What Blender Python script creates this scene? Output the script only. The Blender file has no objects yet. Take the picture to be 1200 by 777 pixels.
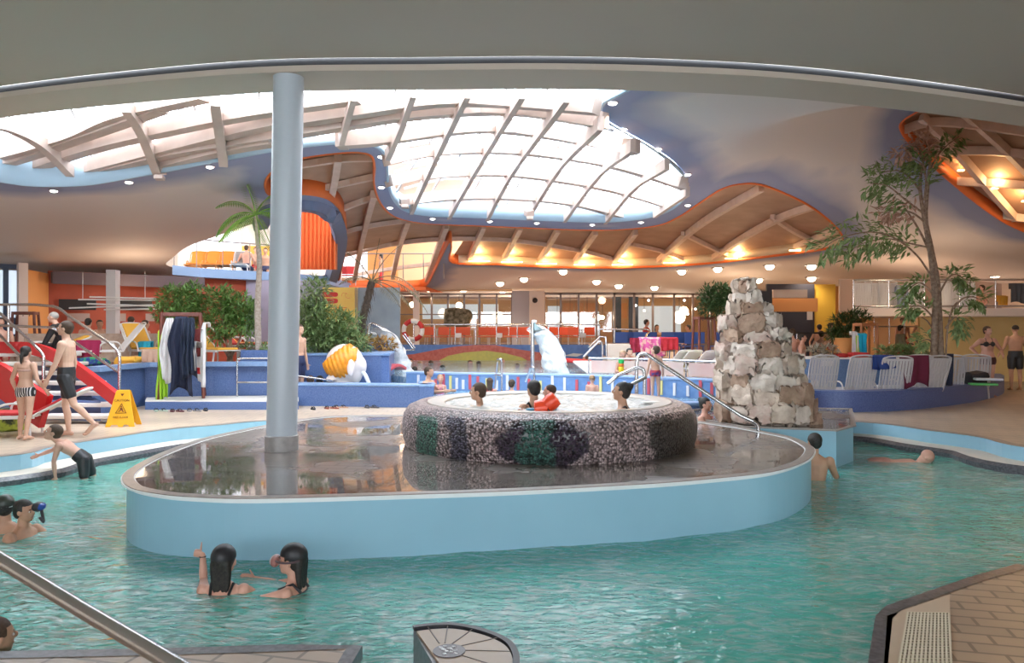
import bpy, bmesh, math, random
from mathutils import Vector, Matrix, noise
from mathutils.geometry import delaunay_2d_cdt
random.seed(7)
PI = math.pi
SC = bpy.context.scene
COL = SC.collection
F, CX, CY, CZ = 900.0, 600.0, 388.5, 1.63
V = Vector

def W(px, py, D):                       # the point seen at a pixel at a given distance into the hall
    return V(((px-CX)/F*D, D, CZ-(py-CY)/F*D))
def G(px, py, z=0.0):                   # the point of a level plane seen at a pixel
    return W(px, py, (CZ-z)*F/(py-CY))
def on_surf(px, py, fn, d0=6.0, d1=60.0):
    f = lambda D: W(px, py, D).z - fn(W(px, py, D).x, D)
    a = d0; n = 160; prev = f(a)
    for i in range(1, n+1):
        b = d0+(d1-d0)*i/n; c = f(b)
        if prev < 0 <= c:
            for _ in range(24):
                m = (a+b)/2
                if f(m) < 0: a = m
                else: b = m
            return W(px, py, b)
        a = b; prev = c
    return W(px, py, d1)

def smooth(pts, n=6, closed=False):     # catmull-rom through the points
    pts = [V(p) for p in pts]; out = []; N = len(pts)
    rng = range(N if closed else N-1)
    for i in rng:
        if closed: p0, p1, p2, p3 = pts[(i-1) % N], pts[i], pts[(i+1) % N], pts[(i+2) % N]
        else: p0, p1, p2, p3 = pts[max(i-1, 0)], pts[i], pts[i+1], pts[min(i+2, N-1)]
        for k in range(n):
            t = k/n
            out.append(0.5*((2*p1)+(p2-p0)*t+(2*p0-5*p1+4*p2-p3)*t*t+(3*p1-p0-3*p2+p3)*t**3))
    if not closed: out.append(pts[-1])
    return out
def pip(x, y, poly):
    c = False; j = len(poly)-1
    for i in range(len(poly)):
        xi, yi = poly[i][0], poly[i][1]; xj, yj = poly[j][0], poly[j][1]
        if (yi > y) != (yj > y) and x < (xj-xi)*(y-yi)/(yj-yi)+xi: c = not c
        j = i
    return c
def dist_poly(x, y, poly, closed=True):
    best = 1e9; N = len(poly)
    for i in range(N if closed else N-1):
        ax, ay = poly[i][0], poly[i][1]; b = poly[(i+1) % N]; bx, by = b[0], b[1]
        dx, dy = bx-ax, by-ay; L = dx*dx+dy*dy
        t = 0 if L == 0 else max(0, min(1, ((x-ax)*dx+(y-ay)*dy)/L))
        d = (x-ax-t*dx)**2+(y-ay-t*dy)**2
        if d < best: best = d
    return math.sqrt(best)
def lerp_tab(t, tab):
    for (a, va), (b, vb) in zip(tab, tab[1:]):
        if t <= b:
            u = max(0, (t-a)/(b-a)); u = u
            return va+(vb-va)*u
    return tab[-1][1]

# ---------------------------------------------------------------- materials
MATS = {}
def mat(name, col=(.8,.8,.8), rough=.6, metal=0, col2=None, scale=20, bump=0, bscale=None, emit=None, estr=0, spec=.5, detail=3, contrast=(.35,.65), coat=0):
    if name in MATS: return MATS[name]
    m = bpy.data.materials.new(name); m.use_nodes = True; nt = m.node_tree
    b = nt.nodes['Principled BSDF']
    b.inputs['Base Color'].default_value = (*col, 1); b.inputs['Roughness'].default_value = rough
    b.inputs['Metallic'].default_value = metal; b.inputs['Specular IOR Level'].default_value = spec
    if coat: b.inputs['Coat Weight'].default_value = coat; b.inputs['Coat Roughness'].default_value = .08
    tc = nt.nodes.new('ShaderNodeTexCoord')
    if col2 is not None:
        n = nt.nodes.new('ShaderNodeTexNoise'); n.inputs['Scale'].default_value = scale; n.inputs['Detail'].default_value = detail
        nt.links.new(tc.outputs['Object'], n.inputs['Vector'])
        r = nt.nodes.new('ShaderNodeValToRGB'); r.color_ramp.elements[0].position = contrast[0]; r.color_ramp.elements[1].position = contrast[1]
        r.color_ramp.elements[0].color = (*col, 1); r.color_ramp.elements[1].color = (*col2, 1)
        nt.links.new(n.outputs['Fac'], r.inputs['Fac']); nt.links.new(r.outputs['Color'], b.inputs['Base Color'])
    if bump:
        n2 = nt.nodes.new('ShaderNodeTexNoise'); n2.inputs['Scale'].default_value = bscale or scale; n2.inputs['Detail'].default_value = 3
        nt.links.new(tc.outputs['Object'], n2.inputs['Vector'])
        bp = nt.nodes.new('ShaderNodeBump'); bp.inputs['Strength'].default_value = bump; bp.inputs['Distance'].default_value = .02
        nt.links.new(n2.outputs['Fac'], bp.inputs['Height']); nt.links.new(bp.outputs['Normal'], b.inputs['Normal'])
    if emit: b.inputs['Emission Color'].default_value = (*emit, 1); b.inputs['Emission Strength'].default_value = estr
    MATS[name] = m; return m
def ramp(nt, fac, stops):
    r = nt.nodes.new('ShaderNodeValToRGB'); cr = r.color_ramp
    while len(cr.elements) < len(stops): cr.elements.new(.5)
    for e, (p, c) in zip(cr.elements, stops): e.position = p; e.color = (*c, 1)
    nt.links.new(fac, r.inputs['Fac']); return r.outputs['Color']
def node(nt, t, **kw):
    n = nt.nodes.new(t)
    for k, v in kw.items():
        if k in n.inputs: n.inputs[k].default_value = v
        else: setattr(n, k, v)
    return n

# ---------------------------------------------------------------- meshes
def tag(o, label=None, cat=None, group=None, kind=None):
    if label: o['label'] = label
    if cat: o['category'] = cat
    if group: o['group'] = group
    if kind: o['kind'] = kind
    return o
def thing(name, label, cat, loc=(0,0,0), rz=0, group=None):
    o = bpy.data.objects.new(name, None); COL.objects.link(o); o.empty_display_size = .1
    o.location = loc; o.rotation_euler = (0, 0, rz)
    return tag(o, label, cat, group)
def root_loc(o):
    while o.parent: o = o.parent
    return o.location.copy()
class MB:
    def __init__(s): s.v = []; s.f = []
    def add(s, vs, fs, M=None):
        k = len(s.v)
        s.v += [(M @ V(p)) if M else V(p) for p in vs]
        s.f += [tuple(i+k for i in f) for f in fs]; return s
    def box(s, c, d, rz=0, M=None, taper=1.0):
        x, y, z = d[0]/2, d[1]/2, d[2]/2; R = Matrix.Rotation(rz, 3, 'Z'); c = V(c); vs = []
        for sz in (-1, 1):
            t = taper if sz > 0 else 1
            for sx, sy in ((-1,-1),(1,-1),(1,1),(-1,1)): vs.append(c+R @ V((sx*x*t, sy*y*t, sz*z)))
        return s.add(vs, [(3,2,1,0),(4,5,6,7),(0,1,5,4),(1,2,6,5),(2,3,7,6),(3,0,4,7)], M)
    def tube(s, pts, r, n=8, closed=False, cap=True):
        pts = [V(p) for p in pts]; N = len(pts); rs = r if isinstance(r, (list, tuple)) else [r]*N
        k0 = len(s.v); up = None; rings = []
        for i, p in enumerate(pts):
            a = pts[(i-1) % N] if (closed or i > 0) else p; b = pts[(i+1) % N] if (closed or i < N-1) else p
            d = (b-a)
            if d.length < 1e-9: d = V((0,0,1))
            d.normalize()
            if up is None:
                up = V((0,0,1)) if abs(d.z) < .9 else V((1,0,0))
            x = d.cross(up)
            if x.length < 1e-4: x = d.cross(V((1,0,.3)))
            x.normalize(); up = x.cross(d).normalized()
            for j in range(n):
                t = 2*PI*j/n; s.v.append(p+x*(math.cos(t)*rs[i])+up*(math.sin(t)*rs[i]))
        for i in range(N if closed else N-1):
            for j in range(n):
                a = k0+i*n+j; b = k0+i*n+(j+1) % n; c = k0+((i+1) % N)*n+(j+1) % n; d = k0+((i+1) % N)*n+j
                s.f.append((a, b, c, d))
        if cap and not closed:
            s.f.append(tuple(k0+j for j in range(n))[::-1]); s.f.append(tuple(k0+(N-1)*n+j for j in range(n)))
        return s
    def lathe(s, prof, c=(0,0,0), n=24, sx=1, sy=1, cap=True):
        k0 = len(s.v); c = V(c)
        for r, z in prof:
            for j in range(n):
                t = 2*PI*j/n; s.v.append(c+V((r*sx*math.cos(t), r*sy*math.sin(t), z)))
        for i in range(len(prof)-1):
            for j in range(n):
                s.f.append((k0+i*n+j, k0+i*n+(j+1) % n, k0+(i+1)*n+(j+1) % n, k0+(i+1)*n+j))
        if cap:
            s.f.append(tuple(k0+j for j in range(n))[::-1]); s.f.append(tuple(k0+(len(prof)-1)*n+j for j in range(n)))
        return s
    def ell(s, c, r, n=12, m=8, M=None):
        vs = []; fs = []; c = V(c); r = (r, r, r) if isinstance(r, (int, float)) else r
        for i in range(1, m):
            a = PI*i/m
            for j in range(n):
                t = 2*PI*j/n; p = V((r[0]*math.sin(a)*math.cos(t), r[1]*math.sin(a)*math.sin(t), r[2]*math.cos(a)))
                vs.append(c+((M @ p) if M else p))
        vs.append(c+((M @ V((0,0,r[2]))) if M else V((0,0,r[2])))); vs.append(c+((M @ V((0,0,-r[2]))) if M else V((0,0,-r[2]))))
        T, B = (m-1)*n, (m-1)*n+1
        for i in range(m-2):
            for j in range(n): fs.append((i*n+j, (i+1)*n+j, (i+1)*n+(j+1) % n, i*n+(j+1) % n))
        for j in range(n): fs.append((T, j, (j+1) % n)); fs.append((B, (m-2)*n+(j+1) % n, (m-2)*n+j))
        return s.add(vs, fs)
    def prism(s, poly, z0, z1):          # z0, z1 numbers or functions; closed polygon in plan
        n = len(poly); k = len(s.v); g = lambda z, p: z(p[0], p[1]) if callable(z) else z
        for p in poly: s.v.append(V((p[0], p[1], g(z0, p))))
        for p in poly: s.v.append(V((p[0], p[1], g(z1, p))))
        s.f.append(tuple(k+i for i in range(n))[::-1]); s.f.append(tuple(k+n+i for i in range(n)))
        for i in range(n): j = (i+1) % n; s.f.append((k+i, k+j, k+n+j, k+n+i))
        return s
    def strip(s, A, B, closed=False):    # ruled surface between two polylines
        k = len(s.v); n = len(A); s.v += [V(p) for p in A]+[V(p) for p in B]
        for i in range(n if closed else n-1):
            j = (i+1) % n; s.f.append((k+i, k+j, k+n+j, k+n+i))
        return s
    def band(s, pts, w, t, up=None, closed=False):   # rectangular bar swept along pts: w wide, t deep
        pts = [V(p) for p in pts]; N = len(pts); k = len(s.v)
        for i, p in enumerate(pts):
            a = pts[i-1] if (i or closed) else p; b = pts[(i+1) % N] if (closed or i < N-1) else p
            d = (b-a).normalized(); u = V(up) if up else V((0,0,1)); x = d.cross(u).normalized(); u = x.cross(d).normalized()
            for q in ((-1,-1),(1,-1),(1,1),(-1,1)): s.v.append(p+x*(q[0]*w/2)+u*(q[1]*t/2))
        for i in range(N if closed else N-1):
            for j in range(4):
                s.f.append((k+i*4+j, k+i*4+(j+1) % 4, k+((i+1) % N)*4+(j+1) % 4, k+((i+1) % N)*4+j))
        if not closed: s.f.append((k+3,k+2,k+1,k)); e = k+(N-1)*4; s.f.append((e,e+1,e+2,e+3))
        return s
    def mesh(s, name):
        me = bpy.data.meshes.new(name); me.from_pydata([tuple(p) for p in s.v], [], s.f); me.update(); return me
    def build(s, name, m=None, parent=None, local=False, smooth=False, label=None, bevel=0, fixn=True):
        if parent is not None and not local:
            o0 = root_loc(parent); s.v = [V(p)-o0 for p in s.v]
        me = s.mesh(name)
        if fixn:
            bm = bmesh.new(); bm.from_mesh(me); bmesh.ops.recalc_face_normals(bm, faces=bm.faces); bm.to_mesh(me); bm.free()
        if m: me.materials.append(m)
        if smooth:
            me.polygons.foreach_set('use_smooth', [True]*len(me.polygons))
            try: me.set_sharp_from_angle(angle=math.radians(50))
            except Exception: pass
        o = bpy.data.objects.new(name, me); COL.objects.link(o)
        if parent is not None: o.parent = parent
        if label: o['label'] = label
        if bevel:
            b = o.modifiers.new('b', 'BEVEL'); b.width = bevel; b.segments = 2; b.limit_method = 'ANGLE'
        return o
def bake(o):                              # turn modifiers into plain mesh
    dg = bpy.context.evaluated_depsgraph_get(); dg.update()
    me = bpy.data.meshes.new_from_object(o.evaluated_get(dg)); o.modifiers.clear(); o.data = me; return o
def single(mb, name, m, label, cat, group=None, **kw):
    # a one-mesh thing whose origin sits at its base
    n = len(mb.v); c = sum(mb.v, V())/n; z = min(p.z for p in mb.v); c = V((c.x, c.y, z))
    mb.v = [p-c for p in mb.v]; o = mb.build(name, m, **kw); o.location = c
    return tag(o, label, cat, group)
def struct(o, label=None):
    o['kind'] = 'structure'
    if label: o['label'] = label
    return o
def copy_tree(o, parent=None):
    c = o.copy(); COL.objects.link(c)
    if parent is not None: c.parent = parent
    for ch in list(o.children): copy_tree(ch, c)
    return c
def region(polys_in, polys_out, zfn, step=0.5, extra=None, keep=None):
    """triangulated plan region: inside every polygon of polys_in, outside polys_out, lifted by zfn"""
    vs = []; es = []
    for poly in polys_in+polys_out:
        k = len(vs); n = len(poly)
        vs += [V((p[0], p[1])) for p in poly]; es += [(k+i, k+(i+1) % n) for i in range(n)]
    P = polys_in[0]
    x0, x1 = min(p[0] for p in P), max(p[0] for p in P); y0, y1 = min(p[1] for p in P), max(p[1] for p in P)
    i = 0; y = y0+step*.5
    while y < y1:
        x = x0+step*(.5 if i % 2 else .25)
        while x < x1:
            if all(pip(x, y, q) for q in polys_in) and not any(pip(x, y, q) for q in polys_out): vs.append(V((x, y)))
            x += step
        y += step*.87; i += 1
    ov, oe, of, _, _, _ = delaunay_2d_cdt(vs, es, [], 0, 1e-5)
    mb = MB(); mb.v = [V((p.x, p.y, zfn(p.x, p.y))) for p in ov]
    for f in of:
        cx = sum(ov[i].x for i in f)/3; cy = sum(ov[i].y for i in f)/3
        if all(pip(cx, cy, q) for q in polys_in) and not any(pip(cx, cy, q) for q in polys_out) and (keep is None or keep(cx, cy)): mb.f.append(tuple(f))
    used = sorted({i for f in mb.f for i in f}); mp = {a: b for b, a in enumerate(used)}
    mb.v = [mb.v[i] for i in used]; mb.f = [tuple(mp[i] for i in f) for f in mb.f]
    return mb
# ---------------------------------------------------------------- setting materials
def mat_tiles(name, c1, c2, mortar, sx, sy, rough=.45, wet=None, rot=0, msize=.012):
    m = bpy.data.materials.new(name); m.use_nodes = True; nt = m.node_tree; b = nt.nodes['Principled BSDF']
    tc = node(nt, 'ShaderNodeTexCoord'); mp = node(nt, 'ShaderNodeMapping'); mp.inputs['Rotation'].default_value = (0, 0, rot)
    nt.links.new(tc.outputs['Object'], mp.inputs['Vector'])
    br = node(nt, 'ShaderNodeTexBrick'); br.inputs['Color1'].default_value = (*c1, 1); br.inputs['Color2'].default_value = (*c2, 1); br.inputs['Mortar'].default_value = (*mortar, 1)
    br.inputs['Scale'].default_value = 1; br.inputs['Brick Width'].default_value = sx; br.inputs['Row Height'].default_value = sy; br.inputs['Mortar Size'].default_value = msize
    nt.links.new(mp.outputs['Vector'], br.inputs['Vector'])
    nz = node(nt, 'ShaderNodeTexNoise'); nz.inputs['Scale'].default_value = 1.1; nz.inputs['Detail'].default_value = 5
    nt.links.new(tc.outputs['Object'], nz.inputs['Vector'])
    mx = node(nt, 'ShaderNodeMixRGB'); mx.blend_type = 'MULTIPLY'; mx.inputs['Fac'].default_value = .5
    nt.links.new(br.outputs['Color'], mx.inputs['Color1'])
    nt.links.new(ramp(nt, nz.outputs['Fac'], [(.35, (.7,.7,.72)), (.65, (1.1,1.1,1.08))]), mx.inputs['Color2'])
    nt.links.new(mx.outputs['Color'], b.inputs['Base Color'])
    b.inputs['Roughness'].default_value = rough
    if wet:
        w = node(nt, 'ShaderNodeTexNoise'); w.inputs['Scale'].default_value = wet[0]; w.inputs['Detail'].default_value = 4
        nt.links.new(tc.outputs['Object'], w.inputs['Vector'])
        mr = node(nt, 'ShaderNodeMapRange'); mr.inputs['From Min'].default_value = wet[1]; mr.inputs['From Max'].default_value = wet[2]
        mr.inputs['To Min'].default_value = rough; mr.inputs['To Max'].default_value = .03
        nt.links.new(w.outputs['Fac'], mr.inputs['Value']); nt.links.new(mr.outputs['Result'], b.inputs['Roughness'])
    bp = node(nt, 'ShaderNodeBump'); bp.inputs['Strength'].default_value = .12; bp.inputs['Distance'].default_value = .01
    nt.links.new(br.outputs['Fac'], bp.inputs['Height']); bp.invert = True; nt.links.new(bp.outputs['Normal'], b.inputs['Normal'])
    return m
M_deck = mat_tiles('deck_tiles', (.56,.44,.33), (.52,.41,.31), (.4,.31,.24), .3, .3, .38)
M_near = mat_tiles('near_deck_tiles', (.42,.31,.22), (.36,.27,.195), (.2,.15,.11), .3, .15, .35, rot=.25)
M_isl = mat_tiles('island_pavers', (.2,.17,.15), (.17,.145,.13), (.08,.07,.065), .32, .16, .3, wet=(.9,.42,.56), rot=.15)
M_dark = mat('dark_edge_tile', (.05,.05,.06), .3, col2=(.12,.12,.13), scale=30)
M_ledge = mat('cream_gutter', (.75,.66,.55), .4, col2=(.68,.6,.5), scale=3)
M_pale = mat('pale_blue_liner', (.27,.48,.60), .35, col2=(.29,.51,.63), scale=1.2)
M_lip = mat('white_lip', (.85,.88,.88), .35)
M_mosaic = mat('blue_mosaic', (.055,.11,.28), .45, col2=(.13,.20,.40), scale=55, detail=2, contrast=(.3,.7))
M_mosaic_l = mat('light_blue_coping', (.17,.29,.52), .4, col2=(.24,.36,.58), scale=40)
M_white = mat('white_plaster', (.78,.75,.72), .7)
M_orange = mat('orange_plaster', (.75,.16,.03), .6, col2=(.68,.14,.03), scale=2)
M_steel = mat('stainless_steel', (.62,.62,.64), .22, metal=1)
M_wood_lam = mat('laminated_timber', (.74,.55,.45), .55, col2=(.66,.48,.38), scale=4)
M_white_beam = mat('pale_timber', (.56,.44,.38), .55, col2=(.50,.39,.34), scale=3)
M_redwall = mat('terracotta_wall', (.42,.07,.03), .6, col2=(.36,.06,.025), scale=3)
M_ow = mat('apricot_wall', (.78,.36,.12), .6)
M_yellow = mat('yellow_wall', (.82,.62,.28), .6, col2=(.78,.58,.25), scale=1.5)
M_black = mat('black_matte', (.015,.015,.018), .5)

# ---------------------------------------------------------------- hall outline and ceiling shell
PERIM = smooth([(p[0], p[1], 0) for p in [(-18,-5),(-18.5,8),(-17.5,18),(-14.5,25),(-9.5,30),(-6.5,36),(0,38),(8,38),(13,36),(17,29),(18.5,20),(18.5,8),(18,-5),(0,-6.5)]], 6, True)
PERIM = [(p.x, p.y) for p in PERIM]
C0 = (0.0, 6.0)
RT = []
for k in range(361):
    a = 2*PI*k/360; dx, dy = math.cos(a), math.sin(a); best = 99
    for i in range(len(PERIM)):
        ax, ay = PERIM[i]; bx, by = PERIM[(i+1) % len(PERIM)]; ax -= C0[0]; bx -= C0[0]; ay -= C0[1]; by -= C0[1]
        ex, ey = bx-ax, by-ay; den = dx*ey-dy*ex
        if abs(den) < 1e-9: continue
        t = (ax*ey-ay*ex)/den; u = (ax*dy-ay*dx)/den
        if t > 0 and -1e-6 <= u <= 1+1e-6: best = min(best, t)
    RT.append(best)
def R_of(x, y):
    a = math.degrees(math.atan2(y-C0[1], x-C0[0])) % 360; i = int(a); f = a-i
    return RT[i]*(1-f)+RT[min(i+1, 360)]*f
PROF = [(0,5.4),(.1,5.38),(.2,5.32),(.3,5.2),(.4,5.04),(.5,4.83),(.6,4.58),(.7,4.3),(.8,3.98),(.9,3.64),(1,3.33),(1.3,3.2)]
def H(x, y):
    s = math.hypot(x-C0[0], y-C0[1])/R_of(x, y)
    return lerp_tab(s, PROF)+2.6*math.exp(-((x-9.5)/3.8)**2-((y-16.5)/3.2)**2)
def ringY(x):                              # inner edge of the near ring beam
    return lerp_tab(x, [(-19,15.5),(-12,12.9),(-9,11.6),(-7.2,10.85),(-5,10.15),(-2.9,9.68),(0,9.55),(1.5,9.6),(3.3,9.87),(5.4,10.5),(7.5,11.3),(10,12.5),(13,14.2),(19,18)])
RING = smooth([(x, ringY(x), 0) for x in (-19,-15,-12,-9,-7.2,-5,-2.9,-1,0.5,2,3.5,5.4,7.5,10,13,16,19)], 6)
def shell_poly(pts, n=5, closed=True):
    return [(p.x, p.y) for p in (on_surf(q.x, q.y, H) for q in smooth([(a, b, 0) for a, b in pts], n, closed))]
SKY_PX = [(-160,186),(-60,204),(0,212),(40,217),(100,216),(150,208),(200,199),(250,189),(320,176),(355,171),(396,167),(425,167),(442,172),(452,182),(454,200),(455,216),(461,233),(474,246),(500,252),(550,254),(600,256),(675,259),(725,259),(770,252),(797,238),(805,222),(802,205),(788,188),(760,169),(735,155),(708,138),(704,126),(709,115),(728,104),(745,90),(735,60),(600,40),(300,40),(0,70),(-160,100)]
V1_PX = [(530,308),(580,310),(640,313),(700,314),(760,313),(830,309),(900,301),(962,293),(984,287),(987,276),(976,262),(955,245),(930,231),(895,217),(870,215),(846,221),(822,236),(795,254),(770,264),(725,269),(675,269),(600,266),(550,264),(500,262),(468,256),(452,246),(442,230),(438,212),(439,196),(436,184),(425,179),(400,179),(355,185),(330,193),(314,207),(311,220),(319,230),(340,228),(362,228),(384,233),(398,245),(404,262),(405,290),(399,322),(398,337),(440,338),(480,338),(499,335),(509,318),(519,297),(527,283),(529,291)]
V0_PX = [(198,312),(204,301),(220,289),(250,278),(285,266),(320,254),(338,245),(356,243),(374,246),(386,256),(391,274),(389,298),(382,322),(340,322),(260,318)]
V2_PX = [(1055,150),(1059,141),(1073,132),(1095,118),(1150,90),(1260,70),(1400,80),(1440,160),(1400,240),(1300,272),(1225,276),(1188,266),(1150,242),(1105,205),(1068,170)]
SKY = shell_poly(SKY_PX); V1 = shell_poly(V1_PX); V0 = shell_poly(V0_PX); V2 = shell_poly(V2_PX)
HALL = [(p.x, p.y) for p in RING]+[q for q in PERIM if q[1] > ringY(q[0])+.3]
# order: ring from left to right, then the perimeter anticlockwise from right to left
_per = [q for q in PERIM if q[1] > ringY(q[0])+.3]; _per.sort(key=lambda q: math.atan2(q[1]-8, q[0]))
HALL = [(p.x, p.y) for p in RING if abs(p.x) < 18.4]+_per
sh = region([HALL], [SKY, V1, V0, V2], H, .6)
# painted clouds of slate blue that hug every opening
me_poly = [SKY, V1, V2, V0]
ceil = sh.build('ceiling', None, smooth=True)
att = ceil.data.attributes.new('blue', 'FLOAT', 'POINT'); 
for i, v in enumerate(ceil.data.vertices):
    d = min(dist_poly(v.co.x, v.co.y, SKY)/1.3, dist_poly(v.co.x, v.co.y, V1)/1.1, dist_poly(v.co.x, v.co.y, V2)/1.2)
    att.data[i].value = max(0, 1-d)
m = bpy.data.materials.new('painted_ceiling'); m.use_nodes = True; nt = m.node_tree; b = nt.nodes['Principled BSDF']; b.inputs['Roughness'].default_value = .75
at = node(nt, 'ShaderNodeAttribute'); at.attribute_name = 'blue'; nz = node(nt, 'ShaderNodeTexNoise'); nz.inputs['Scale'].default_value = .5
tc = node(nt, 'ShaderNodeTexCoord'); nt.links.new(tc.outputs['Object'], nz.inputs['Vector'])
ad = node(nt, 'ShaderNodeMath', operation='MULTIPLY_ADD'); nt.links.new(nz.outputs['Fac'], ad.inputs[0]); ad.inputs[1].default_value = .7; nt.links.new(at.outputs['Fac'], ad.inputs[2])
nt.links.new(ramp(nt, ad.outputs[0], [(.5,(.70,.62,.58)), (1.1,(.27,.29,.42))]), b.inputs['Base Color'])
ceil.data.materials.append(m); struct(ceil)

def dome(x, y): return 5.2+1.35*(1-math.exp(-dist_poly(x, y, SKY)/3.2)) if pip(x, y, SKY) else 5.2
def inring(x, y): return y > ringY(x)-.02
# fascias round the openings
def fascia(poly, zlo, zhi, m, name, t=.05, keep=None):
    mb = MB(); n = len(poly)
    for i in range(n):
        a, b2 = poly[i], poly[(i+1) % n]
        if keep and not keep(a): continue
        if not (inring(*a) and inring(*b2)): continue
        mb.strip([(a[0],a[1],zlo(*a)),(b2[0],b2[1],zlo(*b2))], [(a[0],a[1],zhi(*a)),(b2[0],b2[1],zhi(*b2))])
    bm_o = mb.build(name, m, fixn=False, smooth=True)
    bm = bmesh.new(); bm.from_mesh(bm_o.data); bmesh.ops.remove_doubles(bm, verts=bm.verts, dist=.001); bm.to_mesh(bm_o.data); bm.free()
    sd = bm_o.modifiers.new('t', 'SOLIDIFY'); sd.thickness = t; sd.offset = 0
    return struct(bm_o)
M_fas = mat('sky_blue_fascia', (.36,.50,.62), .5)
fascia(SKY, lambda x, y: H(x, y)-.03, lambda x, y: 5.25, M_fas, 'trim_1')
glass = region([SKY, HALL], [], dome, .5)
mg = bpy.data.materials.new('frosted_roof_glass'); mg.use_nodes = True; nt = mg.node_tree; nt.nodes.remove(nt.nodes['Principled BSDF'])
out = nt.nodes['Material Output']; tr = node(nt, 'ShaderNodeBsdfTransparent'); tr.inputs['Color'].default_value = (.93,.95,.97,1)
gl = node(nt, 'ShaderNodeBsdfGlossy'); gl.inputs['Roughness'].default_value = .2; mx = node(nt, 'ShaderNodeMixShader'); mx.inputs['Fac'].default_value = .06
nt.links.new(tr.outputs[0], mx.inputs[1]); nt.links.new(gl.outputs[0], mx.inputs[2]); nt.links.new(mx.outputs[0], out.inputs['Surface'])
win = glass.build('window_1', mg, smooth=True); struct(win)
# arcs of the lattice, laid on the dome
def arc_on(fn, pts, off, n=8):
    return [p+V((0,0,off)) for p in (on_surf(q.x, q.y, fn) for q in smooth([(a,b,0) for a,b in pts], n))]
domeoff = lambda o: (lambda x, y: dome(x, y)+o)
LA = [ [(395,155),(455,150),(540,139),(600,140),(682,152),(745,163)], [(452,177),(515,166),(600,166),(712,181),(802,208)], [(455,204),(508,195),(600,194),(705,210),(785,232)],
       [(461,229),(535,222),(600,222),(675,230),(748,250)], [(92,190),(300,135),(357,127),(410,119),(530,104),(700,112)],
       [(60,203),(185,170),(300,150),(400,133),(480,121),(590,115),(680,125),(706,132)], [(0,199),(100,163),(210,136),(300,118),(420,100)], [(0,170),(80,148),(140,122),(240,98)], [(172,186),(260,163),(320,152)], [(-60,182),(10,176),(100,145),(190,112)] ]
LB = [ [(400,158),(414,104)], [(454,176),(470,140),(484,100)], [(482,243),(512,175),(548,100)], [(526,249),(565,180),(612,100)], [(571,251),(601,195),(664,104)], [(619,248),(660,185),(704,137)],
       [(661,253),(705,195),(742,164)], [(709,255),(745,212),(782,186)], [(767,247),(806,219)], [(-30,133),(10,141),(50,163),(95,209)], [(148,118),(165,145),(185,196)], [(252,110),(257,145),(262,184)] ]
mb = MB()
for a in LA: mb.band(arc_on(dome, a, -.16), .26, .26)
struct(mb.build('ceiling_beam', M_white_beam, fixn=True, smooth=False), 'pale timber arcs running along under the roof glass')
mb = MB()
for i, a in enumerate(LB): mb.band(arc_on(domeoff(-.22), a, -.1), .10 if i < 9 else .16, .22)
struct(mb.build('ceiling_beam', M_white_beam), 'pale timber arcs crossing under the roof glass')
mb = MB()                                  # thin mullions of the roof glazing
M_mull = mat('grey_mullion', (.55,.55,.58), .5)
for k in range(-30, 34):
    for (dx, dy) in ((1.0, .42), (-.32, 1.0)):
        sgm = []; bx, by = (k*.95*(-.42), 14+k*.95) if dx == 1.0 else (k*1.15, 14)
        for j in range(-60, 61):
            x, y = bx+dx*j*.35, by+dy*j*.35
            if pip(x, y, SKY) and inring(x, y): sgm.append(V((x, y, dome(x, y)-.02)))
            else:
                if len(sgm) > 2: mb.band(sgm, .035, .05)
                sgm = []
        if len(sgm) > 2: mb.band(sgm, .035, .05)
mb.build('mullion', M_mull, win)
# ribbed timber vaults over the other openings
def vault(poly, lift, rise): return lambda x, y: H(x, y)+lift+(rise*(1-math.exp(-dist_poly(x, y, poly)/1.6)) if pip(x, y, poly) else 0)
v1 = vault(V1, .34, .35); v2 = vault(V2, .3, .5)
GAL = [(372,350),(372,300),(400,297),(468,284),(516,279),(545,279),(531,300),(520,350)]
galW = [(p.x, p.y) for p in (on_surf(a, b, v1) for a, b in GAL)]
M_vault = mat('brown_timber_vault', (.50,.30,.20), .6, col2=(.42,.25,.16), scale=1.6)
struct(region([V1], [galW], v1, .5).build('ceiling', M_vault, smooth=True), 'brown timber vault behind the skylight')
struct(region([V2], [], v2, .5).build('ceiling', M_vault, smooth=True), 'brown timber vault at the right')
rightlip = lambda a: CX+F*a[0]/a[1] > 531
fascia(V1, lambda x, y: H(x, y)-.02, lambda x, y: v1(x, y)+.02, M_orange, 'trim_2', keep=lambda a: not rightlip(a))
fascia(V1, lambda x, y: H(x, y)-.03, lambda x, y: H(x, y)+.05, M_orange, 'trim_2', keep=rightlip)
fascia(V1, lambda x, y: H(x, y)+.05, lambda x, y: v1(x, y)+.02, mat('cove_cream', (.70,.55,.38), .6), 'trim_2', keep=rightlip)
fascia(V2, lambda x, y: H(x, y)-.02, lambda x, y: v2(x, y)+.02, M_orange, 'trim_3')
R1 = [[(546,308),(567,260)],[(585,310),(610,262)],[(627,311),(654,265)],[(668,311),(698,268)],[(713,311),(745,268)],[(763,310),(800,275),(836,248),(892,215)],[(822,308),(870,275),(916,250),(955,236)],[(900,303),(940,282),(980,266)],
      [(396,178),(392,205),(385,238)],[(438,222),(425,274),(415,326)],[(478,254),(468,285),(460,322)],[(523,260),(512,290),(500,325)]]
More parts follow.
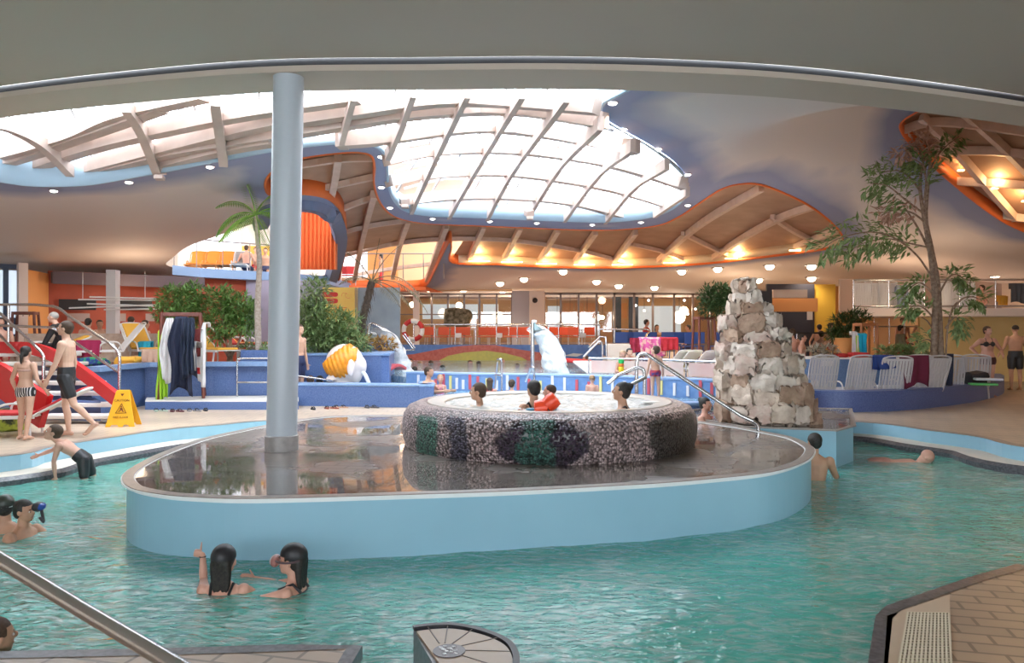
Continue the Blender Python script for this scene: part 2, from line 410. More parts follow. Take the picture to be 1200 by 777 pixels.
T1 = [[(352,188),(400,181),(438,180)],[(352,222),(400,211),(440,202)],[(397,242),(420,233),(443,226)],[(402,268),(440,260),(478,255)],[(400,297),(440,287),(480,280),(520,277),(570,277),(620,281),(680,291),(716,300)],[(418,319),(460,312),(510,306)],[(717,300),(740,306),(765,312)],[(740,283),(777,292),(817,308)],[(800,270),(836,288),(868,303)],[(905,250),(930,267),(972,288)]]
mb = MB()
for a in R1: mb.band(arc_on(v1, a, -.12), .16, .2)
for a in T1: mb.band(arc_on(v1, a, -.10), .13, .14)
struct(mb.build('ceiling_beam', M_wood_lam), 'pinkish timber ribs of the brown vault')
mb = MB()
for a in [[(1058,146),(1100,136),(1200,147),(1290,160)],[(1093,172),(1150,170),(1200,174),(1300,190)],[(1117,206),(1200,211),(1300,225)],[(1172,246),(1200,250),(1300,262)],[(1080,130),(1120,170),(1190,250)],[(1130,125),(1190,180),(1260,260)]]:
    mb.band(arc_on(v2, a, -.14), .13, .2)
struct(mb.build('ceiling_beam', M_wood_lam), 'pinkish timber ribs of the right vault')

# near soffit and ring beam
RO = [(p.x*1.0, p.y-.72) for p in RING]
mb = MB(); ring_in = [(p.x, p.y) for p in RING]
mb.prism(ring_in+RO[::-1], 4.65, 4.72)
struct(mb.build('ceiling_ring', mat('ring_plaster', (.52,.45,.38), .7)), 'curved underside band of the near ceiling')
mb = MB(); mb.strip([(x, y, 4.72) for x, y in ring_in], [(x, y, 5.6) for x, y in ring_in]); struct(mb.build('ceiling_ring', M_white), 'upstand of the near ceiling')
mb = MB(); A = [(x, y+.03, 4.81) for x, y in RO]; B2 = [(x, y+.03, 4.71) for x, y in RO]; mb.strip(A, B2)  # black strip in the recess; its colour stands for the shade there
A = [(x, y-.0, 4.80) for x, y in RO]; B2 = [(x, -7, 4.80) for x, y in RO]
struct(mb.build('ceiling_gap_shade', M_black), 'black strip as the painted shade of the near ceiling gap')
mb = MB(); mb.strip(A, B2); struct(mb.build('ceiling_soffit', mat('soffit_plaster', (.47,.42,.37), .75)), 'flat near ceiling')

# walls: a band right round, with unseen openings added behind the viewer for fill daylight
per3 = PERIM
mb = MB()
for i in range(len(per3)):
    a, b2 = per3[i], per3[(i+1) % len(per3)]; mx_ = ((a[0]+b2[0])/2, (a[1]+b2[1])/2)
    if mx_[1] > 27.5 and -12 < mx_[0] < 14: continue
    hi = max(H(*a), 3.4)+2.2
    if mx_[1] < -3 and abs(mx_[0]) < 9: mb.strip([(a[0],a[1],-.3),(b2[0],b2[1],-.3)], [(a[0],a[1],1.3),(b2[0],b2[1],1.3)]); mb.strip([(a[0],a[1],3.6),(b2[0],b2[1],3.6)], [(a[0],a[1],hi),(b2[0],b2[1],hi)])
    else: mb.strip([(a[0],a[1],-.3),(b2[0],b2[1],-.3)], [(a[0],a[1],hi),(b2[0],b2[1],hi)])
struct(mb.build('wall_side', mat('cream_wall', (.62,.5,.4), .7)))

# ---------------------------------------------------------------- river pool, deck, island
WZ = -.30
out_far = [G(a, b) for a, b in [(0,535.5),(60,524),(130,513),(200,503),(260,498),(310,493.5)]]
far = [V((p.x, p.y, 0)) for p in out_far]+[V(q) for q in [(-2.6,14.5,0),(0,14.8,0),(3,14.7,0)]]+[V((p.x, p.y, 0)) for p in [G(a, b) for a, b in [(1000,494.5),(1091,505),(1148,512.5),(1200,524)]]]
far = [V((-10.2,4.6,0)), V((-10.2,6.0,0)), V((-8.9,8.2,0))]+far+[V((8.35,9.5,0)), V((8.5,8.2,0)), V((7.6,7.25,0)), V((6.0,6.75,0))]
far = smooth(far, 6)
NZ = -.22
near = [G(a, b, NZ) for a, b in [(1200,663),(1150,677),(1115,689),(1047,713),(1036,724),(1029,777),(1023,850)]]+[V((2.0,3.55,0)), V((.1,3.6,0)), V((-.95,3.75,0))]+[G(a, b, NZ) for a, b in [(415,759),(330,760),(200,764),(0,768),(-300,772)]]+[V((-10.2,4.3,0))]
POOL = [(p.x, p.y) for p in far]+[(p.x, p.y) for p in near]
ISL = [(p.x, p.y) for p in smooth([G(a, b, .225) for a, b in [(150,562),(160,572),(191,578.6),(229,582),(300,584),(453,580),(600,575),(753,567),(829,561),(900,553),(938,541),(949,530),(945,523),(927,514),(900,508),(850,499),(780,492),(600,488),(470,487),(380,489),(310,500),(280,506),(240,515),(200,529),(172,542),(155,553)]], 5, True)]
DECK = [(-18,4.6),(-18,38),(18,38),(18,7.2),(8.4,7.2),(7.5,6.9)]
deck_out = [(-19,-6.6),(-19,38.5),(19,38.5),(19,-6.6)]
NEAR_AREA = [(-19,-6.6),(-19,4.45)]+[(p.x, p.y) for p in near[::-1]]+[(6.0,6.75),(19,6.75),(19,-6.6)]
def split_area(x, y): return True
struct(region([deck_out], [POOL, NEAR_AREA], lambda x, y: 0, 3).build('floor', M_deck))
struct(region([NEAR_AREA], [POOL], lambda x, y: NZ, 3).build('floor', M_near), 'brown tiled near pool edge')
def offset(path, d, closed=False):
    out = []; n = len(path)
    for i in range(n):
        a = path[max(i-1, 0)] if not closed else path[i-1]; b = path[min(i+1, n-1)] if not closed else path[(i+1) % n]
        t = V((b[0]-a[0], b[1]-a[1])).normalized(); out.append((path[i][0]+t.y*d, path[i][1]-t.x*d))
    return out
fp = [(p.x, p.y) for p in far]; fin = offset(fp, .45); fd = offset(fp, .52)
z3 = lambda path, z: [(p[0], p[1], z) for p in path]
mb = MB(); mb.strip(z3(fp, 0), z3(fp, -.2)); struct(mb.build('wall_pool', M_pale), 'pale blue upstand along the far river edge')
mb = MB(); mb.strip(z3(offset(fp, -.16), .006), z3(fp, .006)); struct(mb.build('trim_4', mat('edge_tile', (.36,.28,.23), .35, col2=(.3,.24,.2), scale=8)))
mb = MB(); mb.strip(z3(fp, -.2), z3(fin, -.2)); struct(mb.build('trim_5', M_ledge))
mb = MB(); mb.strip(z3(fin, -.195), z3(fd, -.24)); mb.strip(z3(fd, -.24), z3(fd, -1.5)); struct(mb.build('wall_pool', M_dark), 'dark tile line at the river edge')
npth = [(p.x, p.y) for p in near]; nin = offset(npth, .05)
mb = MB(); mb.strip(z3(offset(npth, -.05), NZ+.004), z3(nin, NZ+.004)); mb.strip(z3(nin, NZ+.004), z3(nin, -1.5)); struct(mb.build('trim_6', M_dark))
mb = MB(); mb.v = [V((-11,3,-1.45)), V((10,3,-1.45)), V((10,16,-1.45)), V((-11,16,-1.45))]; mb.f = [(0,1,2,3)]; struct(mb.build('floor', mat('pool_floor', (.25,.62,.60), .5, col2=(.3,.68,.66), scale=2)), 'turquoise river bed')
# island
mb = region([ISL], [], lambda x, y: .225, 1.0); struct(mb.build('floor', M_isl), 'wet grey pavers of the island')
lipi = offset(ISL, .05, True); lipo = offset(ISL, -.02, True)
isign = 1
mb = MB(); mb.strip(z3(ISL, .225), z3(ISL, .16), True); 
struct(mb.build('trim_7', M_lip))
mb = MB(); mb.strip(z3(offset(ISL, -.012, True), .185), z3(offset(ISL, -.012, True), -1.45), True); mb.strip(z3(offset(ISL, .012, True), .185), z3(offset(ISL, .012, True), -1.45), True)
struct(mb.build('wall_island', M_pale, fixn=False))
mb = MB(); mb.band([(x, y, .231) for x, y in ISL], .10, .014, closed=True); struct(mb.build('trim_8', mat('kerb_tile', (.33,.28,.25), .3, col2=(.25,.22,.2), scale=12)))
mb = MB(); mb.band([(x, y, .222) for x, y in offset(ISL, 0, True)], .125, .016, closed=True); struct(mb.build('trim_9', M_lip))
# rock pedestal
PED = [(p.x, p.y) for p in [G(835,494,.225), G(870,500,.225), G(980,504.5,.225), G(1000,499,.225)]]+[(6.15,13.95),(4.0,14.4),(2.8,13.4)]
mb = MB(); mb.prism(PED, -1.45, .215); struct(mb.build('wall_pedestal', M_pale))
struct(region([PED], [], lambda x, y: .222, 1).build('floor', M_isl), 'wet pavers round the rock')
mb = MB(); mb.band([(x, y, .225) for x, y in PED], .08, .02, closed=True); struct(mb.build('trim_10', mat('kerb_tile')))
# water
def wave(x, y, a=.018):
    p = V((x*1.6, y*2.6, 3)); q = V((x*.55, y*.8, 7)); r = V((x*4, y*7, 1))
    return a*1.1*noise.noise(p)+a*1.6*noise.noise(q)+a*.45*noise.noise(r)
def mat_water(name, body, tint, milky=.6, foam=.35, fs=2.2, rough=.04, bump=.5):
    m = bpy.data.materials.new(name); m.use_nodes = True; nt = m.node_tree; nt.nodes.remove(nt.nodes['Principled BSDF']); out = nt.nodes['Material Output']
    tc = node(nt, 'ShaderNodeTexCoord'); mp = node(nt, 'ShaderNodeMapping'); mp.inputs['Scale'].default_value = (1, 2.0, 1); nt.links.new(tc.outputs['Object'], mp.inputs['Vector'])
    n1 = node(nt, 'ShaderNodeTexNoise'); n1.inputs['Scale'].default_value = fs*2; n1.inputs['Detail'].default_value = 6; n1.inputs['Distortion'].default_value = 1.6; nt.links.new(mp.outputs['Vector'], n1.inputs['Vector'])
    n2 = node(nt, 'ShaderNodeTexNoise'); n2.inputs['Scale'].default_value = .45; n2.inputs['Detail'].default_value = 2; nt.links.new(tc.outputs['Object'], n2.inputs['Vector'])
    mu = node(nt, 'ShaderNodeMath', operation='MULTIPLY_ADD'); nt.links.new(n1.outputs['Fac'], mu.inputs[0]); mu.inputs[1].default_value = .75; 
    m2 = node(nt, 'ShaderNodeMath', operation='MULTIPLY'); nt.links.new(n2.outputs['Fac'], m2.inputs[0]); m2.inputs[1].default_value = .45; nt.links.new(m2.outputs[0], mu.inputs[2])
    light = tuple(min(1, c*.45+foam) for c in body)
    df = node(nt, 'ShaderNodeBsdfDiffuse'); nt.links.new(ramp(nt, mu.outputs[0], [(.54, body), (.72, light), (.82, tuple(min(1, c+.22) for c in light))]), df.inputs['Color'])
    tr = node(nt, 'ShaderNodeBsdfTransparent'); tr.inputs['Color'].default_value = (*tint, 1)
    a = node(nt, 'ShaderNodeMixShader'); a.inputs['Fac'].default_value = milky; nt.links.new(tr.outputs[0], a.inputs[1]); nt.links.new(df.outputs[0], a.inputs[2])
    gl = node(nt, 'ShaderNodeBsdfGlossy'); gl.inputs['Roughness'].default_value = rough; gl.inputs['Color'].default_value = (.95,1,1,1)
    n3 = node(nt, 'ShaderNodeTexNoise'); n3.inputs['Scale'].default_value = 7; n3.inputs['Detail'].default_value = 3; n3.inputs['Distortion'].default_value = .6; nt.links.new(mp.outputs['Vector'], n3.inputs['Vector'])
    bp = node(nt, 'ShaderNodeBump'); bp.inputs['Strength'].default_value = bump; bp.inputs['Distance'].default_value = .05; nt.links.new(n3.outputs['Fac'], bp.inputs['Height'])
    nt.links.new(bp.outputs['Normal'], gl.inputs['Normal']); nt.links.new(bp.outputs['Normal'], df.inputs['Normal'])
    fr = node(nt, 'ShaderNodeFresnel'); fr.inputs['IOR'].default_value = 1.33; nt.links.new(bp.outputs['Normal'], fr.inputs['Normal'])
    c = node(nt, 'ShaderNodeMixShader'); nt.links.new(fr.outputs[0], c.inputs['Fac']); nt.links.new(a.outputs[0], c.inputs[1]); nt.links.new(gl.outputs[0], c.inputs[2])
    nt.links.new(c.outputs[0], out.inputs['Surface']); return m
M_water = mat_water('river_water', (.10,.50,.41), (.45,.9,.8), .66, foam=.34)
wat = region([POOL], [ISL, PED], lambda x, y: WZ+wave(x, y), .11)
struct(wat.build('water', M_water, smooth=True, fixn=False), 'turquoise rippled water of the river pool')
# ---------------------------------------------------------------- walls, pools and platforms of the hall
def wallbox(name, x0, x1, y, z0, z1, m, t=.12, label=None):
    mb = MB(); mb.box(((x0+x1)/2, y+t/2, (z0+z1)/2), (x1-x0, t, z1-z0)); return struct(mb.build(name, m), label)
def wseg(p, q, z0, z1, m, name='wall_back', t=.12, label=None):
    mb = MB(); a, b = V((p[0], p[1], 0)), V((q[0], q[1], 0)); d = (b-a); n = V((-d.y, d.x, 0)).normalized()*t
    mb.prism([a, b, b+n, a+n], z0, z1); return struct(mb.build(name, m), label)
def PX(px, D): p = W(px, 0, D); return (p.x, p.y)
# left end of the hall
wseg(PX(57,22.8), PX(300,27.2), 0, 3.44, M_redwall, 'wall_left', label='terracotta wall')
wseg(PX(33,21.2), PX(57,22.7), 0, 3.34, M_ow, 'wall_left', label='apricot wall')
wseg(PX(-60,19.8), PX(33,21.1), -.1, 1.5, mat('window_sill_wall', (.5,.36,.28), .7), 'wall_left', label='low wall under the window')
# window at the far left
M_blueframe = mat('dark_blue_frame', (.03,.05,.10), .4)
M_day = mat('daylit_pane', (.75,.86,.95), .3, emit=(.72,.86,1), estr=.75)
a, b_ = V((*PX(-60,20),0)), V((*PX(31,21.2),0)); d = (b_-a); L = d.length; d.normalize(); ang = math.atan2(d.y, d.x)
wn = bpy.data.objects.new('window_2', None); COL.objects.link(wn); wn['kind'] = 'structure'
mb = MB()
for z in (1.5, 1.95, 3.4): mb.box(tuple(a+d*L/2+V((0,0,z))), (L, .12, .12), ang)
mb.box(tuple(a+d*L/2+V((0,0,1.86))), (L, .14, .25), ang)
for t in (.02, .42, .72, .97): mb.box(tuple(a+d*L*t+V((0,0,2.4))), (.12, .12, 1.9), ang)
mb.build('window_frame', M_blueframe, wn)
mb = MB(); mb.box(tuple(a+d*L/2+V((0,.06,2.4))), (L, .02, 1.8), ang); mb.build('pane', M_day, wn)
wseg(PX(22,20.8), PX(33,21.0), 0, 3.5, mat('pale_jamb', (.75,.62,.55), .6), 'wall_left')
# warm stone bath wall (left)
M_stone = mat('pinkish_stone', (.50,.36,.27), .7, col2=(.66,.52,.42), scale=5, bump=.3)
wseg(PX(28,19.0), PX(238,19.4), .0, 1.58, M_stone, 'wall_stone', .35, 'pinkish stone wall of the warm bath')
# dark shelf band and speaker panels on the terracotta wall
wseg(PX(62,22.0), PX(240,24.6), 3.0, 3.36, mat('dark_band', (.09,.06,.07), .6), 'trim_11', .05)
# blue wall behind the coat rack, planter above
LP = .9
pl = [W(108,430,14.8), W(170,430,16.9), W(250,430,17.3), W(330,430,17.4), W(350,430,17.4)]
plp = [(p.x, p.y) for p in pl]
bed = plp+[PX(350,18.1), PX(300,19.3), PX(238,19.5), PX(40,19.0), PX(60,16.0)]
mb = MB(); mb.prism(bed, 0, LP-.04); struct(mb.build('wall_planter', M_mosaic), 'blue mosaic wall behind the coat rack')
mb = MB(); mb.band([(x, y, LP) for x, y in plp], .3, .1); struct(mb.build('trim_12', M_mosaic_l))
struct(region([bed], [], lambda x, y: LP-.03, 1).build('floor', mat('lounge_floor', (.40,.22,.16), .6)), 'raised lounging floor')
led = [W(170,480,16.0), W(320,480,16.0), W(350,480,16.1), W(350,470,17.3), W(250,470,17.2), W(172,470,16.8)]
mb = MB(); mb.prism([(p.x, p.y) for p in led], 0, .165); struct(mb.build('step', M_mosaic), 'blue mosaic plinth under the coat rack')
mb = MB(); mb.prism([(p.x, p.y) for p in led], .165, .19); struct(mb.build('step', mat('cream_top', (.8,.76,.7), .5)))
# low wall in front of the children's pool
def curvewall(pts, z0, z1, t, m, mt, name, label=None, coping=.06):
    A = [(p[0], p[1]) for p in pts]; B = offset(A, -t)
    mb = MB(); mb.prism(A+B[::-1], z0, z1-coping); o = struct(mb.build(name, m, smooth=True), label)
    A2 = offset(A, .02); B3 = offset(A, -t-.02)
    mb = MB(); mb.prism(A2+B3[::-1], z1-coping, z1); struct(mb.build(name.replace('wall', 'coping'), mt, bevel=.02)); return o
curvewall([W(322,0,16.9), W(400,0,16.7), W(460,0,16.5), W(504,0,16.4)], 0, .5, .35, M_mosaic, M_mosaic_l, 'wall_kids_pool', 'low blue mosaic wall of the children pool')
curvewall([W(508,0,16.4), W(509,0,16.9), W(506,0,17.6)][::1], 0, .5, .3, M_mosaic, M_mosaic_l, 'wall_kids_pool')
M_poolw = mat_water('blue_pool_water', (.16,.34,.55), (.6,.8,.95), .7, .45, 3)
mb = MB(); q = [PX(322,17.1), PX(506,16.8), PX(506,19.2), PX(322,19.2)]; mb.v = [V((x, y, .36)) for x, y in q]; mb.f = [(0,1,2,3)]; struct(mb.build('water', M_poolw), 'water of the children pool')
# block behind the head fountain
mb = MB(); mb.prism([PX(330,18.4), PX(447,18.2), PX(456,18.3), PX(462,21), PX(330,21)], 0, 1.09-.03); struct(mb.build('wall_planter', M_mosaic), 'tall blue planter block')
mb = MB(); mb.prism([PX(330,18.36), PX(447,18.16), PX(457,18.25), PX(463,21.1), PX(330,21.1)], 1.06, 1.11); struct(mb.build('trim_13', M_mosaic_l))
mb = MB(); mb.prism([PX(425,21.1), PX(455,21), PX(462,25), PX(425,25)], 0, 1.3); struct(mb.build('wall_planter', M_mosaic), 'blue planter at the dry palm')
# ring channel around the whirlpool
zt = .67
ringp = smooth([W(476,0,18.4), W(520,0,17.9), W(560,0,17.6), W(620,0,17.4), W(690,0,17.0), W(760,0,16.3), W(834,0,15.5), W(880,0,15.2), W(950,0,15.3)], 5)
curvewall(ringp, 0, zt, .35, mat('blue_ring_wall', (.13,.25,.50), .4, col2=(.18,.31,.56), scale=8), M_mosaic_l, 'wall_ring', 'blue wall of the ring pool with coloured dashes')
cols = [mat('dash_red', (.6,.1,.12), .4), mat('dash_white', (.75,.72,.75), .4), mat('dash_yellow', (.75,.65,.25), .4)]
for j, m in enumerate(cols):
    mb = MB()
    for i in range(2, len(ringp)-1, 1):
        if (i*7 % 5) % 3 != j: continue
        p, q = ringp[i], ringp[i+1]; ang = math.atan2(q.y-p.y, q.x-p.x); h = .22+.12*((i*3) % 4)/3
        mb.box((p.x, p.y-.012, .3+h/2), (.06, .03, h), ang)
    struct(mb.build('trim_14', m))
mb = MB(); q = [(p.x, p.y) for p in ringp]+[(3.6,13.9),(2.2,14.6),(0,14.95),(-1.7,14.9),PX(508,16.4)]
mb.prism(q, .02, .26); struct(mb.build('water', mat_water('ring_water', (.22,.42,.60), (.6,.8,.95), .8, .5, 3)), 'pale blue water of the ring pool')
curvewall(smooth([W(835,0,14.0), (2.9,13.95,0), (1.4,14.5,0), (0,14.7,0), (-1.6,14.75,0)], 4)[::-1], 0, .34, .3, M_mosaic, M_mosaic_l, 'wall_ring_front')
# back pool and mural wall
YM = 29.5
mb = MB(); q = [(p.x, p.y+.3) for p in ringp[:-8]]+[PX(700,22), PX(700,29.5), PX(400,29.5), PX(455,19.5)]
mb.prism(q, .1, .52); struct(mb.build('water', mat_water('back_water', (.20,.33,.42), (.6,.8,.95), .85, .4, 2.5)), 'water of the long back pool')
x0, x1 = PX(440,YM)[0], PX(760,YM)[0]
wallbox('wall_mural', x0, x1, YM, 0, 1.12, mat('mural_blue', (.10,.20,.50), .5, col2=(.13,.26,.58), scale=6), label='blue wall with a painted hill')
def mural(pts, m, dy):
    mb = MB(); P = [W(a, b, YM-dy) for a, b in pts]; n = len(P); mb.v = P+[p+V((0,.03,0)) for p in P]; mb.f = [tuple(range(n)), tuple(range(n, 2*n))[::-1]]+[(i, (i+1) % n, n+(i+1) % n, n+i) for i in range(n)]
    o = mb.build('mural_shape', m); struct(o)
mural([(455,424),(462,417),(485,415),(510,410),(535,406),(556,404.3),(580,404.5),(605,409),(632,413),(662,420),(664,425)], mat('mural_red', (.5,.10,.07), .5, col2=(.6,.17,.12), scale=8), .01)
mural([(512,424),(525,417),(545,413),(570,411),(592,414),(612,419),(620,424)], mat('mural_yellow', (.62,.55,.12), .5, col2=(.55,.50,.12), scale=8), .02)
mural([(660,417),(672,414),(684,415),(676,418)], M_white, .015)
# terrace and back platform
terr = [(x0-6, YM+.06), (x1, YM+.06), (x1, 38), (x0-6, 38)]
mb = MB(); mb.prism(terr, 0, 1.0); struct(mb.build('floor', mat('terrace_floor', (.40,.27,.20), .5)), 'raised restaurant terrace')
plat = [PX(694,18.9), PX(745,18.3), PX(850,17.2), PX(960,17.2), PX(960,38), PX(700,38), PX(700,21)]
plat2 = [PX(715,22.4), PX(900,22.4), PX(960,38), PX(700,38)]
mb = MB(); mb.prism(plat2, .45, .70); struct(mb.build('floor', M_deck), 'upper platform of the restaurant side')
mb = MB(); mb.prism(plat, 0, .45); struct(mb.build('floor', mat('platform_floor', (.62,.50,.42), .5)), 'raised lounging platform at the slides')
# blue kerb and back wall with the loungers
kerb = smooth([(a, b, 0) for a, b in [(938,480.5),(970,482.5),(1010,483),(1060,481),(1105,476.5),(1145,470.5),(1170,464),(1177,459),(1172,455)]], 4)
K = [G(p.x, p.y) for p in kerb]; Kp = [(p.x, p.y) for p in K]
top = Kp+[PX(1150,18.8), PX(1100,18.9), PX(935,18.9)]
M_kerb = mat('indigo_mosaic', (.05,.085,.24), .4, col2=(.12,.17,.38), scale=60, contrast=(.3,.7))
Kin = offset(Kp, -.38)
mb = MB(); mb.prism(Kp+Kin[::-1], 0, .42); struct(mb.build('wall_kerb', M_kerb, smooth=True), 'curved dark blue mosaic kerb')
mb = MB(); mb.prism([PX(932,18.6), PX(1100,18.4), PX(1104,19.4), PX(932,19.6)], 0, .96); struct(mb.build('wall_kerb', mat('bright_blue', (.11,.20,.42), .45, col2=(.16,.27,.50), scale=40)), 'blue wall behind the loungers')
mb = MB(); mb.prism([PX(932,18.56), PX(1101,18.36), PX(1105,19.4), PX(932,19.6)], .96, 1.0); struct(mb.build('trim_16', M_white))
# restaurant front
YW = 35.6
M_alu = mat('bronze_frame', (.22,.17,.15), .4, metal=.5)
mg2 = bpy.data.materials.new('clear_glass'); mg2.use_nodes = True; nt = mg2.node_tree; nt.nodes.remove(nt.nodes['Principled BSDF']); out = nt.nodes['Material Output']
tr = node(nt, 'ShaderNodeBsdfTransparent'); tr.inputs['Color'].default_value = (.95,.95,.95,1); gl = node(nt, 'ShaderNodeBsdfGlossy'); gl.inputs['Roughness'].default_value = .02; mx = node(nt, 'ShaderNodeMixShader'); mx.inputs['Fac'].default_value = .08
nt.links.new(tr.outputs[0], mx.inputs[1]); nt.links.new(gl.outputs[0], mx.inputs[2]); nt.links.new(mx.outputs[0], out.inputs['Surface'])
def front(n, px0, px1, cuts, midz):
    wn = bpy.data.objects.new('window_%d' % n, None); COL.objects.link(wn); wn['kind'] = 'structure'
    X0, X1 = PX(px0, YW)[0], PX(px1, YW)[0]; mb = MB()
    for z in (3.36, 1.02): mb.box(((X0+X1)/2, YW, z), (X1-X0, .12, .08))
    if midz: mb.box(((X0+X1)/2, YW, midz), (X1-X0, .08, .05))
    for c in [px0]+cuts+[px1]: mb.box((PX(c, YW)[0], YW, 2.2), (.09, .12, 2.4))
    mb.build('window_frame', M_alu, wn)
    for a, b in zip([px0]+cuts, cuts+[px1]):
        A, B = PX(a, YW)[0]+.05, PX(b, YW)[0]-.05; mb = MB(); mb.box(((A+B)/2, YW+.02, 2.2), (B-A, .02, 2.3)); mb.build('pane', mg2, wn)
front(3, 468, 600, [487, 506, 525, 544, 562, 582], 2.42)
front(4, 638, 860, [657, 678, 699, 720, 743, 765, 790, 812, 833], None)
X = lambda px, D=YW: PX(px, D)[0]
wallbox('wall_back', X(600), X(622), YW-.3, 1, 3.5, mat('grey_round', (.42,.40,.42), .6)); wallbox('wall_back', X(620), X(638), YW-.5, 1, 3.5, mat('light_pier', (.68,.58,.50), .6))
wallbox('wall_back', X(486), X(493), YW-.6, 1, 3.5, mat('light_pier'))
wallbox('wall_back', X(416,25), X(466,25), 25.5, .9, 3.09, mat('greyblue_panel', (.27,.32,.36), .5, col2=(.35,.40,.43), scale=1.5), label='grey blue wall panel')
wallbox('wall_back', X(376,25), X(416,25), 25.4, .9, 3.09, mat('sand_panel', (.62,.45,.25), .6), label='sandy wall beside the notice board')
wallbox('wall_back', X(286,26.6), X(380,26.6), 26.8, .9, 3.42, mat('mauve_panel', (.30,.27,.36), .6), label='mauve wall under the balcony')
wallbox('wall_back', X(280), X(1010), 41.5, 0, 6.5, mat('rest_wall', (.72,.42,.18), .6), label='warm coloured rear wall of the restaurant')
wallbox('wall_back', X(858), X(1080), 36.2, 0, 4.2, mat('beige_wall', (.55,.42,.33), .6))
struct(region([[(-16,28),(-16,42),(17,42),(17,28),(13,33),(10,36.6),(-4,36.6),(-7,34),(-9,30)]], [], lambda x, y: 3.42, 4).build('ceiling', mat('rest_ceiling', (.30,.16,.10), .6)), 'brown restaurant ceiling')
mb = MB(); mb.box((4, 38.8, 1.0), (28, 5.4, .1)); struct(mb.build('floor', mat('rest_floor', (.35,.22,.14), .4)))
# daylit windows and amber blinds inside the restaurant
M_day2 = mat('far_daylit_pane', (.7,.8,.85), .4, emit=(.75,.88,.95), estr=.5)
M_blind = mat('amber_blind', (.80,.36,.12), .6)
k = 17
for a, b, z0, z1 in [(495,560,2.3,3.1),(566,584,2.3,3.1),(642,656,1.3,3.0),(672,702,1.4,2.7),(748,798,1.5,3.0)]:
    mb = MB(); mb.box(((X(a,41.3)+X(b,41.3))/2, 41.36, (z0+z1)/2), (X(b,41.3)-X(a,41.3), .06, z1-z0)); struct(mb.build('window_%d' % k, M_day2)); k += 1
for a, b in [(660,672),(674,684),(686,700),(726,735)]:
    mb = MB(); mb.box(((X(a,41)+X(b,41))/2, 41.1, 2.75), (X(b,41)-X(a,41), .04, .8)); struct(mb.build('trim_17', M_blind))
for a, b, c in [(600,640,(.55,.30,.12)),(718,728,(.04,.06,.09)),(737,748,(.04,.06,.10))]:
    wallbox('wall_back', X(a,38), X(b,38), 38, 1, 3.4, mat('inner_pier%d' % a, c, .6))
# bar at the right
wallbox('wall_bar', X(905,28), X(962,28), 28.6, .7, 3.4, mat('bar_dark', (.03,.03,.045), .6), label='dark wall behind the bar')
wallbox('wall_bar', X(905,28), X(961,28), 28.2, 2.36, 2.85, M_ow, label='orange bar fascia')
wallbox('wall_bar', X(905,28), X(945,28), 27.9, 2.86, 3.15, mat('white_bar', (.7,.6,.52), .6)); wallbox('wall_bar', X(960,28), X(990,28), 28.8, .7, 3.4, mat('bar_yellow', (.78,.48,.06), .6))
wallbox('wall_bar', X(985,29), X(1030,29), 30, .7, 3.4, mat('bar_amber', (.75,.40,.15), .6))
wallbox('wall_bar', X(884,27), X(905,27), 27, 1.2, 3.05, mat('menu_board', (.03,.03,.04), .5), label='tall black menu board')
# yellow wall and rooms under the right balcony
wallbox('wall_right', X(1078,25), X(1215,25), 25, 0, 2.3, M_yellow, label='yellow wall under the balcony')
wallbox('wall_right', X(1017,25), X(1024,25), 25, 0, 2.3, M_ow)
wallbox('wall_right', X(1022,29), X(1090,29), 29.4, 0, 2.4, mat('room_amber', (.62,.36,.18), .6))
wallbox('wall_right', X(990,27), X(1300,27), 27.4, 2.3, 3.5, mat('balc_wall', (.40,.29,.24), .6))
mb = MB(); mb.prism([W(998,0,23.6), W(1085,0,23.5), W(1185,0,23.4), W(1290,0,23.4), W(1290,0,27.4), W(1002,0,27.4)], 2.1, 2.34); struct(mb.build('balcony', mat('balcony_slab', (.72,.62,.57), .6)), 'white edged balcony slab')
# left balcony floor, gallery and slide cave
bl = [(p.x, p.y) for p in (on_surf(a, b, H) for a, b in [(198,310),(230,316),(270,319),(310,320),(345,322),(384,323)])]
mb = MB(); bo = [(x*.985, y-.12) for x, y in bl]; mb.prism(bo+[(bl[-1][0], bl[-1][1]+7), (bl[0][0]-1, bl[0][1]+7)], lambda x, y: 3.42, lambda x, y: 3.72); struct(mb.build('balcony', mat('balcony_blue', (.22,.33,.52), .5)), 'blue edged floor of the left balcony')
yb = bl[2][1]+5.5
wallbox('wall_balcony', X(120,yb), X(400,yb), yb, 3.4, 7.2, mat('balcony_wall', (.85,.74,.66), .6), label='pale rear wall of the left balcony')
struct(region([[(-16,17),(-16,34),(-4.5,34),(-4.5,24),(-6,20)]], [], lambda x, y: 6.6 if y > 24 else 6.3, 3).build('ceiling', M_white), 'ceiling of the left balcony')
mb = MB(); mb.box(((X(285,yb)+X(317,yb))/2, yb-.1, 4.7), (X(317,yb)-X(285,yb), .08, .9)); struct(mb.build('trim_18', mat('yellow_panel', (.85,.45,.06), .5)))
